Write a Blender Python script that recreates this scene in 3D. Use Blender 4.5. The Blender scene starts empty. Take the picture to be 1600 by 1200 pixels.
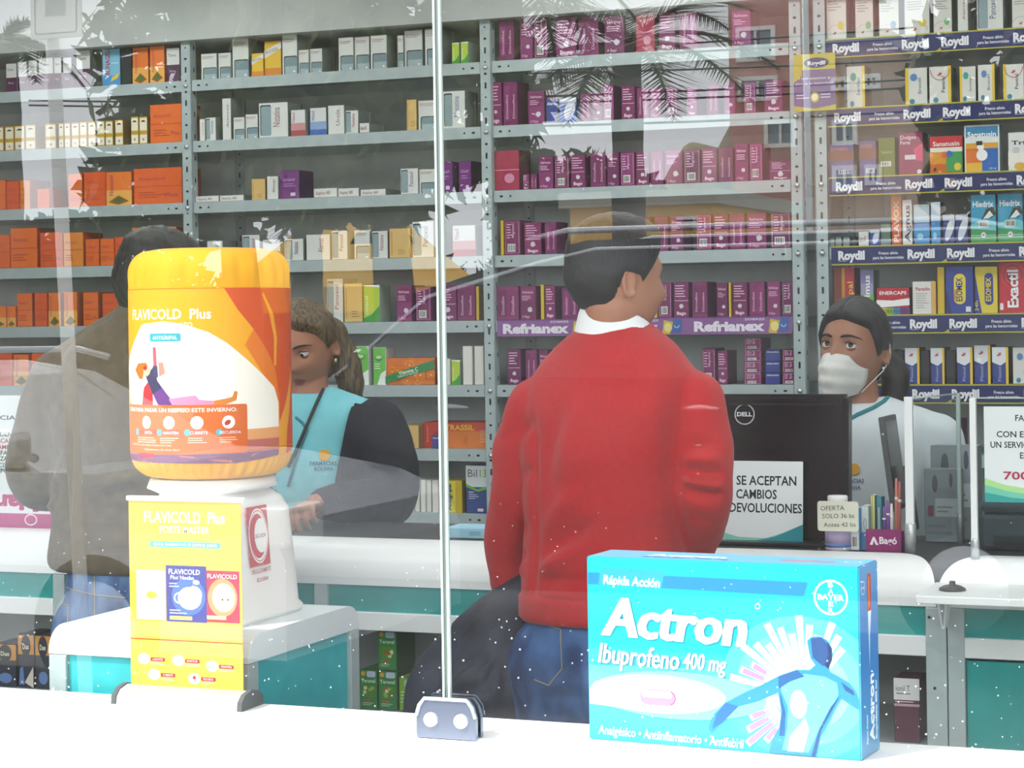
import bpy, bmesh, math, random
import numpy as np
from mathutils import Vector, Matrix

S = bpy.context.scene
COL = S.collection
R = random.Random(7)
PI = math.pi

# ------------------------------------------------------------------ camera
FPX = 3300.0                       # focal length in pixels of a 1600 px wide frame
YAW = math.radians(21.9)           # looking left of straight into the shop
ROLL = 0.015
EYE = Vector((0.0, -2.84, 1.55))
HORIZON = 490.0
_c, _s = math.cos(YAW), math.sin(YAW)
RT, FW, UPV = Vector((_c, _s, 0)), Vector((-_s, _c, 0)), Vector((0, 0, 1))
cr, sr = math.cos(ROLL), math.sin(ROLL)
cam_d = bpy.data.cameras.new('camera')
cam = bpy.data.objects.new('camera', cam_d)
COL.objects.link(cam)
cam_d.sensor_width = 36.0
cam_d.lens = FPX / 1600 * 36.0
cam_d.shift_y = -(600 - HORIZON) / 1600
cam_d.clip_start = 0.05
cam_d.clip_end = 500
U_ = RT * cr - UPV * sr
V_ = RT * sr + UPV * cr
mw = Matrix((U_, V_, -FW)).transposed().to_4x4()
mw.translation = EYE
cam.matrix_world = mw
S.camera = cam

# ------------------------------------------------------------------ sky, sun, exposure
world = bpy.data.worlds.new('sky')
S.world = world
world.use_nodes = True
bgn = world.node_tree.nodes['Background']
bgn.inputs['Color'].default_value = (0.93, 0.96, 1.0, 1)
bgn.inputs['Strength'].default_value = 4.4
sun_d = bpy.data.lights.new('sun', 'SUN')
sun_d.energy = 14.0
sun_d.angle = math.radians(6)
sun_d.color = (1.0, 0.97, 0.92)
sun = bpy.data.objects.new('sun', sun_d)
COL.objects.link(sun)
sun.rotation_euler = Vector((0.50, 0.62, -0.95)).to_track_quat('-Z', 'Y').to_euler()
sun.location = (-4, -6, 9)
S.view_settings.view_transform = 'Standard'
S.view_settings.look = 'None'
S.view_settings.exposure = 0.0
S.view_settings.gamma = 1.0
S.view_settings.use_curve_mapping = False
S.cycles.use_denoising = True
S.cycles.max_bounces = 8
S.cycles.diffuse_bounces = 3
S.cycles.glossy_bounces = 4
S.cycles.transmission_bounces = 6
S.cycles.transparent_max_bounces = 16
S.cycles.caustics_reflective = False
S.cycles.caustics_refractive = False
S.cycles.sample_clamp_indirect = 4.0
def add_fill_light(x, y, z, sx, sy, power):  # unseen fill light added under the ceiling to brighten the shop
    d = bpy.data.lights.new('room_fill_light', 'AREA')
    d.shape = 'RECTANGLE'
    d.size, d.size_y, d.energy = sx, sy, power
    d.color = (0.95, 0.98, 1.0)
    o = bpy.data.objects.new('room_fill_light', d)
    COL.objects.link(o)
    o.location = (x, y, z)
    return o
FILL_W = 10.0
for lx, ly in ((-3.6, 2.55), (-1.9, 2.55), (-0.3, 2.55), (-2.6, 1.0), (-0.8, 1.0)):
    add_fill_light(lx, ly, 2.70, 1.25, 0.30, FILL_W)

# ------------------------------------------------------------------ from the picture to the place
def ray(u, v):
    du, dv = u - 800.0, v - HORIZON
    a = (du * cr - dv * sr) / FPX
    b = (du * sr + dv * cr) / FPX
    return RT * a - UPV * b + FW
def at(u, v, y):
    """the point of the vertical plane at this y that is seen at u, v"""
    d = ray(u, v)
    return EYE + d * ((y - EYE.y) / d.y)
def xat(u, y, v=490): return at(u, v, y).x
def zat(u, v, y): return at(u, v, y).z
def mpp(u, y):
    """metres per pixel (vertical) at this place"""
    d = ray(u, 490)
    return (y - EYE.y) / d.y / FPX

# ------------------------------------------------------------------ materials
def lin(h):
    h = h.lstrip('#')
    o = []
    for i in (0, 2, 4):
        c = int(h[i:i+2], 16) / 255
        o.append(c / 12.92 if c <= 0.04045 else ((c + 0.055) / 1.055) ** 2.4)
    return (*o, 1.0)
_mats = {}
def mat(h, rough=0.55, metal=0.0, spec=0.4, name=None):
    k = (h, rough, metal, spec)
    if k in _mats: return _mats[k]
    m = bpy.data.materials.new(name or ('paint_' + h.strip('#')))
    m.use_nodes = True
    b = m.node_tree.nodes['Principled BSDF']
    b.inputs['Base Color'].default_value = lin(h)
    b.inputs['Roughness'].default_value = rough
    b.inputs['Metallic'].default_value = metal
    b.inputs['Specular IOR Level'].default_value = spec
    _mats[k] = m
    return m
def noisy(name, h1, h2, scale=20.0, rough=0.7, bump=0.0, detail=6.0, stretch=(1, 1, 1), lo=0.35, hi=0.65, metal=0.0, bscale=None, spec=0.4, sheen=0.0):
    """a principled material whose colour wanders between two tones, with fine relief"""
    m = bpy.data.materials.new(name)
    m.use_nodes = True
    nt = m.node_tree
    b = nt.nodes['Principled BSDF']
    tc = nt.nodes.new('ShaderNodeTexCoord')
    mp = nt.nodes.new('ShaderNodeMapping')
    mp.inputs['Scale'].default_value = stretch
    nt.links.new(tc.outputs['Object'], mp.inputs['Vector'])
    n = nt.nodes.new('ShaderNodeTexNoise')
    n.inputs['Scale'].default_value = scale
    n.inputs['Detail'].default_value = detail
    nt.links.new(mp.outputs['Vector'], n.inputs['Vector'])
    r = nt.nodes.new('ShaderNodeValToRGB')
    r.color_ramp.elements[0].position, r.color_ramp.elements[1].position = lo, hi
    r.color_ramp.elements[0].color, r.color_ramp.elements[1].color = lin(h1), lin(h2)
    nt.links.new(n.outputs['Fac'], r.inputs['Fac'])
    nt.links.new(r.outputs['Color'], b.inputs['Base Color'])
    b.inputs['Roughness'].default_value = rough
    b.inputs['Metallic'].default_value = metal
    b.inputs['Specular IOR Level'].default_value = spec
    if sheen:
        b.inputs['Sheen Weight'].default_value = sheen
    if bump:
        n2 = nt.nodes.new('ShaderNodeTexNoise')
        n2.inputs['Scale'].default_value = bscale or scale * 3
        n2.inputs['Detail'].default_value = 4
        nt.links.new(mp.outputs['Vector'], n2.inputs['Vector'])
        bp = nt.nodes.new('ShaderNodeBump')
        bp.inputs['Strength'].default_value = bump
        bp.inputs['Distance'].default_value = 0.004
        nt.links.new(n2.outputs['Fac'], bp.inputs['Height'])
        nt.links.new(bp.outputs['Normal'], b.inputs['Normal'])
    return m
def gradient_mat(name, stops, axis=2, lo=0.0, hi=1.0, rough=0.5):
    """printed colour gradient along an object axis"""
    m = bpy.data.materials.new(name)
    m.use_nodes = True
    nt = m.node_tree
    b = nt.nodes['Principled BSDF']
    tc = nt.nodes.new('ShaderNodeTexCoord')
    sp = nt.nodes.new('ShaderNodeSeparateXYZ')
    nt.links.new(tc.outputs['Object'], sp.inputs[0])
    mr = nt.nodes.new('ShaderNodeMapRange')
    mr.inputs['From Min'].default_value, mr.inputs['From Max'].default_value = lo, hi
    nt.links.new(sp.outputs[axis], mr.inputs['Value'])
    r = nt.nodes.new('ShaderNodeValToRGB')
    el = r.color_ramp.elements
    while len(el) < len(stops): el.new(0.5)
    for e, (p, h) in zip(el, stops):
        e.position, e.color = p, lin(h)
    nt.links.new(mr.outputs[0], r.inputs['Fac'])
    nt.links.new(r.outputs['Color'], b.inputs['Base Color'])
    b.inputs['Roughness'].default_value = rough
    return m
def clear_glass(name, refl=0.10, tint=(1, 1, 1), dirt_haze=False):
    m = bpy.data.materials.new(name)
    m.use_nodes = True
    nt = m.node_tree
    nt.nodes.remove(nt.nodes['Principled BSDF'])
    out = nt.nodes['Material Output']
    tr = nt.nodes.new('ShaderNodeBsdfTransparent')
    tr.inputs['Color'].default_value = (*tint, 1)
    gl = nt.nodes.new('ShaderNodeBsdfGlossy')
    gl.inputs['Roughness'].default_value = 0.0
    fr = nt.nodes.new('ShaderNodeLayerWeight')
    fr.inputs['Blend'].default_value = 0.25
    mr = nt.nodes.new('ShaderNodeMapRange')
    mr.inputs['To Min'].default_value, mr.inputs['To Max'].default_value = refl, 0.7
    nt.links.new(fr.outputs['Fresnel'], mr.inputs['Value'])
    mr.inputs['From Min'].default_value = 0.04
    mx = nt.nodes.new('ShaderNodeMixShader')
    nt.links.new(mr.outputs[0], mx.inputs['Fac'])
    nt.links.new(tr.outputs[0], mx.inputs[1])
    nt.links.new(gl.outputs[0], mx.inputs[2])
    last = mx
    if dirt_haze:
        # dried splashes and dust specks, thicker towards the sill
        tc = nt.nodes.new('ShaderNodeTexCoord')
        vo = nt.nodes.new('ShaderNodeTexVoronoi')
        vo.inputs['Scale'].default_value = 75
        vo.inputs['Randomness'].default_value = 1.0
        nt.links.new(tc.outputs['Object'], vo.inputs['Vector'])
        no = nt.nodes.new('ShaderNodeTexNoise')
        no.inputs['Scale'].default_value = 9
        no.inputs['Detail'].default_value = 3
        nt.links.new(tc.outputs['Object'], no.inputs['Vector'])
        sp = nt.nodes.new('ShaderNodeSeparateXYZ')
        nt.links.new(tc.outputs['Object'], sp.inputs[0])
        hz = nt.nodes.new('ShaderNodeMapRange')
        hz.inputs['From Min'].default_value, hz.inputs['From Max'].default_value = 0.93, 1.40
        hz.inputs['To Min'].default_value, hz.inputs['To Max'].default_value = 0.24, 0.06
        nt.links.new(sp.outputs[2], hz.inputs['Value'])
        mu = nt.nodes.new('ShaderNodeMath'); mu.operation = 'MULTIPLY'
        nt.links.new(hz.outputs[0], mu.inputs[0]); nt.links.new(no.outputs['Fac'], mu.inputs[1])
        lt = nt.nodes.new('ShaderNodeMath'); lt.operation = 'LESS_THAN'
        nt.links.new(vo.outputs['Distance'], lt.inputs[0]); nt.links.new(mu.outputs[0], lt.inputs[1])
        sc = nt.nodes.new('ShaderNodeMath'); sc.operation = 'MULTIPLY_ADD'; sc.inputs[1].default_value = 0.20
        film = nt.nodes.new('ShaderNodeMath'); film.operation = 'MULTIPLY'; film.inputs[1].default_value = 0.011   # thin film painted over the pane as haze, lifts the blacks
        nt.links.new(no.outputs['Fac'], film.inputs[0]); nt.links.new(film.outputs[0], sc.inputs[2])
        nt.links.new(lt.outputs[0], sc.inputs[0])
        df = nt.nodes.new('ShaderNodeBsdfDiffuse')
        df.inputs['Color'].default_value = (0.8, 0.8, 0.78, 1)
        m2 = nt.nodes.new('ShaderNodeMixShader')
        nt.links.new(sc.outputs[0], m2.inputs['Fac'])
        nt.links.new(mx.outputs[0], m2.inputs[1])
        nt.links.new(df.outputs[0], m2.inputs[2])
        last = m2
    nt.links.new(last.outputs[0], out.inputs['Surface'])
    return m

# ------------------------------------------------------------------ objects
def props(o, label=None, cat=None, group=None, kind=None):
    if label: o['label'] = label
    if cat: o['category'] = cat
    if group: o['group'] = group
    if kind: o['kind'] = kind
    return o
def empty(name, loc, label=None, cat=None, group=None, rz=0.0):
    o = bpy.data.objects.new(name, None)
    o.empty_display_size = 0.05
    COL.objects.link(o)
    o.location = loc
    o.rotation_euler = (0, 0, rz)
    return props(o, label, cat, group)
class MB:
    """collects geometry for ONE mesh object"""
    def __init__(self):
        self.v, self.f, self.m, self.mats, self.sm = [], [], [], [], []
    def slot(self, m):
        if m not in self.mats: self.mats.append(m)
        return self.mats.index(m)
    def add(self, vs, fs, m, M=None, smooth=False):
        b = len(self.v)
        i = self.slot(m)
        for p in vs:
            p = Vector(p)
            self.v.append(M @ p if M is not None else p)
        for f in fs:
            self.f.append([b + k for k in f]); self.m.append(i); self.sm.append(smooth)
        return self
    def from_bm(self, bm, m, M=None, smooth=False):
        bm.verts.ensure_lookup_table(); bm.verts.index_update()
        return self.add([v.co.copy() for v in bm.verts], [[v.index for v in f.verts] for f in bm.faces], m, M, smooth)
    def box(self, lo, hi, m, bev=0.0, M=None, seg=2):
        bm = bmesh.new()
        bmesh.ops.create_cube(bm, size=1)
        lo, hi = Vector(lo), Vector(hi)
        d = hi - lo
        for v in bm.verts:
            v.co = Vector(((v.co.x + .5) * d.x + lo.x, (v.co.y + .5) * d.y + lo.y, (v.co.z + .5) * d.z + lo.z))
        if bev > 0:
            bmesh.ops.bevel(bm, geom=bm.edges[:], offset=min(bev, min(abs(d.x), abs(d.y), abs(d.z)) * .45), segments=seg, profile=.5, affect='EDGES')
        self.from_bm(bm, m, M); bm.free()
        return self
    def tube(self, pts, r, m, n=12, M=None, cap=True):
        """round bar through points; r a number or one per point"""
        pts = [Vector(p) for p in pts]
        rs = r if hasattr(r, '__len__') else [r] * len(pts)
        vs, fs = [], []
        prev = None
        for i, p in enumerate(pts):
            t = (pts[min(i + 1, len(pts) - 1)] - pts[max(i - 1, 0)]).normalized()
            a = prev if prev is not None else (Vector((0, 0, 1)) if abs(t.z) < .9 else Vector((1, 0, 0)))
            a = (a - t * a.dot(t)).normalized(); prev = a
            b = t.cross(a)
            for k in range(n):
                g = 2 * PI * k / n
                vs.append(p + (a * math.cos(g) + b * math.sin(g)) * rs[i])
        for i in range(len(pts) - 1):
            for k in range(n):
                k2 = (k + 1) % n
                fs.append([i*n+k, i*n+k2, (i+1)*n+k2, (i+1)*n+k])
        if cap:
            fs.append(list(range(n))[::-1]); fs.append([(len(pts)-1)*n+k for k in range(n)])
        return self.add(vs, fs, m, M, True)
    def lathe(self, prof, m, n=40, M=None, sq=None, smooth=True):
        """profile [(r, z)] about z; sq: superellipse exponent"""
        vs, fs = [], []
        for (r, z) in prof:
            for k in range(n):
                g = 2 * PI * k / n
                c, s = math.cos(g), math.sin(g)
                q = 1.0
                if sq: q = (abs(c) ** sq + abs(s) ** sq) ** (-1 / sq)
                vs.append((r * c * q, r * s * q, z))
        for i in range(len(prof) - 1):
            for k in range(n):
                k2 = (k + 1) % n
                fs.append([i*n+k, i*n+k2, (i+1)*n+k2, (i+1)*n+k])
        fs.append(list(range(n))[::-1]); fs.append([(len(prof)-1)*n+k for k in range(n)])
        return self.add(vs, fs, m, M, smooth)
    def prism(self, pts, y0, y1, m, M=None):
        """polygon in (x, z) pushed from y0 to y1"""
        n = len(pts)
        vs = [(p[0], y0, p[1]) for p in pts] + [(p[0], y1, p[1]) for p in pts]
        fs = [list(range(n)), [n + k for k in range(n)][::-1]] + [[(k + 1) % n, k, n + k, n + (k + 1) % n] for k in range(n)]
        return self.add(vs, fs, m, M)
    def ext_x(self, pts, x0, x1, m, M=None, smooth=False):
        """polygon in (y, z) pushed from x0 to x1"""
        n = len(pts)
        vs = [(x0, p[0], p[1]) for p in pts] + [(x1, p[0], p[1]) for p in pts]
        fs = [list(range(n))[::-1], [n + k for k in range(n)]] + [[k, (k + 1) % n, n + (k + 1) % n, n + k] for k in range(n)]
        return self.add(vs, fs, m, M, smooth)
    def art(self, a, M, gap=0.0004, wrap=None):
        for (vs, fs, m, layer) in a.items:
            w = [Vector((p[0], p[1], gap * (layer + 1))) for p in vs]
            if wrap: w = [wrap(p) for p in w]
            self.add(w, fs, m, M)
        return self
    def mesh(self, name):
        me = bpy.data.meshes.new(name)
        me.from_pydata([tuple(v) for v in self.v], [], self.f)
        for m in self.mats: me.materials.append(m)
        me.polygons.foreach_set('material_index', self.m)
        me.polygons.foreach_set('use_smooth', self.sm)
        me.update()
        return me
    def build(self, name, parent=None, loc=None, fix=True):
        me = self.mesh(name)
        if fix:
            bm = bmesh.new(); bm.from_mesh(me)
            bmesh.ops.recalc_face_normals(bm, faces=bm.faces[:])
            bm.to_mesh(me); bm.free()
        o = bpy.data.objects.new(name, me)
        COL.objects.link(o)
        if parent: o.parent = parent
        if loc is not None: o.location = loc
        return o

# ------------------------------------------------------------------ printed artwork
_tx = {}
def text_mesh(s, bold):
    k = (s, bold)
    if k not in _tx:
        c = bpy.data.curves.new('lettering', 'FONT')
        c.body = s; c.size = 1.0; c.resolution_u = 2
        c.offset = bold
        c.align_x, c.align_y = 'LEFT', 'BOTTOM_BASELINE'
        o = bpy.data.objects.new('lettering', c)
        me = bpy.data.meshes.new_from_object(o)
        vs = [(v.co.x, v.co.y) for v in me.vertices]
        fs = [list(p.vertices) for p in me.polygons]
        bpy.data.objects.remove(o); bpy.data.curves.remove(c); bpy.data.meshes.remove(me)
        x0, x1 = (min(p[0] for p in vs), max(p[0] for p in vs)) if vs else (0, 1)
        _tx[k] = ([(p[0] - x0, p[1]) for p in vs], fs, x1 - x0)
    return _tx[k]
class Art:
    """flat print in (x, y), x to the right, y up; layers stack in order"""
    def __init__(self): self.items, self.n = [], []
    def _put(self, vs, fs, m):
        bb = (min(p[0] for p in vs), min(p[1] for p in vs), max(p[0] for p in vs), max(p[1] for p in vs))
        l = 0
        for b, k in self.n:
            if k >= l and b[0] <= bb[2] and bb[0] <= b[2] and b[1] <= bb[3] and bb[1] <= b[3]: l = k + 1
        self.n.append((bb, l))
        self.items.append((vs, fs, m if not isinstance(m, str) else mat(m), l))
        return self
    def poly(self, pts, m): return self._put([tuple(p) for p in pts], [list(range(len(pts)))], m)
    def rect(self, x0, y0, x1, y1, m): return self.poly([(x0, y0), (x1, y0), (x1, y1), (x0, y1)], m)
    def rrect(self, x0, y0, x1, y1, r, m, n=5):
        p = []
        for cx, cy, a0 in ((x1 - r, y0 + r, -90), (x1 - r, y1 - r, 0), (x0 + r, y1 - r, 90), (x0 + r, y0 + r, 180)):
            for k in range(n + 1):
                g = math.radians(a0 + 90 * k / n); p.append((cx + r * math.cos(g), cy + r * math.sin(g)))
        return self.poly(p, m)
    def ell(self, cx, cy, rx, ry, m, n=28, a0=0, a1=360, rot=0):
        p = []
        full = abs(a1 - a0) >= 360
        for k in range(n if full else n + 1):
            g = math.radians(a0 + (a1 - a0) * k / n)
            x, y = rx * math.cos(g), ry * math.sin(g)
            p.append((cx + x * math.cos(rot) - y * math.sin(rot), cy + x * math.sin(rot) + y * math.cos(rot)))
        return self.poly(p, m)
    def ring(self, cx, cy, rx, ry, w, m, n=36, a0=0, a1=360):
        vs, fs = [], []
        for k in range(n + 1):
            g = math.radians(a0 + (a1 - a0) * k / n)
            vs += [(cx + rx * math.cos(g), cy + ry * math.sin(g)), (cx + (rx - w) * math.cos(g), cy + (ry - w) * math.sin(g))]
        for k in range(n): fs.append([2*k, 2*k+2, 2*k+3, 2*k+1])
        return self._put(vs, fs, m)
    def line(self, pts, w, m):
        vs, fs = [], []
        for i, p in enumerate(pts):
            a, b = Vector(pts[max(i-1, 0)]), Vector(pts[min(i+1, len(pts)-1)])
            t = (b - a).normalized(); nn = Vector((-t.y, t.x)) * (w[i] if hasattr(w, '__len__') else w) / 2
            p = Vector(p)
            vs += [tuple(p + nn), tuple(p - nn)]
        for i in range(len(pts) - 1): fs.append([2*i, 2*i+1, 2*i+3, 2*i+2])
        return self._put(vs, fs, m)
    def heavy(self, s, x, y, h, m, t, **k):
        for q in (-1, -.5, 0, .5, 1): self.text(s, x + q * t, y + (abs(q) == 1) * t * .2, h, m, **k)
        return self
    def text(self, s, x, y, h, m, align='l', bold=0.0, shear=0.0, width=None, rot=0.0, curve=None):
        """h: cap height; width: squeeze the line to this width"""
        vs, fs, w = text_mesh(s, bold)
        k = h / 0.69
        kx = k if width is None else width / max(w, 1e-6)
        ox = {'l': 0, 'c': -w / 2, 'r': -w}[align]
        c, sn = math.cos(rot), math.sin(rot)
        out = []
        for px, py in vs:
            a, b = (px + ox) * kx + shear * py * k, py * k
            out.append((x + a * c - b * sn, y + a * sn + b * c))
        return self._put(out, fs, m)
def clip_art(a, x0, y0, x1, y1):
    """trim everything outside the sheet"""
    keep = []
    for vs, fs, m, l in a.items:
        if all(x0 <= p[0] <= x1 and y0 <= p[1] <= y1 for p in vs): keep.append((vs, fs, m, l)); continue
        bm = bmesh.new()
        bv = [bm.verts.new((p[0], p[1], 0)) for p in vs]
        for f in fs:
            try: bm.faces.new([bv[k] for k in f])
            except ValueError: pass
        bmesh.ops.triangulate(bm, faces=[f for f in bm.faces if len(f.verts) > 4])
        for co, no in (((x0, 0, 0), (-1, 0, 0)), ((x1, 0, 0), (1, 0, 0)), ((0, y0, 0), (0, -1, 0)), ((0, y1, 0), (0, 1, 0))):
            bmesh.ops.bisect_plane(bm, geom=bm.verts[:] + bm.edges[:] + bm.faces[:], plane_co=co, plane_no=no, clear_outer=True)
        bm.verts.index_update()
        if bm.faces: keep.append(([(v.co.x, v.co.y) for v in bm.verts], [[v.index for v in f.verts] for f in bm.faces], m, l))
        bm.free()
    a.items = keep
    return a
def cut_x(a, step):
    """cut the faces of the artwork into narrow strips so that it can be bent round a body"""
    for i, (vs, fs, m, l) in enumerate(a.items):
        bm = bmesh.new()
        bv = [bm.verts.new((p[0], p[1], 0)) for p in vs]
        for f in fs:
            try: bm.faces.new([bv[k] for k in f])
            except ValueError: pass
        bmesh.ops.triangulate(bm, faces=[f for f in bm.faces if len(f.verts) > 4])
        x0, x1 = min(p[0] for p in vs), max(p[0] for p in vs)
        x = math.floor(x0 / step) * step + step
        while x < x1:
            bmesh.ops.bisect_plane(bm, geom=bm.verts[:] + bm.edges[:] + bm.faces[:], plane_co=(x, 0, 0), plane_no=(1, 0, 0))
            x += step
        y0, y1 = min(p[1] for p in vs), max(p[1] for p in vs)
        y = math.floor(y0 / step) * step + step
        while y < y1 and y1 - y0 > 2 * step:
            bmesh.ops.bisect_plane(bm, geom=bm.verts[:] + bm.edges[:] + bm.faces[:], plane_co=(0, y, 0), plane_no=(0, 1, 0))
            y += step
        bm.verts.index_update()
        a.items[i] = ([(v.co.x, v.co.y) for v in bm.verts], [[v.index for v in f.verts] for f in bm.faces], m, l)
        bm.free()
    return a
# print on a face that looks at the street (-y): art x -> +x, art y -> +z, outwards -> -y
def face_front(x, y, z): return Matrix(((1, 0, 0, x), (0, 0, -1, y), (0, 1, 0, z), (0, 0, 0, 1)))
def face_right(x, y, z): return Matrix(((0, 0, 1, x), (1, 0, 0, y), (0, 1, 0, z), (0, 0, 0, 1)))   # looks at +x
def face_top(x, y, z): return Matrix(((1, 0, 0, x), (0, 1, 0, y), (0, 0, 1, z), (0, 0, 0, 1)))
# ================================================================== the shop
SILL = 0.93
YB = 3.16                                    # front edge of the wall racks
ROWS = [0.933, 1.132, 1.331, 1.530, 1.729, 1.928, 2.127, 2.326]   # tops of the shelf boards
X0, X1 = -5.3, 1.3
M_wall = noisy('painted_wall', '#b9bdb9', '#c6c9c5', 6, 0.8)
M_floor = noisy('floor_tiles', '#8f8b84', '#a39f97', 5, 0.4)
M_ceil = mat('#e4e6e4', 0.8)
M_grey = noisy('grey_enamel', '#a6b4b4', '#b0bebe', 30, 0.45)
M_greyD = noisy('grey_enamel_back', '#c2c9c6', '#ccd2cf', 20, 0.6)
M_hole = mat('#22282c', 0.8)
M_bolt = mat('#c9d0d2', 0.3, 0.9)
M_white = mat('#f2f2f0', 0.5)
M_alu = noisy('brushed_aluminium', '#b3b7b8', '#c5c9ca', 40, 0.35, stretch=(1, 1, 8), metal=0.5)
M_stone = noisy('white_sill_paint', '#f0efec', '#f8f7f4', 14, 0.6, 0.15)
def struct(name, mb, **k):
    return props(mb.build(name), kind='structure')
struct('floor', MB().box((X0, 0.0, -0.1), (X1, 3.6, 0.0), M_floor))
struct('ceiling', MB().box((X0, 0.0, 2.75), (X1, 3.6, 2.87), M_ceil))
struct('wall_back', MB().box((X0, 3.56, 0), (X1, 3.66, 2.75), M_wall))
struct('wall_left', MB().box((X0 - .1, 0.0, 0), (X0, 3.66, 2.75), M_wall))
struct('wall_right', MB().box((X1, 0.0, 0), (X1 + .1, 3.66, 2.75), M_wall))
# soffit over the racks
struct('trim_1', MB().box((X0, 3.13, zat(500, 48, 3.13)), (X1, 3.56, 2.75), noisy('soffit_paint', '#b4b9b6', '#c0c5c1', 5, 0.7)))
# facade: parapet with sill, lintel
M_fac = noisy('facade_render', '#cfc6b6', '#dcd4c6', 10, 0.85, 0.2)
f = MB().box((X0, -0.12, 0), (X1, 0.12, SILL - .06), M_fac)
struct('wall_front', f)
struct('wall_lintel', MB().box((X0 - .1, -0.12, 2.34), (X1 + .1, 0.1, 4.2), M_fac))
sill = MB().ext_x([(-.42, SILL - .17), (-.42, SILL - .105), (-.012, SILL - .001), (.0, SILL), (.152, SILL), (.16, SILL - .006), (.16, SILL - .06), (-.12, SILL - .06), (-.12, SILL - .17)], X0, X1, M_stone)
struct('trim_2', sill)
# panes: two sheets that meet in a bare seam
M_pane = clear_glass('shop_window_glass', 0.13, (0.97, 0.99, 0.98), True)
xs = xat(690, 0.0)
def pane(name, x0, x1):
    m = MB()
    m.add([(x0, 0, SILL), (x1, 0, SILL), (x1, 0, 2.34), (x0, 0, 2.34)], [[0, 1, 2, 3]], M_pane)
    o = m.build(name, fix=False); props(o, kind='structure'); return o
w1 = pane('window_1', X0, xs - .004)
w2 = pane('window_2', xs + .004, X1)
w2.rotation_euler.z = 0.0
M_edge = mat('#a9b8b4', 0.25)
seam = MB()
for dx in (-.0058, .0030):
    seam.box((xs + dx, -0.004, SILL + .004), (xs + dx + .0028, 0.004, 2.338), M_edge)
seam.box((xs - .0029, -0.002, SILL + .004), (xs + .0029, 0.002, 2.338), mat('#4c5854', 0.3))
props(seam.build('trim_3'), kind='structure')
# clip that holds the two sheets
cl = empty('glass_clamp', (xs + .004, 0, SILL), 'small chrome clamp on the white sill holding the seam of the glass', 'clamp')
M_chr = mat('#8f9ab0', 0.18, 0.9)
b = MB()
w, h = .047, .058
prof = [(-w, 0), (w, 0), (w, h * .55), (w * .9, h * .82), (w * .72, h), (-w * .72, h), (-w * .9, h * .82), (-w, h * .55)]
b.prism(prof, -.016, -.007, M_chr); b.prism([(x * .97, z * .97) for x, z in prof], .007, .016, M_chr)
b.prism([(-w * .6, 0), (w * .6, 0), (w * .6, .012), (-w * .6, .012)], -.007, .007, M_chr)
b.build('clamp_plate', cl)
rm = MB().tube([(x, -.017, z) for x, z in prof[2:]], .0028, mat('#b9c0ca', .2, .8), 8); rm.build('rim', cl)
for sx in (-.024, .024):
    MB().lathe([(.0105, 0), (.0105, .003), (.008, .006)], mat('#f6f6f6', .25, .5), 20, Matrix.Translation((sx, -.016, .027)) @ Matrix.Rotation(PI/2, 4, 'X')).build('screw', cl)

# ------------------------------------------------------------------ racks of slotted angle
def slotted(mb, x, y, z0, z1, w, facing_side=0):
    """a slotted-angle post; the holes are dark insets 0.4 mm proud"""
    mb.box((x - w/2, y - .002, z0), (x + w/2, y, z1), M_grey)
    sx = x + w/2 if facing_side >= 0 else x - w/2
    mb.box((sx - .001, y - .002, z0), (sx + .001, y + w, z1), M_grey)
    z, k = z0 + .02, 0
    while z < z1 - .02:
        a = Art()
        if k % 3 == 0: a.rrect(-.005, -.0035, .005, .0035, .0034, M_hole, 3)
        elif k % 3 == 1: a.ell(0, 0, .003, .003, M_hole, 10)
        else: a.rrect(-.0032, -.010, .0032, .010, .0031, M_hole, 3)
        mb.art(a, face_front(x, y - .002, z), .0006)
        a2 = Art(); a2.rrect(-.0032, -.008, .0032, .008, .0031, M_hole, 3)
        if k % 2: mb.art(a2, face_right(sx + .001, y + w * .55, z), .0006)
        z += .036; k += 1
def xr(u): return xat(u, YB)
bays = [  # name, label, x0, x1
    ('left', 'grey slotted-angle metal rack holding mostly orange cartons, left end of the wall', xr(-40) - .35, xr(297)),
    ('white', 'grey slotted-angle metal rack holding mostly white cartons', xr(297), xr(765)),
    ('magenta', 'grey slotted-angle metal rack holding mostly magenta cartons', xr(765), xr(1249)),
    ('blue', 'grey slotted-angle metal rack with blue and yellow strips along its shelves', xr(1287), xr(1287) + .97)]
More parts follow.
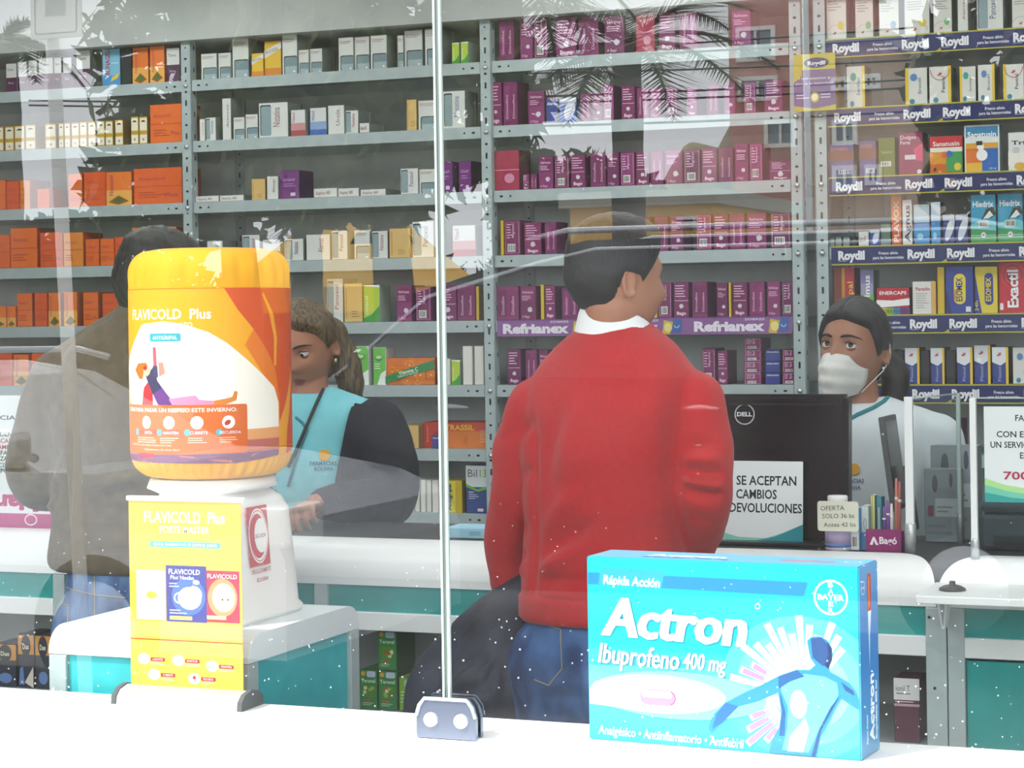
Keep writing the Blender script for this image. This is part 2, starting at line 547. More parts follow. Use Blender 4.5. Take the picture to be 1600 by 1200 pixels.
for bi, (bn, lab, x0, x1) in enumerate(bays):
    o = empty('storage_rack', (x0, YB, 0), lab, 'rack', 'slotted-angle racks along the back wall')
    for ri, z in enumerate([.15, .53, .735] + ROWS):
        s = MB()
        e = .020
        s.box((e, .002, z - .002), (x1 - x0 - e, .34, z), M_grey)
        s.box((e, 0.0, z - .036), (x1 - x0 - e, .002, z), M_grey)          # front lip
        s.box((e, .338, z - .036), (x1 - x0 - e, .34, z), M_grey)
        for hx in (.045, x1 - x0 - .045, .075, x1 - x0 - .075):
            a = Art(); a.ell(0, 0, .0035 if hx in (.075, x1 - x0 - .075) else .006, .0035, M_hole, 10)
            s.art(a, face_front(hx, 0, z - .018), .0006)
        s.build('shelf', o)
    posts = ([0.0] if bi == 3 else [0.0, x1 - x0]) if bi == 0 else ([x1 - x0] if bi != 3 else [0.0, x1 - x0])
    for px in posts:
        p = MB(); slotted(p, px, -.003, 0.0, 2.49, .034, -1 if (bi == 3 and px == 0) else 1)
        for z in ROWS:
            p.lathe([(.0075, 0), (.0075, .003), (.004, .006)], M_bolt, 14, Matrix.Translation((px, -.005, z - .018)) @ Matrix.Rotation(PI/2, 4, 'X'))
        p.build('post', o)
        p = MB(); slotted(p, px, .345, 0.0, 2.49, .034, -1 if px > 0 else 1); p.build('post', o)
    MB().box((.01, .35, .05), (x1 - x0 - .01, .354, 2.49), M_greyD).build('back_panel', o)
# ================================================================== cartons on the racks
def fine(a, x0, x1, y0, y1, n, m, h=None):
    """small print too small to read: short bars of differing length"""
    for k in range(n):
        y = y1 - (y1 - y0) * (k + .5) / n
        a.rect(x0, y, x0 + (x1 - x0) * R.uniform(.55, 1), y + (h or (y1 - y0) / n * .35), m)
def barcode(a, x0, y0, w, h):
    a.rect(x0, y0, x0 + w, y0 + h, '#e8e6e2')
    x = x0 + w * .08
    while x < x0 + w * .9:
        d = w * R.choice((.03, .05, .08)); a.rect(x, y0 + h * .12, x + d, y0 + h * .88, '#2a2a2e'); x += d + w * R.choice((.04, .06))
def blister(a, cx, cy, r, m='#cfc9cf'):
    k = R.random() * 3
    a.poly([(cx + r * math.cos(k + g) * q, cy + r * math.sin(k + g) * q) for g, q in ((0, 1), (.9, .95), (1.9, 1.05), (2.8, .9), (3.7, 1.1), (4.6, .9), (5.4, 1.05))], m)
MG = ['#79235c', '#822862', '#6d1f58', '#882c6c', '#742056']
MGD = '#5e1748'
PK = '#e3b7d2'
def s_magenta(w, h, v):
    a = Art(); c = MG[v % 5]
    if v % 4 == 0:
        a.rect(.06*w, .52*h, .94*w, .94*h, MG[(v+2) % 5]); a.text('Refrianex', w*.5, h*.78, h*.08, PK, 'c', .01, width=w*.7)
        fine(a, .12*w, .8*w, .56*h, .72*h, 3, PK); blister(a, w*.62, h*.3, min(w, h)*.16); a.text('A Bago', .12*w, .06*h, h*.07, PK, width=w*.5)
    elif v % 4 == 1:
        a.line([(.08*w, .06*h), (.92*w, .06*h), (.92*w, .94*h), (.08*w, .94*h), (.08*w, .06*h)], w*.02, PK)
        a.text('Migranol', w*.62, h*.5, w*.16, PK, 'l', .01, rot=PI/2, width=h*.4); barcode(a, .2*w, .1*h, w*.5, h*.22)
        fine(a, .15*w, .5*w, .45*h, .9*h, 6, PK)
    elif v % 4 == 2:
        fine(a, .1*w, .85*w, .55*h, .92*h, 5, PK); a.rect(.06*w, .47*h, .94*w, .485*h, PK)
        a.text('Bago', .5*w, .08*h, h*.09, '#f0d6e4', 'c', .02, width=w*.6); blister(a, w*.5, h*.32, min(w, h)*.15)
    else:
        a.rrect(.08*w, .1*h, .46*w, .9*h, .05*w, MG[(v+1) % 5]); a.rrect(.52*w, .1*h, .92*w, .9*h, .05*w, MG[(v+3) % 5])
        a.text('Dioxaflex', .34*w, .16*h, w*.14, PK, rot=PI/2, width=h*.55); a.text('Dioxaflex', .8*w, .16*h, w*.14, PK, rot=PI/2, width=h*.55)
    return c, MGD, a
def s_purple(w, h, v):
    a = Art(); a.text('ENAP', .2*w, .62*h, h*.1, '#cf9fd6', width=w*.6); fine(a, .2*w, .8*w, .4*h, .55*h, 2, '#b98cc4')
    a.rrect(.55*w, .1*h, .8*w, .22*h, .03*w, '#d9c4e0'); return '#6d2373', '#421647', a
def s_orange(w, h, v):
    c = ['#e8641c', '#ec7020', '#e2581a', '#e88a2a'][v % 4]; a = Art()
    a.rect(0, .48*h, w, .5*h, '#c9480f'); a.text('Amoxicol', .1*w, .66*h, h*.1, '#b02a4a', width=w*.55)
    fine(a, .1*w, .7*w, .15*h, .35*h, 3, '#b7401a')
    if v % 3 == 0: a.text('Plus', .66*w, .2*h, h*.1, '#8b2a5a', width=w*.25)
    return c, '#a83c10', a
def s_orangey(w, h, v):
    a = Art(); a.rect(0, 0, w, .45*h, '#f0b050'); a.poly([(.1*w, .1*h), (.5*w, .3*h), (.9*w, .12*h), (.5*w, .02*h)], '#8f5a20')
    a.ell(.5*w, .16*h, .2*w, .07*h, '#4d6b2a'); a.text('Noxicold', .3*w, .3*h, w*.16, '#b83a6a', rot=PI/2, width=h*.6)
    return '#ee7a22', '#b04a14', a
def s_yellow(w, h, v):
    a = Art(); a.rect(.06*w, .5*h, .94*w, .94*h, '#f0ead0'); a.rect(.06*w, .05*h, .94*w, .34*h, '#efe9d8')
    a.ell(.5*w, .8*h, .26*w, .07*h, '#57432a', 12, 0, 180); a.text('Bisolvon', .12*w, .4*h, h*.07, '#9a5a10', width=w*.76)
    a.ell(.5*w, .18*h, .13*w, .05*h, '#b59a4a'); return '#d9b32c', '#8a6a1c', a
def s_wplum(w, h, v):
    a = Art(); a.rect(0, 0, w, .5*h, '#4f1f47'); a.text('Tiaren', .12*w, .74*h, h*.09, '#5b2a50', width=w*.6)
    a.text('500 mg', .2*w, .28*h, h*.07, '#d9c9d6', width=w*.5); return '#dfe0dc', '#6c6f72', a
def s_blue(w, h, v):
    a = Art(); a.rect(0, 0, w, .28*h, '#3f96cf'); a.poly([(.45*w, .12*h), (.85*w, .2*h), (.95*w, .34*h), (.8*w, .3*h), (.55*w, .24*h)], '#ecc832')
    a.text('BONAGEL', .42*w, .3*h, w*.26, '#b02a55', bold=.02, rot=PI/2, width=h*.66); a.rect(.5*w, .6*h, .9*w, .62*h, '#d8eef6')
    return '#7fc2df', '#2b4a58', a
def s_wteal(w, h, v):
    a = Art(); a.rrect(.12*w, 0, .98*w, .46*h, .1*w, '#20343c'); a.rrect(.17*w, 0, .98*w, .43*h, .09*w, '#788f95'); a.rect(.2*w, 0, .97*w, .2*h, '#9fb2b4')
    a.text('Diclofenac', .1*w, .85*h, h*.06, '#9b3540', width=w*.72); a.rect(.1*w, .81*h, .7*w, .822*h, '#9b3540')
    a.ell(.8*w, .07*h, .07*w, .03*h, '#dfe7e6', 10); return '#d7dad3', '#7d8580', a
def s_whitev(w, h, v):
    a = Art(); c = ['#a03a40', '#3f5a80', '#8a3a5a'][v % 3]; a.text(['Alercet', 'Panoxol', 'Urolit', 'Nistatina'][v % 4], .72*w, .3*h, w*.24, c, rot=PI/2, width=h*.55)
    if v % 2: a.rrect(.05*w, .06*h, .42*w, .94*h, .06*w, '#1f3238'); a.rrect(.08*w, .06*h, .42*w, .9*h, .06*w, '#8aa0a4')
    return '#dadcd6', '#7e8682', a
def s_grad(w, h, v):
    a = Art(); c = [('#c98f92', '#a8474f'), ('#8aa6cf', '#3d66ae')][v % 2]
    a.rect(0, .22*h, w, .5*h, c[0]); a.rect(0, 0, w, .22*h, c[1]); a.text('Nexil', .28*w, .55*h, w*.2, c[1], rot=PI/2, width=h*.34)
    return '#d8dad8', '#8b9090', a
def s_yel2(w, h, v):
    a = Art(); a.poly([(0, .5*h), (w, .78*h), (w, .96*h), (0, .72*h)], '#e9e6da'); a.text('MUCOSOL', .08*w, .62*h, h*.1, '#4a4a52', rot=.25, width=w*.8)
    a.rect(0, 0, w, .22*h, '#d8891e'); return '#e8bd2e', '#8e6a1c', a
def s_flat(w, h, v):
    a = Art(); a.text('Ibupirac 400', .1*w, .3*h, h*.4, '#8e3a42', width=w*.6); return '#dcdcd6', '#7d8480', a
def s_green(w, h, v):
    a = Art(); a.ell(.45*w, .72*h, .3*w, .08*h, '#2f8c3c'); a.ell(.45*w, .74*h, .24*w, .05*h, '#bfe39a'); a.poly([(.3*w, 0), (w, 0), (w, .4*h), (.6*w, .3*h)], '#eef2ea'); fine(a, .1*w, .6*w, .4*h, .58*h, 3, '#e2f2cf')
    return '#6cc24a', '#c9cfc4', a
def s_lime(w, h, v):
    a = Art(); a.poly([(0, 0), (w, 0), (w, .45*h), (.5*w, .2*h), (0, .1*h)], '#3f9a3a'); a.poly([(0, h), (w, h), (w, .93*h), (0, .98*h)], '#eef0e6'); a.text('Gastrol', .3*w, .2*h, w*.2, '#f4f8e6', rot=PI/2, width=h*.5)
    return '#b5d23a', '#9bb0a0', a
def s_beige(w, h, v):
    a = Art(); a.rect(.1*w, .1*h, .14*w, .9*h, '#b98a4a'); fine(a, .4*w, .9*w, .1*h, .3*h, 3, '#b3844a'); return '#d9b56e', '#8f7340', a
def s_fruit(w, h, v):
    a = Art()
    for k in range(26):
        x, y, r = R.uniform(.02*w, .98*w), R.uniform(.02*h, .98*h), h * R.uniform(.1, .17)
        x, y = min(max(x, r), w - r), min(max(y, r), h - r)
        a.ell(x, y, r, r, '#f2a52c', 18); a.ell(x, y, r*.85, r*.85, '#e8761c', 18); a.ell(x, y, r*.25, r*.25, '#f6c05a', 10)
    a.poly([(0, .05*h), (0, .32*h), (w, .92*h), (w, .6*h)], '#2f8a4a'); a.text('Vitamina C', .28*w, .36*h, h*.13, '#eef6ea', bold=.02, rot=.21, width=w*.4); a.text('Sabor a naranja', .26*w, .26*h, h*.09, '#eef6ea', rot=.21, width=w*.42)
    return '#e2751e', '#7a3a12', a
def s_beigebird(w, h, v):
    a = Art(); bird(a, .42*w, .14*h, .09*w); a.ring(.45*w, .02*h, .5*w, .3*h, .02*w, '#b8a8a0', 20, 20, 160); a.ell(.72*w, .3*h, .14*w, .09*h, ['#6a9ab8', '#d8c23a', '#7ab87a'][v % 3])
    fine(a, .1*w, .8*w, .6*h, .85*h, 4, '#9aa09c'); return '#d9d9cf', '#565a56', a
def bird(a, x, y, r, m='#c23a44'):
    a.poly([(x - r, y), (x - .2*r, y + .1*r), (x - .5*r, y + r), (x + .1*r, y + .5*r), (x + .8*r, y + 1.1*r), (x + .5*r, y + .3*r), (x + r, y), (x + .3*r, y - .1*r), (x + .2*r, y - .8*r), (x - .2*r, y - .3*r), (x - .7*r, y - .7*r)], m)
def s_edge(w, h, v):
    a = Art(); a.rect(0, 0, .14*w, h, '#e3c22e') if v % 2 == 0 else a.rect(.86*w, 0, w, h, '#e3c22e')
    if v % 3 == 0: bird(a, .5*w, .78*h, .12*w); a.ring(.5*w, .92*h, .45*w, .3*h, .03*w, '#b84a50', 20, 180, 360)
    else: a.ell(.38*w, .74*h, .16*w, .1*h, ['#d8cf4a', '#4aa08c', '#5a86b8'][v % 3])
    a.text(['Pentral', 'Sertilan', 'Brondil'][v % 3], .72*w, .3*h, w*.16, '#3f4a44', rot=PI/2, width=h*.42); a.ell(.3*w, .1*h, .12*w, .07*h, '#3f86a0')
    return '#d9dad2', '#5a5d58', a
def s_bluedark(w, h, v):
    a = Art(); a.rect(0, .6*h, w, h, '#dfe2e6'); bird(a, .45*w, .8*h, .17*w); a.rect(.84*w, 0, w, h, '#e6c02c'); a.poly([(0, .6*h), (.84*w, .6*h), (.5*w, .5*h)], '#dfe2e6')
    if v % 2: a.ell(.3*w, .62*h, .13*w, .06*h, '#f2f4f0')
    a.text('Fluxol', .55*w, .08*h, w*.2, '#a9b4dc', rot=PI/2, width=h*.38); return '#2f3f86', '#15161c', a
def s_plain(front, side, word=None, ink='#f4f4f4', vert=True, extra=None, hgt=.3):
    def g(w, h, v):
        a = Art()
        if extra: extra(a, w, h)
        if word:
            if vert: a.text(word, .5*w + w*hgt/2, .06*h, w*hgt, ink, bold=.02, rot=PI/2, width=h*.82)
            else: a.text(word, .5*w, .74*h, h*.12, ink, 'c', .02, width=w*.82)
        return front, side, a
    return g
def x_sana1(a, w, h):
    a.rect(0, .6*h, w, h, '#c8313a'); a.rect(0, .58*h, w, .7*h, '#e9e2d6'); a.rect(0, .26*h, .5*w, .58*h, '#e0972a'); a.rect(.5*w, .05*h, w, .58*h, '#3f9a52'); a.rect(0, 0, .5*w, .26*h, '#c9671f')
    a.ell(.45*w, .5*h, .09*w, .09*h, '#e0641e'); a.ell(.6*w, .52*h, .1*w, .09*h, '#3a6ab0'); a.ell(.85*w, .18*h, .11*w, .1*h, '#e2c53a'); a.ell(.15*w, .12*h, .05*w, .05*h, '#5a3018')
def x_sana2(a, w, h):
    a.rect(0, 0, w, h, '#dfe6e2'); a.rect(.04*w, .74*h, .96*w, .97*h, '#2f7fae'); a.rect(.04*w, .02*h, .5*w, .62*h, '#e0762a'); a.rect(.04*w, .02*h, .5*w, .2*h, '#e9b83a'); a.rect(.5*w, .02*h, .96*w, .62*h, '#2a66b4')
    a.rect(.04*w, .5*h, .96*w, .62*h, '#dba23a')
    a.ell(.5*w, .36*h, .16*w, .12*h, '#f2f2ee'); a.ell(.46*w, .53*h, .1*w, .09*h, '#f2f2ee'); a.rect(.34*w, .57*h, .52*w, .66*h, '#2b2f38'); a.poly([(.4*w, .5*h), (.3*w, .48*h), (.4*w, .47*h)], '#d8641e')
    a.text('125 ml', .7*w, .05*h, h*.045, '#e8eef2', width=w*.2)
def x_hied(a, w, h):
    a.rect(0, 0, w, .3*h, '#3f9a5a'); a.poly([(0, .3*h), (w, .24*h), (w, .42*h), (.5*w, .5*h), (0, .38*h)], '#6fc1c9'); a.poly([(.4*w, .45*h), (.62*w, .7*h), (.9*w, .74*h), (w, .6*h), (.8*w, .5*h), (.6*w, .55*h)], '#3a4438')
    a.poly([(.5*w, .5*h), (.75*w, .66*h), (.9*w, .56*h), (.7*w, .5*h)], '#dfe9e6'); barcode(a, .3*w, .32*h, .4*w, .13*h); a.rect(0, .15*h, w, .16*h, '#dff0e2'); a.ell(.5*w, .16*h, .1*w, .06*h, '#d9dfe0'); bird(a, .5*w, .16*h, .05*w)
def x_ener(a, w, h):
    a.rect(0, 0, w, .26*h, '#d8b42e'); a.rect(.3*w, 0, .5*w, .26*h, '#7fae3a'); a.rect(.5*w, 0, .72*w, .26*h, '#3a7fb0'); a.rect(.72*w, 0, w, .26*h, '#6a2f7a'); a.poly([(0, .26*h), (w, .34*h), (w, .6*h), (.5*w, .52*h), (0, .55*h)], '#efefec')
    a.text('EXTRA FORTE', .1*w, .06*h, h*.12, '#5a2a20', width=w*.8)
def x_eso(a, w, h):
    a.rrect(.3*w, .2*h, .72*w, .84*h, .2*w, '#e6cf3a'); a.text('ESOMEX', .6*w, .26*h, w*.22, '#2a3f8c', bold=.02, rot=PI/2, width=h*.5); a.text('40mg', .38*w, .3*h, w*.1, '#b02a3a', rot=PI/2, width=h*.2); a.poly([(0, 0), (.2*w, 0), (.1*w, .4*h), (0, .5*h)], '#2a2f6a'); a.rect(.72*w, .04*h, .9*w, .15*h, '#dfe0e0')
def x_eso2(a, w, h):
    a.rrect(.42*w, .18*h, .8*w, .86*h, .18*w, '#2f3f96'); a.text('ESOMEX', .7*w, .26*h, w*.22, '#e6cf3a', bold=.02, rot=PI/2, width=h*.5); a.poly([(0, 0), (.3*w, 0), (.12*w, .5*h), (0, .9*h)], '#2f3f96'); a.text('24h', .14*w, .05*h, w*.16, '#e6cf3a', rot=PI/2, width=h*.22)
def x_exac(a, w, h):
    for k, c in enumerate(('#cf3a46', '#b92434', '#d34652', '#8a1c2a')): a.ell(.5*w, .68*h, w*(.42 - .07*k), h*(.24 - .04*k), c)
    a.text('Exactil', .68*w, .1*h, w*.36, '#eeeeee', bold=.03, rot=PI/2, width=h*.68); a.rect(.04*w, .06*h, .16*w, .18*h, '#e9e2e2')
def x_bil(a, w, h):
    a.rect(0, .55*h, w, h, '#dfe3e4'); a.poly([(0, .62*h), (.5*w, .5*h), (w, .58*h), (w, .52*h), (.5*w, .45*h), (0, .56*h)], '#6fb53a'); a.text('Bil', .1*w, .76*h, h*.16, '#6a6f78', width=w*.4); a.text('13', .62*w, .76*h, h*.16, '#6fb53a', width=w*.28)
    a.text('dolor', .12*w, .42*h, h*.05, '#e8ecf4', width=w*.25); fine(a, .12*w, .6*w, .28*h, .4*h, 3, '#c3cbe6'); a.rect(.5*w, .04*h, .75*w, .1*h, '#e8d9de'); a.ell(.96*w, .3*h, .06*w, .06*h, '#7fc23a')
def x_trassil(a, w, h):
    a.rect(0, 0, .3*w, h, '#d6402a'); a.rect(.28*w, 0, w, .7*h, '#e07a24'); a.rect(.28*w, .66*h, w, h, '#d84a22'); a.ell(.22*w, .5*h, .07*w, .16*h, '#a8281c'); a.text('TRASSIL', .34*w, .7*h, h*.2, '#e9c82a', bold=.03, width=w*.44); a.text('|||||', .62*w, .2*h, h*.3, '#a8481a', width=w*.05); fine(a, .86*w, .98*w, .2*h, .7*h, 6, '#f0b08a'); fine(a, .06*w, .09*w, .2*h, .85*h, 7, '#f0c0b0')
def x_dolg(a, w, h):
    a.poly([(.6*w, .6*h), (w, .75*h), (w, .3*h), (.7*w, .35*h)], '#d22f6a'); a.text('Dolgex', .08*w, .84*h, h*.09, '#f2e4ea', width=w*.66); a.text('Forte', .08*w, .72*h, h*.09, '#f2e4ea', width=w*.4); a.rect(.25*w, .36*h, .7*w, .47*h, '#d9ccd2'); a.ell(.85*w, .07*h, .1*w, .05*h, '#e6d9de')
def x_olive(a, w, h): a.text('Gastro', .2*w, .58*h, h*.08, '#b9c08a', width=w*.6); barcode(a, .15*w, .25*h, .6*w, .13*h)
def x_plav(a, w, h): a.rect(0, .5*h, w, h, '#e0823a')
def x_tria(a, w, h): a.text('Tria', .15*w, .68*h, h*.1, '#3a3f46', bold=.03, width=w*.8); a.rect(0, .12*h, w, .5*h, '#e9e6da'); a.ell(.5*w, .12*h, .25*w, .1*h, '#d9a93a'); fine(a, .2*w, .7*w, .45*h, .6*h, 3, '#8a96a8')
def x_para(a, w, h): a.text('Paradin', .15*w, .72*h, h*.1, '#b02f3a', bold=.02, width=w*.6); fine(a, .15*w, .75*w, .15*h, .65*h, 7, '#a9a9a6'); a.rect(.8*w, 0, w, h, '#d8a95a')
def x_dolm(a, w, h): a.rect(0, 0, w, .45*h, '#6fae3a'); a.rect(0, .7*h, w, h, '#7f77a8')
def x_blu2(a, w, h): a.rect(0, .55*h, w, h, '#c3d3dc'); a.rect(0, .2*h, w, .4*h, '#4f9fd0'); a.ell(.4*w, .2*h, .2*w, .08*h, '#9fd0e6')
def x_bluw(a, w, h): a.ell(.6*w, .5*h, .3*w, .42*h, '#cdd2de', 24, rot=-.3); a.rect(0, .8*h, w, h, '#b9bfc8')
def x_gold(a, w, h): a.rect(.4*w, 0, .55*w, h, '#b8862a'); a.poly([(.55*w, 0), (w, 0), (w, h), (.55*w, h)], '#a8283c'); a.text('Gripal', .92*w, .1*h, w*.26, '#e6c84a', rot=PI/2, width=h*.6)
def x_purp(a, w, h): a.rect(0, .5*h, w, .78*h, '#8a5a4a'); a.text('DOXIREL', .1*w, .8*h, h*.1, '#d98a5a', width=w*.7); barcode(a, .4*w, .1*h, .5*w, .12*h)
def x_yelw(a, w, h): a.rect(0, .6*h, .3*w, h, '#cfd23a'); a.rect(.7*w, 0, w, h, '#c9b02a'); a.text('Antigripal', .5*w, .08*h, w*.22, '#2a3a7a', bold=.02, rot=PI/2, width=h*.82)
def x_cap(a, w, h): a.rect(0, 0, w, .3*h, '#7a8a8c'); a.rect(0, .6*h, w, .8*h, '#a9b4b4')
ST = {  # style: (function, words for the label, depth)
 'M': (s_magenta, 'magenta carton with pale print', .10), 'P': (s_purple, 'purple carton', .10), 'O': (s_orange, 'orange carton', .12),
 'OY': (s_orangey, 'orange carton with plant picture', .10), 'Y': (s_yellow, 'small yellow and white carton', .07), 'WP': (s_wplum, 'white and plum carton', .09),
 'B': (s_blue, 'light blue carton with vertical lettering', .09), 'W': (s_wteal, 'white carton with teal window print', .10), 'V': (s_whitev, 'white carton with upright lettering', .10),
 'G': (s_grad, 'carton fading from white to colour', .08), 'Y2': (s_yel2, 'yellow carton with white slanted band', .07), 'F': (s_flat, 'flat white carton', .12),
 'GR': (s_green, 'green carton with oval emblem', .08), 'LI': (s_lime, 'lime green carton', .08), 'BE': (s_beige, 'beige carton', .10), 'FR': (s_fruit, 'wide carton printed with orange slices', .08),
 'BB': (s_beigebird, 'whitish carton with red bird emblem', .09), 'E': (s_edge, 'white carton with yellow edge', .09), 'BD': (s_bluedark, 'blue and white carton with yellow edge', .10),
 'YE': (s_plain('#d9b92c', '#a88a1c'), 'thin yellow carton edge', .10), 'OL': (s_plain('#68782e', '#333c18', None, extra=x_olive), 'olive green carton', .08),
 'DG': (s_plain('#8a2452', '#3c3a3a', None, extra=x_dolg), 'dark pink carton lettered Dolgex', .08), 'S1': (s_plain('#d9632a', '#8a2a1a', 'Sanatusin', '#f0e6dc', False, x_sana1), 'red and green carton lettered Sanatusin', .05),
 'S2': (s_plain('#dfe6e2', '#8d9a9a', 'Sanatusin', '#f4f6f2', False, x_sana2), 'tall blue carton lettered Sanatusin', .06), 'TR': (s_plain('#dedfda', '#8a8d8a', None, extra=x_tria), 'white carton lettered Tria', .06),
 'GS': (s_plain('#5f7a6a', '#26302a', None, extra=x_cap), 'tiny dark green carton', .05), 'PX': (s_plain('#d8662c', '#8a3a18', 'PLAVOX', '#f0ddd0', True, x_plav, .5), 'slim orange carton lettered Plavox', .08),
 'AG': (s_plain('#d8d4d4', '#8a8688', 'Agnus', '#3a3440', True, None, .5), 'slim white carton lettered Agnus', .08), 'BL': (s_plain('#3f8ac9', '#2a4f78', None, extra=x_blu2), 'slim blue carton', .07),
 'BW': (s_plain('#33437f', '#1c2340', None, extra=x_bluw), 'dark blue carton with white oval', .08), 'HI': (s_plain('#3d9fc4', '#24526a', 'Hiedrix', '#f0f6f6', False, x_hied), 'blue and green carton lettered Hiedrix', .06),
 'GO': (s_plain('#7a3a2c', '#3a1c18', None, extra=x_gold), 'dark carton with gold stripe', .08), 'DO': (s_plain('#9a93b8', '#4a6a4a', 'Dolmus', '#f0f0ec', True, x_dolm, .42), 'lilac and green carton lettered Dolmus', .08),
 'EN': (s_plain('#b9222e', '#4a1a4a', 'ENERCAPS', '#f4f0ee', False, x_ener), 'red and rainbow carton lettered Enercaps', .07), 'PA': (s_plain('#dedcd6', '#a88a58', None, extra=x_para), 'white carton lettered Paradin', .07),
 'E1': (s_plain('#2f4392', '#20285a', None, extra=x_eso), 'dark blue carton lettered Esomex', .08), 'E2': (s_plain('#d9c53a', '#8a7a1c', None, extra=x_eso2), 'yellow carton lettered Esomex', .08), 'EX': (s_plain('#c4283a', '#6a1420', None, extra=x_exac), 'large red carton lettered Exactil', .08),
 'BI': (s_plain('#2f4a8c', '#24304f', None, extra=x_bil), 'white and blue carton lettered Bil 13', .09), 'TS': (s_plain('#d6402a', '#6a2014', None, extra=x_trassil), 'wide orange display carton lettered Trassil', .12), 'AN': (s_plain('#e0cf35', '#9a8a2a', None, extra=x_yelw), 'yellow carton lettered Antigripal', .09),
 'WS': (s_plain('#e2e0d6', '#c9c7bd'), 'slim plain white carton', .10), 'PU': (s_plain('#6a5f8a', '#3a3450', None, extra=x_purp), 'purple and brown carton', .09), 'DK': (s_plain('#1e2226', '#121416'), 'black slab between cartons', .09),
 'SB': (s_plain('#2f3f8c', '#1c2450', 'Alerfin', '#dfe3ee', False, None), 'small blue carton', .07), 'BX': (s_plain('#2c4ea6', '#1f3268', None, extra=x_bluw), 'bright blue carton', .09),
 'RD': (s_plain('#a32048', '#5c1430', None, extra=lambda a, w, h: (a.rect(0, .5*h, w, .52*h, '#d98aa8'), a.ell(.6*w, .3*h, .2*w, .12*h, '#cf8aa8'))), 'big crimson carton', .10),
}
ORD = 'first second third fourth fifth sixth seventh eighth ninth tenth eleventh twelfth thirteenth fourteenth fifteenth sixteenth seventeenth eighteenth nineteenth twentieth'.split()
RN = {7: 'top', 6: 'second', 5: 'third', 4: 'fourth', 3: 'fifth', 2: 'sixth', 1: 'seventh', 0: 'lowest visible'}
def carton(x0, x1, y, z, h, style, v, label, group, tilt=0.0, dep=None, name='medicine_carton'):
    fn, words, d = ST[style]
    d = dep or d
    w = x1 - x0
    cf, cs, a = fn(w, h, v)
    m = MB()
    bm = bmesh.new(); bmesh.ops.create_cube(bm, size=1)
    for p in bm.verts: p.co = Vector(((p.co.x + .5) * w, (p.co.y + .5) * d, (p.co.z + .5) * h))
    bmesh.ops.bevel(bm, geom=bm.edges[:], offset=min(.0012, w * .1, h * .1), segments=1, affect='EDGES')
    bm.normal_update()
    fr = [f for f in bm.faces if f.normal.y < -.9]
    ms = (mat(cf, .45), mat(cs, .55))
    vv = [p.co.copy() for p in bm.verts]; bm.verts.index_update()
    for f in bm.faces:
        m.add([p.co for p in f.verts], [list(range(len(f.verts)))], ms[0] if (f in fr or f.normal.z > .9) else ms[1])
    bm.free()
    # tuck flap seam on top and glue seam on the side
    m.box((w * .06, d * .12, h), (w * .94, d * .14, h + .0004), ms[1])
    m.box((w, d * .8, h * .02), (w + .0004, d * .815, h * .98), ms[0])
    m.art(a, face_front(0, 0, 0))
    o = m.build(name, loc=(x0, y, z), fix=False)
    if tilt: o.rotation_euler.y = tilt
    return props(o, label, 'carton', group)
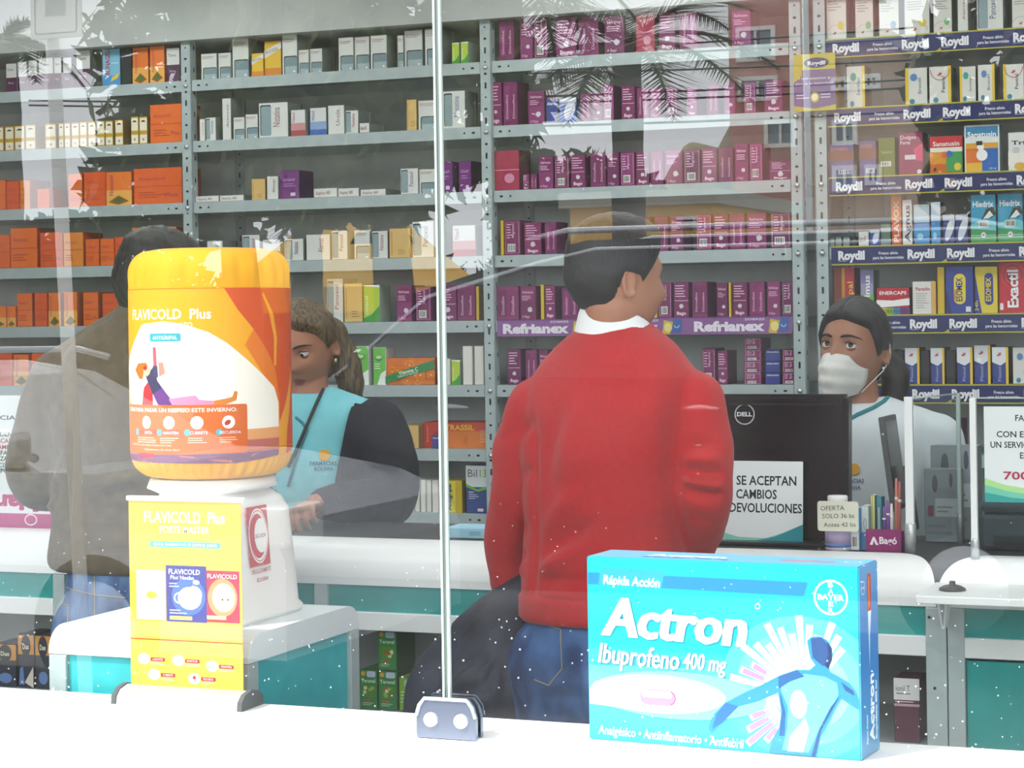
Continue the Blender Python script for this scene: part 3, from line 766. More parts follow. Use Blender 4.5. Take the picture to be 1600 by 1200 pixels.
# one string per shelf: style variant? u0 u1 height(px) ; | separates
SHELVES = {
('left', 7): 'WP 15 32 44|WP 33 48 46|WP 50 64 48|WP 66 89 50|WP 90 102 50|WP 104 118 48|WP 125 147 58|B 166 194 58|DK 196 211 57|OY 213 238 57|OY 240 263 57|WP 266 287 53',  # the black slab is added for the dark side of the blue carton
('left', 6): 'Y -6 10 38|Y 12 26 38|Y 27 43 39|Y 44 60 39|Y 75 92 39|Y 96 104 39|Y 105 114 39|Y 116 128 39|Y 129 140 39|Y 142 154 39|Y 156 168 39|Y 169 181 39|Y 184 197 40|Y 209 221 43|Y 222 235 43|O 239 289 60',
('left', 5): 'O -20 12 46|O 13 33 44|O 34 50 45|O 61 80 30|O 110 132 52|O 134 168 53|OY 168 209 52|O 212 288 56',
('left', 4): 'O -16 17 52|O 18 60 62|O 64 100 54|O 101 132 53|O 135 157 42|O 158 180 42|O 181 206 44|OY 208 278 58',
('left', 3): 'OY -12 10 32|OY 11 25 32|O 27 51 52|O 54 74 52|OY 76 95 52|OY 100 121 53|O 130 154 52|O 160 190 50|O 195 225 50',
('left', 2): 'O -10 18 50|OY 20 44 48|O 48 70 50',
('white', 7): 'W 320 345 40|W 347 367 40|W 369 395 62|Y2 399 418 36|Y2 419 446 54|W 447 471 62|W 472 489 37|W 490 510 38|W 535 559 52|W 560 584 52|W 585 611 52|W 627 637 50|W 638 667 57|W 670 697 57|LI 712 724 33|LI 726 738 33',
('white', 6): 'V 316 325 34|V 326 342 36|V 352 366 65|W 369 387 34|W 388 408 38|V 409 455 54|G 459 482 41|G 489 515 43|V 517 543 45|V 544 565 36|F 566 582 15|BE 640 656 48|W 658 690 46|V 697 732 58',
('white', 5): 'F 308 345 9|F 346 384 9|BE 396 418 33|V 420 438 36|P 440 471 44|F 493 530 14|F 531 564 13|F 566 606 10|V 629 657 40|W 658 684 38|P 686 711 48|P 720 740 48',
('white', 4): 'V 325 350 34|V 380 408 42|W 412 440 34|V 446 476 34|V 480 518 40|V 520 545 45|W 555 580 45|V 583 608 43|BE 610 643 46|V 646 680 56|G 709 745 48',
('white', 3): 'F 456 480 20|F 482 510 20|V 511 537 68|BE 538 567 60|LI 568 594 57|M 620 644 56|M 650 674 53|M 686 714 54|M 715 743 55|YE 744 749 53',
('white', 2): 'GR 551 575 60|GR 582 602 58|FR 602 679 42|WS 686 702 40|LI 704 718 38|WS 722 737 60|WS 740 755 60',
('white', 1): 'SB 672 686 20|TS 658 762 40|BE 620 652 36',
('white', 0): 'WS 626 634 50|WS 635 643 50|WS 644 652 50|WS 653 661 50|WS 662 670 50|WS 671 681 50|AN 684 718 50|BI 724 760 74',
('magenta', 7): 'M 786 810 66|M 819 839 66|M 841 862 66|M 875 907 62|M 910 942 61|M 951 982 60|RD 1000 1030 60|M 1036 1062 60|M 1068 1096 58|M 1150 1180 58',
('magenta', 6): 'M 770 789 68|M 791 814 68|M 830 856 52|SB 858 877 38|BX 879 906 38|M 912 928 43|M 930 946 43|M 948 964 55|M 976 997 52|M 1000 1019 48|M 1021 1038 46|M 1046 1063 48|M 1078 1094 45|M 1111 1128 48|M 1136 1154 50|M 1168 1186 48|M 1200 1228 50',
('magenta', 5): 'RD 776 815 62|M 820 830 24|M 832 843 24|M 845 868 50|M 870 893 50|M 895 918 51|M 926 950 53|M 952 971 53|M 973 995 52|M 997 1018 52|M 1020 1040 52|M 1042 1070 53|M 1072 1098 53|M 1100 1124 53|M 1126 1149 54|M 1152 1173 58|M 1175 1195 58|M 1206 1240 30',
('magenta', 4): 'YE 784 789 54|M 790 815 54|M 821 848 50|M 853 872 50|M 926 950 50|M 955 980 52|M 990 1018 54|M 1025 1046 54|M 1049 1070 54|M 1090 1114 56|M 1117 1140 56|M 1142 1166 56|M 1169 1200 56|M 1206 1238 55',
('magenta', 3): 'M 777 811 52|M 813 838 52|YE 845 851 54|M 852 868 52|M 878 905 48|YE 1021 1027 55|M 1029 1050 55|M 1053 1077 55|M 1082 1106 55|M 1120 1138 53|YE 1139 1143 53|M 1145 1168 53|M 1171 1196 54|M 1199 1220 54|M 1222 1242 54',
('magenta', 2): 'M 792 813 55|M 820 838 54|M 841 856 54|M 1096 1117 56|M 1120 1136 52',
('blue', 7): 'BB 1298 1330 72|BB 1343 1372 66|BB 1380 1412 63|BB 1420 1460 62|BB 1465 1495 60|V 1503 1520 60|V 1533 1575 60|BB 1588 1622 60',
('blue', 6): 'YE 1303 1312 58|E 1328 1357 65|E 1420 1455 58|E 1457 1492 58|E 1505 1531 56|E 1533 1560 57|E 1573 1606 56',
('blue', 5): 'PU 1298 1338 52|PU 1346 1373 56|OL 1376 1403 60|DG 1408 1446 66|S1 1457 1508 58|S2 1511 1566 73|TR 1579 1616 60',
('blue', 4): 'GS 1299 1306 14|GS 1307 1317 15|GS 1319 1330 15|DK 1332 1340 14|F 1343 1360 22|BX 1361 1377 24|GS 1378 1394 34|PX 1395 1411 78|AG 1412 1428 70|BL 1430 1455 62|BL 1457 1472 65|BW 1475 1494 45|BW 1495 1515 45|HI 1519 1559 75|HI 1561 1601 76',
('blue', 3): 'GO 1303 1336 74|DO 1345 1366 70|EN 1370 1422 42|PA 1426 1463 51|E1 1478 1522 74|E2 1524 1560 73|EX 1561 1606 86|YE 1465 1477 73',
('blue', 2): 'YE 1387 1394 54|DK 1396 1411 52|BD 1413 1436 56|DK 1438 1451 52|BD 1453 1475 56|DK 1477 1492 52|BD 1494 1519 57|BD 1521 1547 60|BD 1549 1575 57|E 1581 1612 57',  # black slabs fill the dark spaces between the blue cartons
('blue', 1): 'M 1440 1464 54|M 1478 1500 54|SB 1540 1560 50',
}
RACKW = {'left': 'orange rack', 'white': 'white rack', 'magenta': 'magenta rack', 'blue': 'blue-striped rack'}
for (bay, ri), txt in SHELVES.items():
    z0 = ROWS[ri]
    cnt = {}
    items = []
    for it in txt.split('|'):
        st, u0, u1, h = it.split(); items.append((st, float(u0), float(u1), float(h)))
    items.sort(key=lambda q: q[1])
    tot = {}
    for q in items: tot[q[0]] = tot.get(q[0], 0) + 1
    for k, (st, u0, u1, h) in enumerate(items):
        yb = YB + .012 + (k * 7 % 5) * .003
        if st == 'TS': yb = YB + .05
        cnt[st] = cnt.get(st, 0) + 1
        x0, x1 = xat(u0, yb), xat(u1, yb) - .0008
        hm = h * mpp((u0 + u1) / 2, yb) + .001
        row = 'top shelf' if ri == 7 else (RN[ri] + ' shelf down' if ri else 'lowest visible shelf')
        o_ = '' if tot[st] == 1 else ', ' + ORD[cnt[st] - 1] + ' such from left'
        label = f"{ST[st][1]}{o_}, {row}, {RACKW[bay]}"
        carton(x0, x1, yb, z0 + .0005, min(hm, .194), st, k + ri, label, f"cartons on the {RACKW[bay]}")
# small stacked cartons beside the monitor
for (u0, u1, vs, st, w_) in ((1161, 1189, (585, 570, 554, 538), 'M', 'small magenta carton'), (1194, 1218, (598, 578, 558), 'SB', 'small blue carton'), (1221, 1245, (598, 578, 562), 'M', 'small magenta carton')):
    yb = YB + .02
    z = ROWS[2] + .0005
    n = len(vs)
    for k in range(n):
        h = .034
        where = ('bottom', 'second', 'third', 'topmost')[k] if k < n - 1 else 'topmost'
        carton(xat(u0, yb), xat(u1, yb) - .001, yb + k * .002, z, h - .0006, st, 1, f"{w_}, {where} of the {'stack nearest the post' if u0 > 1220 else 'middle stack' if st == 'SB' else 'stack farthest from the post'}, sixth shelf down, magenta rack", 'stacked small cartons behind the monitor')
        z += h
# flat pack lying on the tilted pile and grey strips
M_strip = mat('#1d2a60', .4); M_sy = mat('#b4ae34', .4)
def roydil_strip(ri, u0, u1):
    x0, x1 = xat(u0, YB), xat(u1, YB)
    z1, z0 = ROWS[ri] + .001, ROWS[ri] - .054
    w = x1 - x0
    m = MB().box((0, -.0046, z0), (w, -.0032, z1), M_strip)
    a = Art()
    a.rect(0, z1 - .004, w, z1, M_sy); a.rect(0, z0, w, z0 + .0035, M_sy)
    zc = z0 + .016
    x = .02
    k = 0
    while x < w - .03:
        a.text('Roydil', x, zc, .0235, '#e8e8ec', bold=.05, width=min(.077, w - x - .004)); a.rect(x, zc - .005, x + .025, zc - .0035, '#b0b4cc')
        x += .100
        if k % 2 == 0:
            if x + .09 < w:
                a.text('Fresco alivio', x + .045, zc + .012, .0085, '#dfe0ea', 'c', .02, width=.055); a.text('para las hemorroides', x + .045, zc - .001, .0085, '#dfe0ea', 'c', .02, width=.088)
            x += .100
        else:
            a.poly([(x - .004, z0 + .003), (x + .012, z0 + .003), (x + .010, z0 + .012)], M_sy); x += .012
        k += 1
    m.art(clip_art(a, 0, z0, w, z1), face_front(0, -.0046, 0))
    o = m.build('shelf_strip', loc=(x0, YB, 0), fix=False)
    return o
for ri, u0 in ((7, 1297), (6, 1298), (5, 1299), (4, 1301), (3, 1303), (2, 1305)):
    o = roydil_strip(ri, u0, 1790)
    props(o, f"blue and yellow paper strip lettered Roydil along the {'top' if ri == 7 else RN[ri]} shelf edge", 'shelf strip', 'blue shelf strips')
x0, x1 = xat(777, YB), xat(1238, YB)
m = MB(); z1, z0 = ROWS[3] + .001, ROWS[3] - .050
m.box((0, -.0046, z0), (x1 - x0, -.0032, z1), mat('#8a5a94', .4))
a = Art()
a.rect(0, z1 - .0035, x1 - x0, z1, '#7a3f86')
for k in range(4):
    xx = .02 + k * .325 - (.04 if k else 0)
    a.text('Refrianex', xx, z0 + .010, .027, '#e9e2ee', bold=.05, width=.215); a.text('SOBRES', xx + .155, z0 + .040, .0065, '#d9cbe2', bold=.02, width=.06)
    if k < 3:
        a.poly([(xx + .226, z0 + .003), (xx + .250, z0 + .001), (xx + .262, z0 + .038), (xx + .232, z0 + .044)], '#d0b23a'); a.ell(xx + .245, z0 + .022, .012, .014, '#e6d98a')
        a.poly([(xx + .256, z0 + .006), (xx + .285, z0 + .008), (xx + .288, z0 + .048), (xx + .262, z0 + .048)], '#3a62a8'); a.ring(xx + .272, z0 + .028, .008, .008, .002, '#cfd9ee', 16, 180, 360)
m.art(clip_art(a, 0, z0, x1 - x0, z1), face_front(0, -.0046, 0))
o = m.build('shelf_strip', loc=(x0, YB, 0), fix=False)
props(o, 'purple paper strip lettered Refrianex along the fifth shelf of the magenta rack', 'shelf strip')
# promotional card hanging between the two posts
o = MB()
p0, p1 = at(1241, 175, YB - .03), at(1305, 92, YB - .03)
w, h = p1.x - p0.x, .165
a = Art(); a.rect(0, .72*h, w, h, '#b8ac35'); a.poly([(0, 0), (w, 0), (w, .1*h), (.5*w, .04*h), (0, .1*h)], '#b8ac35'); a.poly([(0, .5*h), (.2*w, .62*h), (.2*w, .75*h), (0, .75*h)], '#b8ac35')
a.ell(.55*w, .84*h, .3*w, .09*h, '#2a2f66'); a.text('Roydil', .55*w, .8*h, .07*h, '#e6e6ea', 'c', .03, width=.42*w)
a.text('Hidratacion y', .5*w, .55*h, .05*h, '#e6dfe6', 'c', width=.75*w); a.text('alivio de las hemorroides', .5*w, .46*h, .05*h, '#e6dfe6', 'c', width=.92*w); a.ell(.5*w, .24*h, .1*w, .09*h, '#c9b45a'); a.ell(.5*w, .24*h, .07*w, .06*h, '#e6dcae'); fine(a, .06*w, .36*w, .2*h, .3*h, 2, '#cfc4d6'); fine(a, .64*w, .95*w, .2*h, .3*h, 2, '#cfc4d6')
o.box((0, 0, 0), (w, .002, h), mat('#6f5a86', .5)).art(a, face_front(0, 0, 0))
o.box((w*.45, .002, h*.6), (w*.55, .029, h*.64), mat('#c9c9cc', .4))
props(o.build('shelf_card', loc=p0, fix=False), 'purple and yellow Roydil promotional card fixed to the rack post', 'card')
# ================================================================== what stands in the shop window
M_teal = noisy('teal_laminate', '#2fb0b8', '#39c0c6', 30, 0.35, lo=.3, hi=.7)
M_cap = mat('#dde6e8', 0.4)
M_plast = mat('#f0f0ec', 0.3)
# ---- small cabinet under the water dispenser
CX0, CX1, CY0, CY1, CZ = -2.075, -1.69, 0.19, 0.60, 1.03
cab = empty('display_cabinet', (CX0, CY0, 0), 'small teal and white cabinet with rounded top under the water dispenser', 'cabinet')
w, d = CX1 - CX0, CY1 - CY0
r = .042
prof = [(0, CZ - .045)] + [(r - r * math.cos(g), CZ - r + r * math.sin(g)) for g in np.linspace(0, PI/2, 9)] + [(d - r + r * math.sin(g), CZ - r + r * math.cos(g)) for g in np.linspace(0, PI/2, 9)] + [(d, CZ - .045)]
top = MB(); top.ext_x(prof, 0, w, M_cap); top.build('top', cab)
ft = MB()
for px, py in ((0, 0), (w - .034, 0), (0, d - .034), (w - .034, d - .034)):
    MB().box((px, py, 0), (px + .034, py + .034, CZ - .046), M_grey, .002).build('post', cab)
MB().box((.035, .008, .10), (w - .035, .014, CZ - .047), M_teal).build('front_panel', cab)
MB().box((w - .014, .035, .10), (w - .008, d - .035, CZ - .047), M_teal).build('side_panel', cab)
MB().box((.008, .035, .10), (.014, d - .035, CZ - .047), M_teal).build('side_panel', cab)
MB().box((.035, d - .014, .10), (w - .035, d - .008, CZ - .047), M_teal).build('back_panel', cab)
MB().box((.035, .004, .06), (w - .035, .03, .10), M_grey).build('rail', cab)
# ---- water dispenser
JX, JY = xat(328, .395), .395
dx0, dx1 = xat(199, .27) - JX, xat(468, .50) - JX
disp = empty('water_dispenser', (JX, JY, CZ), 'white tabletop water dispenser with a red round emblem on its side', 'water dispenser')
def rsq(mb, secs, m, n=64):
    """stacked rounded squares: (z, cx, cy, hx, hy, exponent)"""
    vs, fs = [], []
    for z, cx, cy, hx, hy, e in secs:
        for k in range(n):
            g = 2 * PI * (k + .5) / n
            c, s = math.cos(g), math.sin(g)
            q = (abs(c) ** e + abs(s) ** e) ** (-1 / e)
            vs.append((cx + hx * c * q, cy + hy * s * q, z))
    for i in range(len(secs) - 1):
        for k in range(n):
            k2 = (k + 1) % n
            fs.append([i*n+k, i*n+k2, (i+1)*n+k2, (i+1)*n+k])
    fs.append(list(range(n))[::-1]); fs.append([(len(secs)-1)*n+k for k in range(n)])
    mb.add(vs, fs, m, None, True)
mx = (dx0 + dx1) / 2; hx = (dx1 - dx0) / 2
secs = [(0.0, mx, -.01, hx, .128, 9), (.012, mx, -.01, hx + .003, .131, 9), (.02, mx, -.01, hx - .004, .126, 9), (.10, mx, -.01, hx - .008, .122, 8), (.185, mx, -.008, hx - .016, .116, 7),
        (.205, mx * .8, -.006, hx - .022, .112, 5), (.219, mx * .5, -.004, hx - .034, .106, 3.5), (.226, 0, 0, .108, .102, 2.6), (.2425, 0, 0, .105, .104, 2.2)]
b = MB(); rsq(b, secs, M_plast); b.build('body', disp)
for tx, c in ((-.05, '#c8363c'), (.05, '#3c6cb8')):
    t = MB().tube([(tx, -.138, .13), (tx, -.165, .13), (tx, -.172, .105)], .009, M_plast, 12); t.box((tx - .009, -.175, .135), (tx + .009, -.15, .15), mat(c, .4), .003); t.build('tap', disp)
sq = MB(); a = Art()
a.rect(-.036, -.030, .036, .072, '#c42232'); a.ell(0, .021, .0335, .047, '#f4f2f0', 40); a.ring(0, .021, .031, .044, .0015, '#c42232', 40)
a.ell(-.003, .021, .027, .038, '#c42232', 40); a.ell(.007, .021, .0225, .0295, '#f4f2f0', 36)
a.text('CASCADA', .002, .0175, .007, '#7a2230', 'c', width=.043); a.text('ORGULLOSAMENTE', .001, -.042, .007, '#b0304a', 'c', .01, width=.068, shear=.2); a.text('BOLIVIANA', .004, -.057, .007, '#b0304a', 'c', .01, width=.04, shear=.2)
sq.art(a, face_right(0, 0, 0), .0003)
e = sq.build('emblem', disp, (dx1 - .0075, -.042, .125), fix=False); e.rotation_euler.y = math.radians(-4)
props(e, 'red and white round emblem on the side')
# ---- jug in its printed cover
JZ, JR, JH = CZ + .243, .1395, .398
jug = empty('water_jug', (JX, JY, JZ), 'water jug in a printed orange fabric cover on top of the dispenser', 'jug')
M_jtop = noisy('cover_fabric', '#f0a712', '#f2ae1c', 12, 0.75)
def jr(z):
    """radius of the covered jug at height z above its base"""
    rc = .052
    if z > JH - rc: t = (z - (JH - rc)) / rc; return JR - rc + rc * (max(1 - t ** 2.6, 0)) ** (1 / 2.6)
    if z < rc: t = (rc - z) / rc; return JR - rc + rc * (max(1 - t ** 2.2, 0)) ** (1 / 2.2)
    return JR
jb = MB(); n = 160
zs = list(np.linspace(0, .055, 12)) + list(np.linspace(.07, JH - .07, 18)) + list(np.linspace(JH - .06, JH, 14))
vs, fs = [], []
for z in zs:
    for k in range(n):
        g = 2 * PI * k / n
        pu = max(0, 1 - abs(z - .018) / .05) * .0026 * math.sin(g * 46 + 2 * math.sin(g * 5)) + max(0, 1 - abs(z - (JH - .035)) / .055) * .003 * (math.sin(g * 17 + 3 * math.sin(g * 3)) ** 3)
        rr = jr(z) + pu - .0006 * (0 if pu else 1)
        vs.append((rr * math.cos(g), rr * math.sin(g), z))
for i in range(len(zs) - 1):
    for k in range(n):
        k2 = (k + 1) % n; fs.append([i*n+k, i*n+k2, (i+1)*n+k2, (i+1)*n+k])
fs.append(list(range(n))[::-1]); fs.append([(len(zs)-1)*n+k for k in range(n)])
jb.add(vs, fs, M_jtop, None, True); jb.build('fabric_cover', jug)
jdir = math.atan2(EYE.y - JY, EYE.x - JX)          # the side that faces the street
def jw(p):
    g = jdir + p.x / JR
    z = p.y
    r_ = jr(z) + .0012 + p.z
    return Vector((r_ * math.cos(g), r_ * math.sin(g), z))
kz = mpp(328, JY - JR * .95)
def J(cx, cy):
    u, v = 190 + cx / 2.93, 370 + cy / 2.93
    s = JR * math.asin(max(-1, min(1, (u - 329) / 126.5)))
    return (s, JH - (v - 388) / 364 * JH)
def JP(*pts): return [J(*p) for p in pts]
a = Art()
full = JP((32, 272), (775, 260)); zt, zb = .328, .055
L, Rr = -JR * 1.75, JR * 1.75
a.rect(L, zb, Rr, zt, '#f3a91a')
a.poly([(J(470, 270)[0], zt)] + JP((530, 340), (600, 430), (660, 530), (695, 620), (712, 745), (712, 1020)) + [(J(712, 1020)[0], zb), (Rr, zb), (Rr, zt)], '#d9531c')
a.poly(JP((600, 430), (660, 530), (700, 640), (712, 760), (700, 760), (640, 640), (560, 500)), '#e87a1e')
a.poly(JP((645, 262), (690, 360), (706, 470), (700, 600), (690, 600), (692, 470), (672, 360), (640, 270)), '#f0a528')
a.poly(JP((772, 610), (755, 720), (735, 800), (712, 860), (712, 1020), (742, 1010), (748, 900), (762, 800)) , '#f0a528')
a.poly([(J(745, 265)[0], zt), (J(772, 420)[0], J(745, 420)[1]), (J(765, 600)[0], J(700, 600)[1]), (Rr, J(700, 800)[1]), (Rr, zt)], '#c93e1c')
# pale sweep with its warm foot
a.poly(JP((37, 600), (60, 500), (105, 402), (200, 388), (300, 405), (400, 440), (480, 490), (560, 560), (630, 630), (690, 700), (708, 770), (708, 900), (37, 900)), '#f8f1e6')
a.poly(JP((37, 900), (708, 880), (708, 1010), (530, 1035), (37, 1030)), '#e9a36a')
a.poly(JP((37, 940), (708, 930), (708, 1010), (530, 1035), (37, 1030)), '#c26a5e')
a.poly(JP((37, 1000), (705, 985), (705, 1012), (520, 1036), (37, 1028)), '#7a4a72')
a.poly(JP((37, 640), (37, 900), (90, 900), (50, 760)), '#f3c46a')
# person lying back on a swing
a.line(JP((145, 428), (160, 500)), .0012, '#b8a08a'); a.line(JP((170, 480), (215, 650), (235, 720)), .0012, '#b8a08a')
a.poly(JP((110, 690), (140, 650), (150, 700), (150, 1010), (75, 1015)), '#c8323c')
a.poly(JP((120, 640), (160, 640), (200, 700), (230, 740), (260, 770), (200, 820), (160, 740)), '#6a3c86'); a.poly(JP((120, 640), (150, 600), (168, 600), (170, 660), (190, 690), (150, 720)), '#3c3a5c')
a.poly(JP((152, 590), (172, 590), (175, 640), (152, 650)), '#4a4468'); a.poly(JP((153, 505), (166, 505), (170, 590), (155, 590)), '#c8586a'); a.poly(JP((178, 575), (195, 575), (205, 625), (180, 640)), '#c88a7a')
a.ell(*J(118, 612), .013, .010, '#e6b89a'); a.poly(JP((72, 610), (85, 580), (120, 575), (130, 590), (110, 610), (105, 650), (90, 650)), '#e2701e'); a.ell(*J(118, 600), .005, .004, '#b8242c', 10)
a.poly(JP((220, 740), (290, 730), (340, 725), (355, 745), (430, 752), (430, 772), (330, 775), (240, 775)), '#d68ab0'); a.poly(JP((420, 750), (470, 742), (500, 735), (510, 708), (524, 712), (518, 750), (470, 768), (420, 770)), '#d8822a')
# advice panel
p0, p1 = J(40, 990), J(565, 768)
a.rrect(p0[0], p0[1], p1[0], p1[1], .004, '#dc6a26')
a.text('IDEAS PARA PASAR UN RESFRIO ESTE INVIERNO:', J(46, 800)[0], J(46, 800)[1], .0065, '#fbf4ee', bold=.015, width=J(520, 800)[0] - J(46, 800)[0])
for cx, wd in ((120, 'EVITA'), (220, 'MANTEN'), (343, 'CUBRETE'), (482, 'RECUERDA')):
    a.ell(*J(cx, 848), .011, .011, '#f8f0ea', 24)
    a.rrect(J(cx - 35, 905)[0], J(cx, 905)[1], J(cx + 50, 905)[0], J(cx, 882)[1], .002, '#c8523a'); a.ell(*J(cx - 42, 893), .0055, .0055, '#58b6cc', 16); a.text(wd, J(cx + 8, 901)[0], J(cx, 901)[1], .005, '#fbf0ea', 'c', .01)
    fine(a, J(cx - 40, 930)[0], J(cx + 50, 930)[0], J(cx, 945)[1], J(cx, 915)[1], 3, '#f3d2bc')
a.ell(*J(478, 850), .006, .004, '#c23a2c', 14, rot=.6)
a.text('INGREDIENTES: Paracetamol, Fenilefrina, Dextrometorfano, Cafeina', J(55, 955)[0], J(55, 955)[1], .0034, '#f6dccb', width=.105); a.text('Medicamento de venta libre', J(110, 975)[0], J(110, 975)[1], .0034, '#f6dccb', width=.075)
a.text('FLAVICOLD  Plus', J(62, 380)[0], J(62, 378)[1], .0165, '#fdf6e6', bold=.02, width=J(412, 380)[0] - J(62, 380)[0])
a.text('ALIVIO INMEDIATO', J(112, 412)[0], J(112, 416)[1], .008, '#fbf0d6', bold=.015, width=J(330, 412)[0] - J(112, 412)[0])
q0, q1 = J(140, 480), J(278, 443); a.rrect(q0[0], q0[1], q1[0], q1[1], .003, '#3aa6b4'); a.text('ANTIGRIPAL', (q0[0] + q1[0]) / 2, q0[1] + .0035, .006, '#f0fafa', 'c', .01, width=(q1[0] - q0[0]) * .8)
cut_x(a, .008)
jp = MB(); jp.art(a, Matrix.Identity(4), .00006, jw); jp.build('printed_band', jug, fix=False)
# lower elastic hem and upper seam
for z in (zt, zb):
    MB().tube([(( jr(z) + .0012) * math.cos(g), (jr(z) + .0012) * math.sin(g), z) for g in np.linspace(0, 2 * PI, 80)], .0008, mat('#d8861a', .7), 6).build('seam', jug)
# ---- small roll-up banner in front of the dispenser
by = .115
bx0, bx1 = xat(203, by, 900), xat(378, by, 900)
ban = empty('rollup_banner', ((bx0 + bx1) / 2, by, SILL), 'small yellow roll-up banner lettered Flavicold standing on the sill before the dispenser', 'banner')
w = bx1 - bx0; zt_ = zat(300, 783, by) - SILL; z0_ = .020
cs = MB(); cs.ext_x([(-.035, 0), (.035, 0), (.033, .012), (.022, .022), (0, .027), (-.022, .022), (-.033, .012)], -w/2 - .008, w/2 + .008, mat('#ccd0d2', .35, .3)); cs.build('base', ban)
for s in (-1, 1):
    e = MB(); e.ext_x([(-.037, 0), (.037, 0), (.035, .014), (.023, .024), (0, .029), (-.023, .024), (-.035, .014)], s * (w/2 + .008), s * (w/2 + .016), mat('#5a6062', .5)); e.build('end_cap', ban)
MB().tube([(0, .012, .02), (0, .012, zt_)], .004, mat('#a8acae', .4, .5), 10).build('pole', ban)
rl = MB().box((-w/2 - .003, -.005, zt_ - .001), (w/2 + .006, .006, zt_ + .007), mat('#f0f0f0', .4), .002); rl.build('top_rail', ban)
sh = MB(); h = zt_ - z0_
sh.box((-w/2, -.0008, z0_), (w/2, .0004, zt_), mat('#f2b43a', .5))
a = Art()
a.rect(0, 0, w, .26*h, '#f3bd4c'); a.rect(0, .262*h, w, .268*h, '#c0392c'); a.rect(0, .62*h, w, .82*h, '#f4bb48'); a.rect(0, .28*h, w, .36*h, '#f6c860')
a.text('FLAVICOLD  Plus', .14*w, .885*h, .058*h, '#fbf3e2', bold=.02, width=.72*w); a.text('FORTE MASTER', .28*w, .83*h, .035*h, '#fbf3e2', bold=.02, width=.44*w)
a.rrect(.19*w, .755*h, .82*w, .785*h, .012*h, '#4cb4be'); a.text('QUE EL INVIERNO NO TE QUITE EL SABOR', .505*w, .763*h, .014*h, '#eefafa', 'c', .01, width=.57*w)
a.rect(.06*w, .37*h, .32*w, .63*h, '#faf0d4'); a.ell(.2*w, .5*h, .05*w, .02*h, '#e9b53a')
a.rect(.68*w, .37*h, .98*w, .64*h, '#a8183c'); a.ell(.83*w, .5*h, .13*w, .1*h, '#e98a5a'); a.ell(.84*w, .5*h, .1*w, .075*h, '#f6d8a8'); a.ell(.83*w, .49*h, .008*w, .006*h, '#3a2418', 8); a.ell(.88*w, .49*h, .008*w, .006*h, '#3a2418', 8); a.text('FLAVICOLD', .7*w, .6*h, .022*h, '#f6e9e6', bold=.01, width=.26*w); a.rrect(.69*w, .385*h, .86*w, .405*h, .004*h, '#f0c890')
a.rect(.33*w, .365*h, .69*w, .66*h, '#2a2f86'); a.ell(.53*w, .5*h, .15*w, .1*h, '#3f62b8'); a.ell(.54*w, .49*h, .105*w, .06*h, '#e9f2fa'); a.ell(.58*w, .51*h, .07*w, .045*h, '#f8fbff'); a.ring(.45*w, .49*h, .05*w, .03*h, .012*w, '#e9f2fa'); a.ell(.60*w, .575*h, .03*w, .012*h, '#c8dcf4')
a.text('FLAVICOLD', .355*w, .615*h, .026*h, '#f2f4fa', bold=.015, width=.28*w); a.text('Plus Noche', .37*w, .588*h, .02*h, '#f2f4fa', bold=.01, width=.21*w); a.rrect(.36*w, .375*h, .56*w, .395*h, .004*h, '#e8c860'); fine(a, .36*w, .52*w, .40*h, .43*h, 2, '#c8d2f0'); fine(a, .36*w, .46*w, .54*h, .57*h, 2, '#c8d2f0')
for cx, cy, wd in ((.18, .15, 'LAVATE'), (.49, .15, 'EVITA'), (.79, .13, 'MANTEN'), (.27, .07, 'CUBRETE'), (.63, .06, 'RECUERDA')):
    a.ell(cx*w - .06*w, (cy + .01)*h, .055*w, .03*h, '#fbeecb', 22); a.rrect(cx*w, cy*h, (cx + .13)*w, (cy + .02)*h, .006*h, '#a83238'); a.text(wd, (cx + .065)*w, (cy + .005)*h, .011*h, '#fbeeee', 'c', width=.09*w); fine(a, cx*w, (cx + .14)*w, (cy - .02)*h, (cy - .005)*h, 2, '#fbeecb')
a.ell(.57*w, .075*h, .015*w, .01*h, '#b0323c', 10); a.rect(.1*w, .012*h, .9*w, .018*h, '#faeccb')
sh.art(a, face_front(-w/2, -.0008, z0_), .00012)
sh.build('printed_sheet', ban, fix=False)
# ---- big display carton
AX0, AY0, AW, AD, AH, AR = -1.0497, .047, .408, .090, .266, math.radians(-4.2)
act = empty('display_carton', (AX0, AY0, SILL), 'large cyan Actron display carton standing on the white sill', 'carton', rz=AR)
M_act = gradient_mat('carton_print', [(0, '#23b9cc'), (.18, '#4cc6d4'), (.34, '#6fcdd8'), (.47, '#3fbccc'), (.52, '#14b4c8'), (1, '#12b6cc')], 2, 0, AH, .35)
M_act_s = gradient_mat('carton_side_print', [(0, '#5aa6d2'), (.15, '#3e8ccc'), (.5, '#2f78c8'), (.8, '#3a86d2'), (1, '#5aa2de')], 2, 0, AH, .35)
M_act_t = mat('#6db4dc', .4)
bm = bmesh.new(); bmesh.ops.create_cube(bm, size=1)
for p in bm.verts: p.co = Vector(((p.co.x + .5) * AW, (p.co.y + .5) * AD, (p.co.z + .5) * AH))
bmesh.ops.bevel(bm, geom=bm.edges[:], offset=.0018, segments=2, affect='EDGES'); bm.normal_update()
m = MB()
for f in bm.faces:
    m.add([p.co for p in f.verts], [list(range(len(f.verts)))], M_act_t if f.normal.z > .7 else M_act if abs(f.normal.y) > .7 else M_act_s)
bm.free()
m.build('carton_body', act, fix=False)
def A(u, v):
    t = (u - 919) / 425.0
    top, bot = 873 + 9 * t, 1155 + 35 * t
    return (t * AW, AH * (bot - v) / (bot - top))
def AP(*p): return [A(*q) for q in p]
WHT = '#f6fbfb'
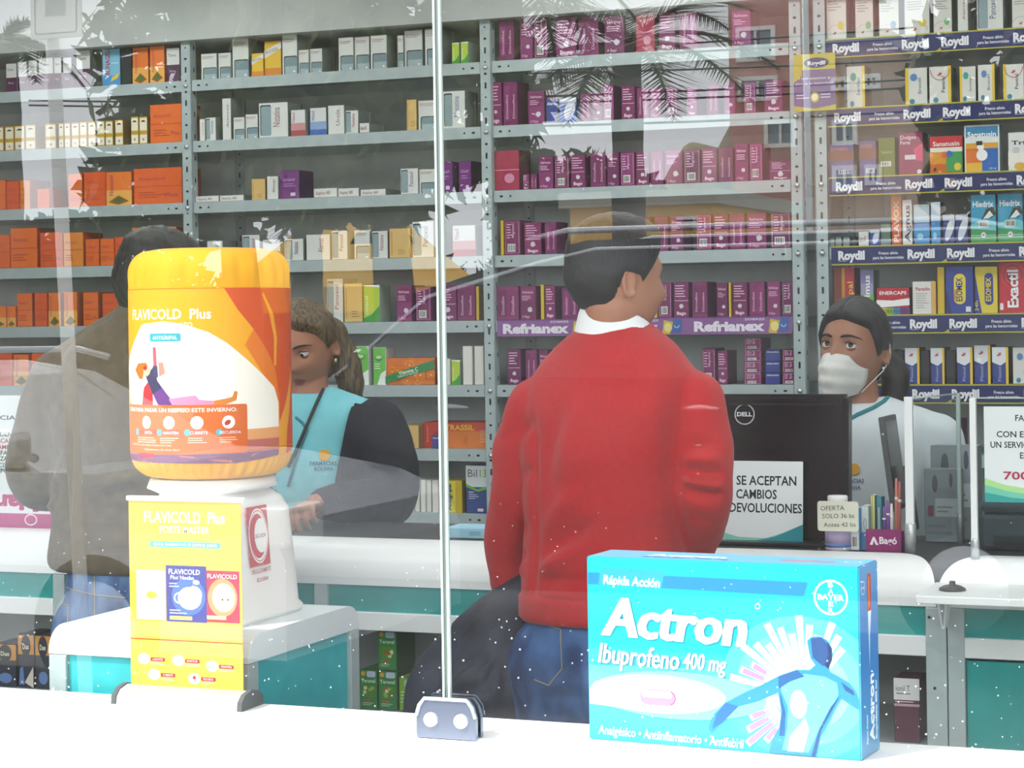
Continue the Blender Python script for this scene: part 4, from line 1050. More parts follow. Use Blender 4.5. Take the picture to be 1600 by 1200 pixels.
a = Art()
a.poly(AP((920, 898), (1268, 908), (1262, 930), (920, 916)), '#1f86b4'); a.poly(AP((942, 890), (1046, 895), (1040, 922), (938, 917)), '#2fa6c2')
a.poly(AP((920, 1016), (960, 1018), (1090, 1030), (1090, 1045), (920, 1040)), '#35a8c0')
# glowing disc with radial bars
for k, c in enumerate(('#52c4d2', '#6ccfda', '#8edae2', '#b4e6ea')):
    q = 1 - k * .2
    cxy = A(1255, 1075); a.ell(cxy[0], cxy[1], .118 * q, .1 * q, c, 40, 20, 380)
c0 = Vector(A(1262, 1088))
for k in range(26):
    g = math.radians(52 + k * 8.4)
    if 235 < math.degrees(g) < 250: continue
    r0, r1 = .045, .088 + .012 * (k % 3)
    ww = .0052
    d_, n_ = Vector((math.cos(g), math.sin(g))), Vector((-math.sin(g), math.cos(g)))
    pk = 190 < math.degrees(g) < 262 or k in (12, 13, 15)
    pts = [c0 + d_ * r0 + n_ * ww * .6, c0 + d_ * r1 + n_ * ww, c0 + d_ * r1 - n_ * ww, c0 + d_ * r0 - n_ * ww * .6]
    pts = [(min(max(p.x, .002), AW - .002), min(max(p.y, .002), AH - .002)) for p in pts]
    a.poly(pts, WHT)
    if pk:
        p2 = [c0 + d_ * (r0 + .018) + n_ * ww * .6, c0 + d_ * (r1 - .004) + n_ * ww * .8, c0 + d_ * (r1 - .004) - n_ * ww * .8, c0 + d_ * (r0 + .018) - n_ * ww * .6]
        p2 = [(min(max(p.x, .002), AW - .002), min(max(p.y, .002), AH - .002)) for p in p2]
        a.poly(p2, '#d488ba')
# streak of light with the tablet
for k, (rx, ry, c) in enumerate(((.135, .034, '#7fd6de'), (.105, .028, '#a8e2e6'), (.085, .023, '#d2f0f0'), (.062, .019, WHT))):
    e = A(1030, 1085); a.ell(max(e[0], rx + .003), e[1], rx, ry, c, 40)
a.poly(AP((922, 1075), (1000, 1062), (1000, 1110), (922, 1100)), '#d2f0f0')
q0, q1 = A(1004, 1101), A(1062, 1080); a.rrect(q0[0], q0[1], q1[0], q1[1], (q1[1] - q0[1]) * .49, '#d690b8'); a.rrect(q0[0] + .004, q0[1] + .011, q1[0] - .006, q1[1] - .002, .003, '#f2d2e2'); a.ring(q1[0] - .0098, (q0[1] + q1[1]) / 2, .0096, .0096, .0016, '#a05a8a', 20, -80, 80)
# blue figure seen from the back with arms spread
BL_ = '#2f8fc8'
fig = [(1268, 1012), (1266, 1000), (1272, 994), (1284, 992), (1296, 998), (1303, 1010), (1304, 1024), (1300, 1036), (1298, 1048), (1312, 1056), (1328, 1066), (1338, 1080), (1341.5, 1094), (1341.5, 1108), (1330, 1100), (1316, 1090), (1308, 1104), (1296, 1130), (1284, 1150), (1276, 1183), (1205, 1177), (1214, 1150), (1222, 1136), (1226, 1112), (1221, 1082), (1190, 1096), (1160, 1104), (1140, 1122), (1130, 1132), (1116, 1146), (1112, 1138), (1120, 1118), (1140, 1098), (1170, 1082), (1196, 1070), (1222, 1056), (1250, 1046), (1270, 1046), (1278, 1038), (1270, 1026)]
a.poly(AP(*fig), BL_)
a.poly(AP((1225, 1062), (1262, 1052), (1292, 1056), (1310, 1066), (1312, 1084), (1300, 1108), (1284, 1136), (1266, 1176), (1226, 1172), (1234, 1140), (1236, 1104), (1226, 1080)), '#6fc4de')
a.poly(AP((1272, 996), (1288, 994), (1300, 1008), (1300, 1030), (1290, 1040), (1274, 1026)), '#27508c'); a.poly(AP((1296, 1000), (1303, 1012), (1303, 1030), (1297, 1044), (1292, 1038), (1298, 1022)), '#1c3466')
a.poly(AP((1222, 1056), (1250, 1046), (1262, 1056), (1240, 1064), (1222, 1076)), '#27609c'); a.poly(AP((1224, 1080), (1232, 1112), (1230, 1150), (1222, 1150), (1226, 1112)), '#1f5c98'); a.poly(AP((1314, 1086), (1306, 1102), (1286, 1140), (1276, 1182), (1270, 1182), (1282, 1140), (1300, 1104)), '#1f4f8c')
a.poly(AP((1316, 1064), (1334, 1078), (1336, 1086), (1322, 1078)), '#27508c'); a.poly(AP((1160, 1104), (1140, 1098), (1126, 1116), (1118, 1140), (1134, 1130)), '#2a6cae')
a.ell(*A(1252, 1100), .0125, .020, '#b8e8ee', 24); a.ell(*A(1252, 1102), .008, .014, WHT, 20)
a.poly(AP((1238, 1150), (1262, 1120), (1268, 1140), (1258, 1176), (1234, 1174)), '#a6dfe8')
# lettering
sl = math.atan2(-AH * 0.02, AW)
a.text('R\u00e1pida Acci\u00f3n', *A(946, 915), .0125, WHT, bold=.03, shear=.1, width=.088, rot=-.02)
x0, y0 = A(940, 993); a.heavy('Actron', x0 + .004, y0, .054, WHT, .0026, bold=.014, shear=.16, width=.216, rot=-.026)
a.ring(*A(1191, 947), .004, .004, .001, WHT, 16)
x0, y0 = A(936, 1036); a.heavy('Ibuprofeno', x0 + .001, y0, .028, WHT, .0007, bold=.006, shear=.12, width=.124, rot=-.03); x0, y0 = A(1072, 1045); a.heavy('400 mg', x0 + .001, y0, .023, WHT, .0006, bold=.006, shear=.12, width=.064, rot=-.03)
x0, y0 = A(935, 1146); a.text('Analg\u00e9sico \u2022 Antiinflamatorio \u2022 Antifebril', x0, y0, .0125, WHT, bold=.02, shear=.1, width=.222, rot=-.02)
c = A(1302, 931); a.ring(c[0], c[1], .0245, .0245, .0028, WHT, 44)
a.text('BAYER', c[0], c[1] - .0035, .0075, WHT, 'c', .03, width=.038)
for k, ch in enumerate('BAYER'):
    if k != 2: a.text(ch, c[0], c[1] - .0035 + (2 - k) * .0088, .0068, WHT, 'c', .03, width=.0072)
clip_art(a, .0018, .0018, AW - .0018, AH - .0018)
fm = MB(); fm.art(a, face_front(0, 0, 0), .00006); fm.build('front_print', act, fix=False)
a = Art()
def sx(t): return t * AD
a.rrect(sx(.42), .195, sx(.62), .252, .0045, '#c8402c'); a.rrect(sx(.47), .205, sx(.53), .248, .002, '#e9925a'); a.poly([(sx(.42), .2), (sx(.62), .2), (sx(.53), .165), (sx(.5), .12)], '#bfe0f2'); a.poly([(sx(.46), .2), (sx(.58), .2), (sx(.52), .17)], '#f2f6fa')
a.ring(sx(.2), .235, .0095, .0095, .001, WHT, 24); a.text('BAYER', sx(.2), .2335, .003, WHT, 'c', .02, width=.014)
a.heavy('Actron', sx(.68), .018, .019, WHT, .0008, bold=.015, rot=PI/2, width=.093); a.text('Ibuprofeno 400 mg', sx(.86), .018, .0085, WHT, bold=.03, rot=PI/2, width=.082); a.text('R\u00e1pida Acci\u00f3n', sx(.36), .018, .0065, WHT, bold=.02, rot=PI/2, width=.04)
fm = MB(); fm.art(a, face_right(AW, 0, 0), .00012); fm.build('side_print', act, fix=False)
a = Art(); a.text('Actron', .08, .035, .02, WHT, bold=.04, shear=.1, width=.12); a.text('Ibuprofeno 400 mg', .08, .018, .009, '#2f5f9a', bold=.02, width=.13); a.rect(.28, .04, .36, .052, '#c87a8a'); a.ring(.385, .05, .012, .012, .0014, WHT, 20)
fm = MB(); fm.art(a, face_top(0, 0, AH), .0002); fm.build('top_print', act, fix=False)
# ================================================================== sales counter
KY, KZ, KD = 1.34, 1.05, .485            # front face, top, depth
M_tealD = noisy('teal_glass_panel', '#1d9290', '#24a09c', 12, 0.25, lo=.3, hi=.7)
M_wprof = mat('#e9ebea', 0.35)
M_dark = mat('#2c2e31', 0.45)
M_black = mat('#101114', 0.3)
xgap = xat(1463, KY, 920)
xe = X1 - .05
xl = X0 + .05
def bull(rz, ry, dz=0.0, dy=0.0, n=10):
    return [(dy + ry - ry * math.cos(g), KZ - dz - rz + rz * math.sin(g)) for g in np.linspace(0, PI/2, n)]
ctr = empty('sales_counter', (0, KY, 0), 'long white and teal sales counter with a rounded front edge across the shop', 'counter')
b = MB(); p = bull(.075, .11, .004, .004); b.ext_x([(.004, KZ - .086)] + p + [(KD, KZ - .004), (KD, KZ - .086)], xl, xe, M_dark); b.build('countertop', ctr)
def fascia(x0, x1, end_at):
    """rounded aluminium front edge whose end is cut to a curve"""
    nx, n = 26, 12
    vs, fs = [], []
    L = .105
    xs_ = sorted(set([x0, x1] + [(x1 - L * (1 - math.sin(g)) if end_at == 1 else x0 + L * (1 - math.sin(g))) for g in np.linspace(0, PI/2, nx)]))
    for x in xs_:
        t = (x - (x1 - L)) / L if end_at == 1 else ((x0 + L) - x) / L
        t = min(max(t, 0), 1)
        k = math.sqrt(max(1 - t * t, 0.0004))
        for g in np.linspace(0, PI/2 * k, n):
            vs.append((x, .11 - .11 * math.cos(g), KZ - .075 + .075 * math.sin(g)))
    for i in range(len(xs_) - 1):
        for j in range(n - 1): fs.append([i*n+j, (i+1)*n+j, (i+1)*n+j+1, i*n+j+1])
    m = MB(); m.add(vs, fs, M_wprof, None, True)
    m.box((x0, 0, KZ - .092), (x1, .006, KZ - .075), M_wprof)
    return m.build('front_edge', ctr)
fascia(xl, xgap - .001, 1); fascia(xgap + .001, xe, -1)
zt2 = KZ - .092; z1 = zat(700, 962, KY); z2 = z1 - .040
px = [xl, xat(85, KY), xat(494, KY), xgap + .02, xe]
for k in range(4):
    MB().box((px[k] + .016, .010, z1), (px[k + 1] - .016, .016, zt2), M_tealD).build('panel', ctr)
    MB().box((px[k] + .016, .0, z2), (px[k + 1] - .016, .02, z1), M_wprof, .002).build('rail', ctr)
for k in range(5):
    x = px[k]
    wd = .042 if k == 3 else .016
    q = MB()
    if k == 3:
        q.box((x - wd, -.004, 0), (x - .001, .03, zt2 - .001), M_grey, .002); q.box((x + .001, -.004, 0), (x + wd - .008, .03, zt2 - .001), M_grey, .002)
        for sx_, sz in ((-.034, -.02), (-.012, -.01), (-.025, -.16)):
            q.lathe([(.003, 0), (.003, .002)], M_hole, 10, Matrix.Translation((x + sx_, -.004, zt2 + sz)) @ Matrix.Rotation(PI/2, 4, 'X'))
    else: q.box((x - wd, 0, 0), (x + wd, .03, zt2 - .001), M_grey, .002)
    q.build('post', ctr)
SH = .676
MB().box((xl, .03, SH - .018), (xe, KD - .02, SH), M_grey).build('shelf', ctr)
MB().box((xl, KD - .02, .05), (xe, KD - .004, KZ - .09), M_greyD).build('back_panel', ctr)
MB().box((xl, .05, 0), (xe, KD - .03, .06), M_grey).build('plinth', ctr)
MB().box((px[3] + .036, .008, .08), (px[4] - .02, .014, z2 - .006), M_tealD).build('panel', ctr)
MB().box((xl + .02, .008, .06), (px[3] - .05, .014, SH - .02), M_tealD).build('panel', ctr)
# green packs and dark packs on the shelf under the counter
def s_herb(w, h, v):
    a = Art(); a.ell(.2*w, .9*h, .12*w, .06*h, '#e2a52c'); a.rrect(.4*w, .82*h, .9*w, .97*h, .1*w, '#c3d0e2')
    a.text('Teraval', .08*w, .68*h, .09*h, '#d9ecd2', bold=.02, width=.8*w); a.poly([(.1*w, .62*h), (.9*w, .58*h), (.75*w, .3*h), (.3*w, .3*h)], '#5a8a2a')
    for q in range(5): a.ell(w * R.uniform(.25, .75), h * R.uniform(.36, .56), .1*w, .05*h, R.choice(['#c8d86a', '#8fbf4a', '#d9e6a8', '#a85a2a']), 12)
    a.rect(.2*w, .2*h, .6*w, .25*h, '#b8642a'); fine(a, .15*w, .8*w, .08*h, .17*h, 2, '#bfe0b8'); return '#2f8a3e', '#1f5a2c', a
def s_lime2(w, h, v):
    a = Art(); a.rrect(.3*w, .72*h, .9*w, .92*h, .1*w, '#c3d0e2'); fine(a, .1*w, .8*w, .2*h, .6*h, 4, '#cfe0a8'); return '#86b82e', '#4a6a1c', a
def s_duo(w, h, v):
    a = Art(); a.rect(0, .62*h, w, .98*h, '#c98a34'); a.ell(.5*w, .78*h, .3*w, .2*h, '#1c2434'); a.text('Duo', .5*w, .72*h, .1*h, '#e6d9b8', 'c', .02, width=.4*w)
    if v % 2: a.poly([(.4*w, .1*h), (.95*w, .0*h), (.95*w, .4*h)], '#cfc8b8'); a.poly([(.05*w, .06*h), (.4*w, .06*h), (.3*w, .4*h), (.12*w, .36*h)], '#5a7ab0')
    else: a.ell(.5*w, .2*h, .3*w, .12*h, '#5a7ab0')
    return '#1c2638', '#10151f', a
ST.update(HB=(s_herb, 'green herbal carton', .10), L2=(s_lime2, 'light green carton', .10), DU=(s_duo, 'navy carton with orange band', .09))
gy = KY + .05
def low(u0, u1, v0, v1, st, v, label, grp, dy=0.0, z=None):
    x0, x1 = xat(u0, gy + dy, 1050), xat(u1, gy + dy, 1050)
    h = (v1 - v0) * mpp((u0 + u1) / 2, gy + dy)
    return carton(x0, x1 - .001, gy + dy, SH + .0005 if z is None else z, h, st, v, label, grp)
hh = 61 * mpp(600, gy)
low(562, 590, 1052, 1113, 'HB', 0, 'green herbal carton under the counter, beside the teal cabinet', 'green cartons under the counter')
low(591, 621, 1052, 1113, 'HB', 1, 'green herbal carton under the counter, carrying another green carton', 'green cartons under the counter')
low(591, 621, 988, 1050, 'HB', 2, 'green herbal carton under the counter, on top of another', 'green cartons under the counter', 0, SH + hh + .002)
low(623, 652, 1060, 1113, 'L2', 3, 'light green carton under the counter next to the dark jacket', 'green cartons under the counter')
for k, (u0, u1, v0) in enumerate(((-8, 26, 1015), (29, 54, 998), (56, 80, 998))):
    low(u0, u1, v0, 1082, 'DU', k, 'navy and orange carton under the counter, ' + ('cut by the picture edge', 'middle of three', 'nearest the teal cabinet')[k], 'navy cartons under the counter')
# wine and white carton right of the display carton
def s_ion(w, h, v):
    a = Art(); a.rect(0, .66*h, w, h, '#e4e2e0'); a.text('ionil T', .08*w, .8*h, .09*h, '#4a4650', width=.55*w); a.rect(0, .58*h, w, .6*h, '#c9a8b2'); fine(a, .05*w, .95*w, .6*h, .65*h, 1, '#d8c0c8'); a.rect(0, .565*h, w, .575*h, '#d8c8cc'); fine(a, .1*w, .9*w, .72*h, .78*h, 1, '#8a8a92')
    return '#5a1838', '#3a1024', a
ST['IO'] = (s_ion, 'wine red and white carton', .08)
low(1396, 1437, 1066, 1166, 'IO', 0, 'wine red and white carton lettered ionil T under the counter', None)
# ---- hinged board beyond the counter and its bracket
sy0 = KY - .215
bx = xat(1430, sy0, 935)
zt3 = zat(1500, 933, sy0)
bd = empty('hinged_shelf', (bx, sy0, zt3), 'white hinged shelf board on a bracket in front of the counter', 'shelf')
MB().box((0, 0, -.015), (.9, .205, 0), M_wprof, .002).build('board', bd)
k = MB(); ux = xat(1478, KY - .02, 980) - bx
k.prism([(ux - .014, -.017), (ux + .012, -.017), (ux + .004, -.085), (ux - .002, -.085)], .16, .2, mat('#dfe2e2', .4), None)
k.prism([(ux - .006, -.022), (ux + .004, -.022), (ux + .001, -.078)], .155, .161, mat('#9aa0a2', .4), None); k.build('bracket', bd)
kn = MB().lathe([(.026, 0), (.025, .004), (.016, .009), (.006, .011), (.006, .017), (.003, .018)], M_black, 28); o = kn.build('cable_grommet', loc=(xat(1488, sy0 + .09, 915), sy0 + .09, zt3 + .0005))
props(o, 'round black plastic cap lying on the white hinged shelf', 'cap')
# ---- monitor seen from behind
my = 1.60
mon = empty('monitor', (xat(1215, my, 750), my, KZ - .004), 'black computer monitor seen from behind with a notice taped on', 'monitor')
mx0, mx1 = xat(1100, my) - mon.location.x, xat(1324, my) - mon.location.x
mz0, mz1 = zat(1250, 846, my) - KZ, zat(1250, 612, my) - KZ
b = MB(); M_mon = noisy('glossy_black_plastic', '#0e0f12', '#16171b', 6, 0.22)
bm = bmesh.new(); bmesh.ops.create_cube(bm, size=1)
for v in bm.verts:
    f = v.co.y < 0
    v.co = Vector(((mx0 + mx1)/2 + v.co.x * (mx1 - mx0) * (1 if not f else .985), v.co.y * .045, (mz0 + mz1)/2 + v.co.z * (mz1 - mz0) * (1 if not f else .985)))
bmesh.ops.bevel(bm, geom=bm.edges[:], offset=.010, segments=3, affect='EDGES'); b.from_bm(bm, M_mon); bm.free()
b.box((mx0 + .02, -.027, mz1 - .026), (mx1 - .03, -.0215, mz1 - .022), mat('#050607', .5))
for o in (b.build('housing', mon),): o.rotation_euler = (math.radians(-4), 0, 0)
b = MB().box((-.05, .03, 0), (.05, .09, .012), M_black, .004); b.box((-.12, -.08, 0), (.12, .12, .010), M_black, .004); b.build('stand_base', mon)
MB().box((-.03, .0, .01), (.03, .03, mz0 + .12), M_black, .004).build('stand_neck', mon)
a = Art(); lx, lz = xat(1162, my) - mon.location.x, zat(1162, 645, my) - KZ
a.ring(lx, lz, .0225, .0225, .0022, '#b9bcc2', 40); a.text('DELL', lx, lz - .004, .0085, '#c4c7cc', 'c', .04, width=.034)
o = MB().art(a, face_front(0, -.0238, 0)).build('maker_badge', mon, fix=False); o.rotation_euler = (math.radians(-4), 0, 0)
MB().box((mx1 + .001, -.004, mz0 + .03), (mx1 + .002, .004, mz0 + .09), M_hole).build('button_strip', mon)
def notice(name, x0, z0, w, h, y, art, label, cat, rx=0.0):
    m = MB(); m.box((0, 0, 0), (w, .0006, h), mat('#dfe4e4', .6)).art(art, face_front(0, 0, 0), .0002)
    o = m.build(name, loc=(x0, y, z0), fix=False); o.rotation_euler.x = rx
    return props(o, label, cat)
nx0, nx1 = xat(1108, my - .03), xat(1252, my - .03); nz0, nz1 = zat(1200, 853, my - .03), zat(1200, 720, my - .03)
w, h = nx1 - nx0, nz1 - nz0
a = Art(); a.rect(0, 0, w, .05*h, '#168c96'); a.poly([(.0, 0), (w, 0), (w, .26*h), (.8*w, .17*h), (.6*w, .1*h), (.3*w, .11*h), (0, .2*h)], '#7ec4b4'); a.poly([(.1*w, 0), (w, 0), (w, .27*h), (.86*w, .2*h), (.7*w, .12*h), (.45*w, .06*h)], '#148a94')
for s, z, x, ww in (('NO SE ACEPTAN', .72, .5, .86), ('CAMBIOS', .56, .5, .44), ('NI DEVOLUCIONES', .40, .53, .92)): a.text(s, x*w, z*h, .105*h, '#1d232e', 'c', .02, width=ww*w)
notice('paper_notice', nx0, nz0, w, h, my - .047, a, 'white notice NO SE ACEPTAN CAMBIOS taped on the black monitor', 'notice', math.radians(-4))
# ---- small goods beside the monitor
iy = 1.50
TOP = KZ - .0035
def pos(u, y=iy): return xat(u, y, 860)
bt = empty('pill_bottle', (pos(1310), iy, TOP), 'white plastic pill bottle standing behind the OFERTA price card', 'bottle')
MB().lathe([(.026, 0), (.027, .004), (.027, .070), (.024, .082), (.020, .088), (.020, .092)], mat('#d9d2dc', .4), 28).build('bottle_body', bt)
MB().lathe([(.021, .092), (.021, .112), (.019, .114)], mat('#eceae6', .4), 28).build('cap', bt)
o = MB().lathe([(.0273, .008), (.0273, .060)], mat('#b9a9cc', .5), 28); o.lathe([(.0275, .008), (.0275, .016)], mat('#6a86c0', .5), 28); o.build('label_band', bt)
cx0, cx1, cz0, cz1 = xat(1273, iy - .04), xat(1337, iy - .04), zat(1305, 830, iy - .04), zat(1305, 783, iy - .04)
w, h = cx1 - cx0, cz1 - cz0
a = Art(); a.text('OFERTA', .08*w, .68*h, .15*h, '#4a4a46', width=.58*w, rot=.04); a.text('SOLO 36 bs', .12*w, .42*h, .15*h, '#4a4a46', width=.78*w, rot=.04); a.text('Antes 42 bs', .15*w, .14*h, .14*h, '#4a4a46', width=.78*w, rot=.03)
m = MB(); aa = Art(); aa.rrect(0, 0, w, h, .006, '#dcdcc9')
m.box((.004, 0, .004), (w - .004, .0008, h - .004), mat('#dcdcc9', .6)); m.art(aa, face_front(0, -.0002, 0), .0003); m.art(a, face_front(0, -.0007, 0), .0002)
m.box((w*.4, .0008, .002), (w*.6, .012, .010), mat('#dcdcc9', .6))
props(m.build('price_card', loc=(cx0, iy - .0415, cz0), fix=False), 'cream handwritten OFERTA price card against the pill bottle', 'card')
def cart2(u0, u1, v0, st, v, label, y=iy, name='medicine_carton'):
    x0, x1 = pos(u0, y), pos(u1, y); return carton(x0, x1 - .001, y, TOP, (868 - v0) * mpp(u0, y), st, v, label, 'small cartons by the cash desk', name=name)
ST['CB'] = (s_plain('#d9dcda', '#3f8ac0', None, extra=lambda a, w, h: (a.rect(0, .45*h, w, h, '#3f97cc'), barcode(a, .2*w, .06*h, .6*w, .3*h))), '', .04)
ST['CW'] = (s_plain('#cfd3c9', '#8aa0a8', None, extra=lambda a, w, h: (a.ring(.5*w, .6*h, .2*w, .12*h, .06*w, '#3f86a8'), a.rect(0, 0, w, .4*h, '#4f9cc8'))), '', .05)
ST['CY'] = (s_plain('#d9d38a', '#6a8a8a', None, extra=lambda a, w, h: a.rect(.3*w, 0, .5*w, h, '#b8a83a')), '', .03)
ST['CT'] = (s_plain('#3f8c96', '#2a5a66', None, extra=lambda a, w, h: a.rect(.3*w, .1*h, .6*w, .8*h, '#b8c8c6')), '', .03)
cart2(1329, 1344, 802, 'CB', 0, 'slim blue carton with barcode beside the pill bottle')
cart2(1346, 1359, 800, 'CW', 1, 'pale carton with blue ring between blue carton and magenta holder', iy + .02)
cart2(1361, 1369, 785, 'CY', 2, 'thin yellow pack behind the magenta holder', iy + .045)
cart2(1370, 1380, 787, 'CT', 3, 'thin teal pack behind the magenta holder', iy + .045)
hx0, hx1 = pos(1355), pos(1410); w, h = hx1 - hx0, (868 - 833) * mpp(1380, iy)
hd = empty('leaflet_holder', (hx0, iy - .01, TOP), 'magenta card holder lettered Bago on the counter', 'holder')
a = Art(); a.text('Bag\u00f3', .38*w, .36*h, .3*h, '#f0e2ea', bold=.03, width=.5*w); a.poly([(.1*w, .3*h), (.2*w, .66*h), (.24*w, .66*h), (.36*w, .3*h), (.28*w, .3*h), (.22*w, .5*h), (.19*w, .3*h)], '#f0e2ea')
M_mg = mat('#8c2468', .45)
m = MB().box((0, 0, 0), (w, .0015, h), M_mg).art(a, face_front(0, 0, 0)); m.box((0, .0015, 0), (w, .03, .0015), M_mg); m.box((0, .0285, .0), (w, .03, h*.9), M_mg); m.box((0, .0015, .0015), (.0015, .0285, h*.9), M_mg); m.box((w - .0015, .0015, .0015), (w, .0285, h*.9), M_mg)
m.build('holder_box', hd, fix=False)
for k, (u, v, c) in enumerate(((1383, 800, '#6a4a8c'), (1388, 790, '#7a4a9a'), (1393, 795, '#d9d6cc'), (1400, 755, '#c87a70'), (1404, 760, '#b86a62'))):
    x = pos(u); z1_ = (868 - v) * mpp(u, iy)
    m = MB().tube([(0, 0, 0), (.0012 * (k - 2), .002, z1_ * .82), (.0014 * (k - 2), .002, z1_)], [.0035, .0035, .0022], mat(c, .4), 10); m.tube([(0.0012 * (k - 2), .002, z1_ * .70), (.0012 * (k - 2), .002, z1_ * .74)], .0042, mat('#e0dfda', .4), 10)
    props(m.build('pen', loc=(x, iy + .005, TOP + .002)), ('dark violet pen', 'bright violet pen', 'white pen', 'tall pink pen', 'tall rose pen at the end')[k] + ' standing in the magenta holder', 'pen', 'pens in the magenta holder')
# tilted tablet seen edge-on
ty = iy + .11
t0, t1 = at(1396, 800, ty), at(1376, 652, ty)
L = (t1 - t0).length; ang = math.atan2(t1.x - t0.x, t1.z - t0.z)
tb = MB().box((-.006, 0, 0), (.006, .13, L), mat('#4a4d4e', .4), .002); tb.box((.006, .008, .01), (.0064, .122, L - .01), mat('#101318', .2))
tb.tube([(0, -.0006, L * .82), (0, -.0012, L * .82)], .0025, mat('#c9cccc', .3), 10)
tb.box((.02, .06, -.05), (.026, .12, L * .45), mat('#4a4d4e', .4), .002)
o = tb.build('tablet', loc=t0); o.rotation_euler.y = ang; props(o, 'dark grey tablet standing tilted, seen edge-on before the masked woman', 'tablet')
# ---- glass screens with their posts
M_scr = clear_glass('screen_glass', .05, (.93, .97, .97))
def screen_post(u0, u1, v0, v1, fv0, fv1, y, label, foot=True, square=True):
    x0, x1 = xat(u0, y, v0), xat(u1, y, v0); zb_ = TOP if foot else zat(u0, v1, y); zt_ = zat(u0, v0, y)
    e = empty('screen_post', ((x0 + x1) / 2, y, TOP), label, 'post', 'posts of the glass counter screens')
    hw = (x1 - x0) / 2
    zf = zat(u0, fv0, y) - TOP if foot else zb_ - TOP
    MB().box((-hw, -.007, zf if foot else zb_ - TOP), (hw, .007, zt_ - TOP), M_wprof if square else mat('#a9bcb6', .2), .0012).build('upright', e)
    if foot: MB().lathe([(hw * 1.35, 0), (hw * 1.35, zf + .004), (hw * 1.2, zf + .006)], M_alu, 24).build('socket', e)
    return e
sy_ = 1.47
screen_post(1413, 1426, 620, 870, 822, 870, sy_, 'white screen post with aluminium socket beside the tablet')
screen_post(1494, 1500, 614, 848, 803, 848, sy_ + .22, 'thin grey screen post standing behind the two white ones', True, False)
screen_post(1515, 1525, 622, 845, 845, 870, sy_ - .05, 'white screen post next to the phone number notice', True)
def sheet(x0, x1, y0, y1, z0, z1, label):
    m = MB(); m.add([(x0, y0, z0), (x1, y1, z0), (x1, y1, z1), (x0, y0, z1)], [[0, 1, 2, 3]], M_scr)
    d = Vector((x1 - x0, y1 - y0, 0)).normalized(); nn = Vector((-d.y, d.x, 0)) * .002
    for (p, q) in (((x0, y0, z1), (x1, y1, z1)), ):
        m.tube([p, q], .0018, mat('#b8c9c4', .2), 6)
    return props(m.build('glass_screen', fix=False), label, 'glass screen')
sheet(xat(1427, sy_), xat(1494, sy_ + .22), sy_, sy_ + .22, TOP + .02, zat(1427, 622, sy_), 'clear glass screen between the tablet side post and the rear post')
s2 = xat(1526, sy_ - .05)
sheet(s2, s2 + .62, sy_ - .05, sy_ - .05, TOP + .035, zat(1526, 622, sy_ - .05), 'clear glass screen carrying the phone number notice')
px0 = xat(1535, sy_ - .056); pz0, pz1 = zat(1535, 784, sy_ - .056), zat(1535, 635, sy_ - .056)
w, h = .205, pz1 - pz0
a = Art(); a.poly([(0, .0), (w, 0), (w, .06*h), (.6*w, .02*h), (.25*w, .05*h), (0, .1*h)], '#1f9a94'); a.poly([(0, .1*h), (.25*w, .05*h), (.6*w, .02*h), (w, .06*h), (w, .12*h), (.5*w, .07*h), (.2*w, .12*h), (0, .18*h)], '#6cc2a8'); a.poly([(0, .18*h), (.2*w, .12*h), (.5*w, .07*h), (w, .12*h), (w, .17*h), (.5*w, .13*h), (.2*w, .18*h), (0, .25*h)], '#a8d88c')
for s, z, x, ww, c in (('FARMACIAS', .85, .3, .4, '#3a3a40'), ('CON EL CODIGO DE', .68, .12, .8, '#2c2c34'), ('UN SERVICIO DE CALIDAD', .57, .06, .9, '#2c2c34'), ('ESTAS A TIEMPO', .46, .34, .56, '#2c2c34'), ('PARA LLAMAR', .35, .50, .44, '#2c2c34'), ('70013 482', .24, .18, .70, '#a82846')):
    a.text(s, x*w, z*h, (.062 if c != '#a82846' else .08)*h, c, 'l', .02, width=ww*w)
notice('paper_notice', px0, pz0, w, h, sy_ - .058, a, 'white notice with a red phone number on the glass screen', 'notice')
# ---- grey packs and the printer behind the screens
m = MB(); gx0, gx1, gz = xat(1440, 1.66, 860), xat(1496, 1.66, 860), (860 - 745) * mpp(1470, 1.66)
def s_grey(w, h, v):
    a = Art(); a.rect(.3*w, .35*h, .95*w, .6*h, '#c2cace'); fine(a, .35*w, .9*w, .38*h, .5*h, 2, '#8a9298'); a.rect(.1*w, .35*h, .25*w, .5*h, '#8a4a5a'); a.ell(.3*w, .8*h, .08*w, .12*h, '#4a5258'); a.ell(.75*w, .85*h, .05*w, .1*h, '#4a5258'); fine(a, .05*w, .95*w, .06*h, .25*h, 2, '#7d8a92')
    return '#8f9ba0', '#5f6a6e', a
ST['GY'] = (s_grey, '', .1)
carton(gx0, gx1, 1.70, TOP, gz, 'GY', 0, 'grey printed carton behind the glass screen', None, dep=.045, name='supply_carton')
carton(gx0 + .004, gx1 + .03, 1.755, TOP, gz * 1.3, 'GY', 1, 'taller pale grey carton behind another grey carton at the screen', None, dep=.05, name='supply_carton')
pr = empty('printer', (xat(1530, 1.56, 850) + .12, 1.56, TOP), 'dark grey desktop printer behind the phone number notice', 'printer')
hz = (866 - 786) * mpp(1570, 1.62); hw = .12
MB().box((-hw, 0, 0.0005), (hw + .12, .20, hz * .72), mat('#2c333a', .4), .01).build('body', pr); MB().box((-hw, .0, hz * .73), (hw + .12, .23, hz), mat('#3a434a', .4), .012).build('lid', pr)
MB().box((-hw + .03, -.004, .012), (hw + .1, .002, hz * .3), M_black).build('paper_slot', pr)
a = Art(); a.text('EPSON', .03, hz * .5, .009, '#8a949a', bold=.03); MB().art(a, face_front(0, 0, 0)).build('maker_name', pr, fix=False)
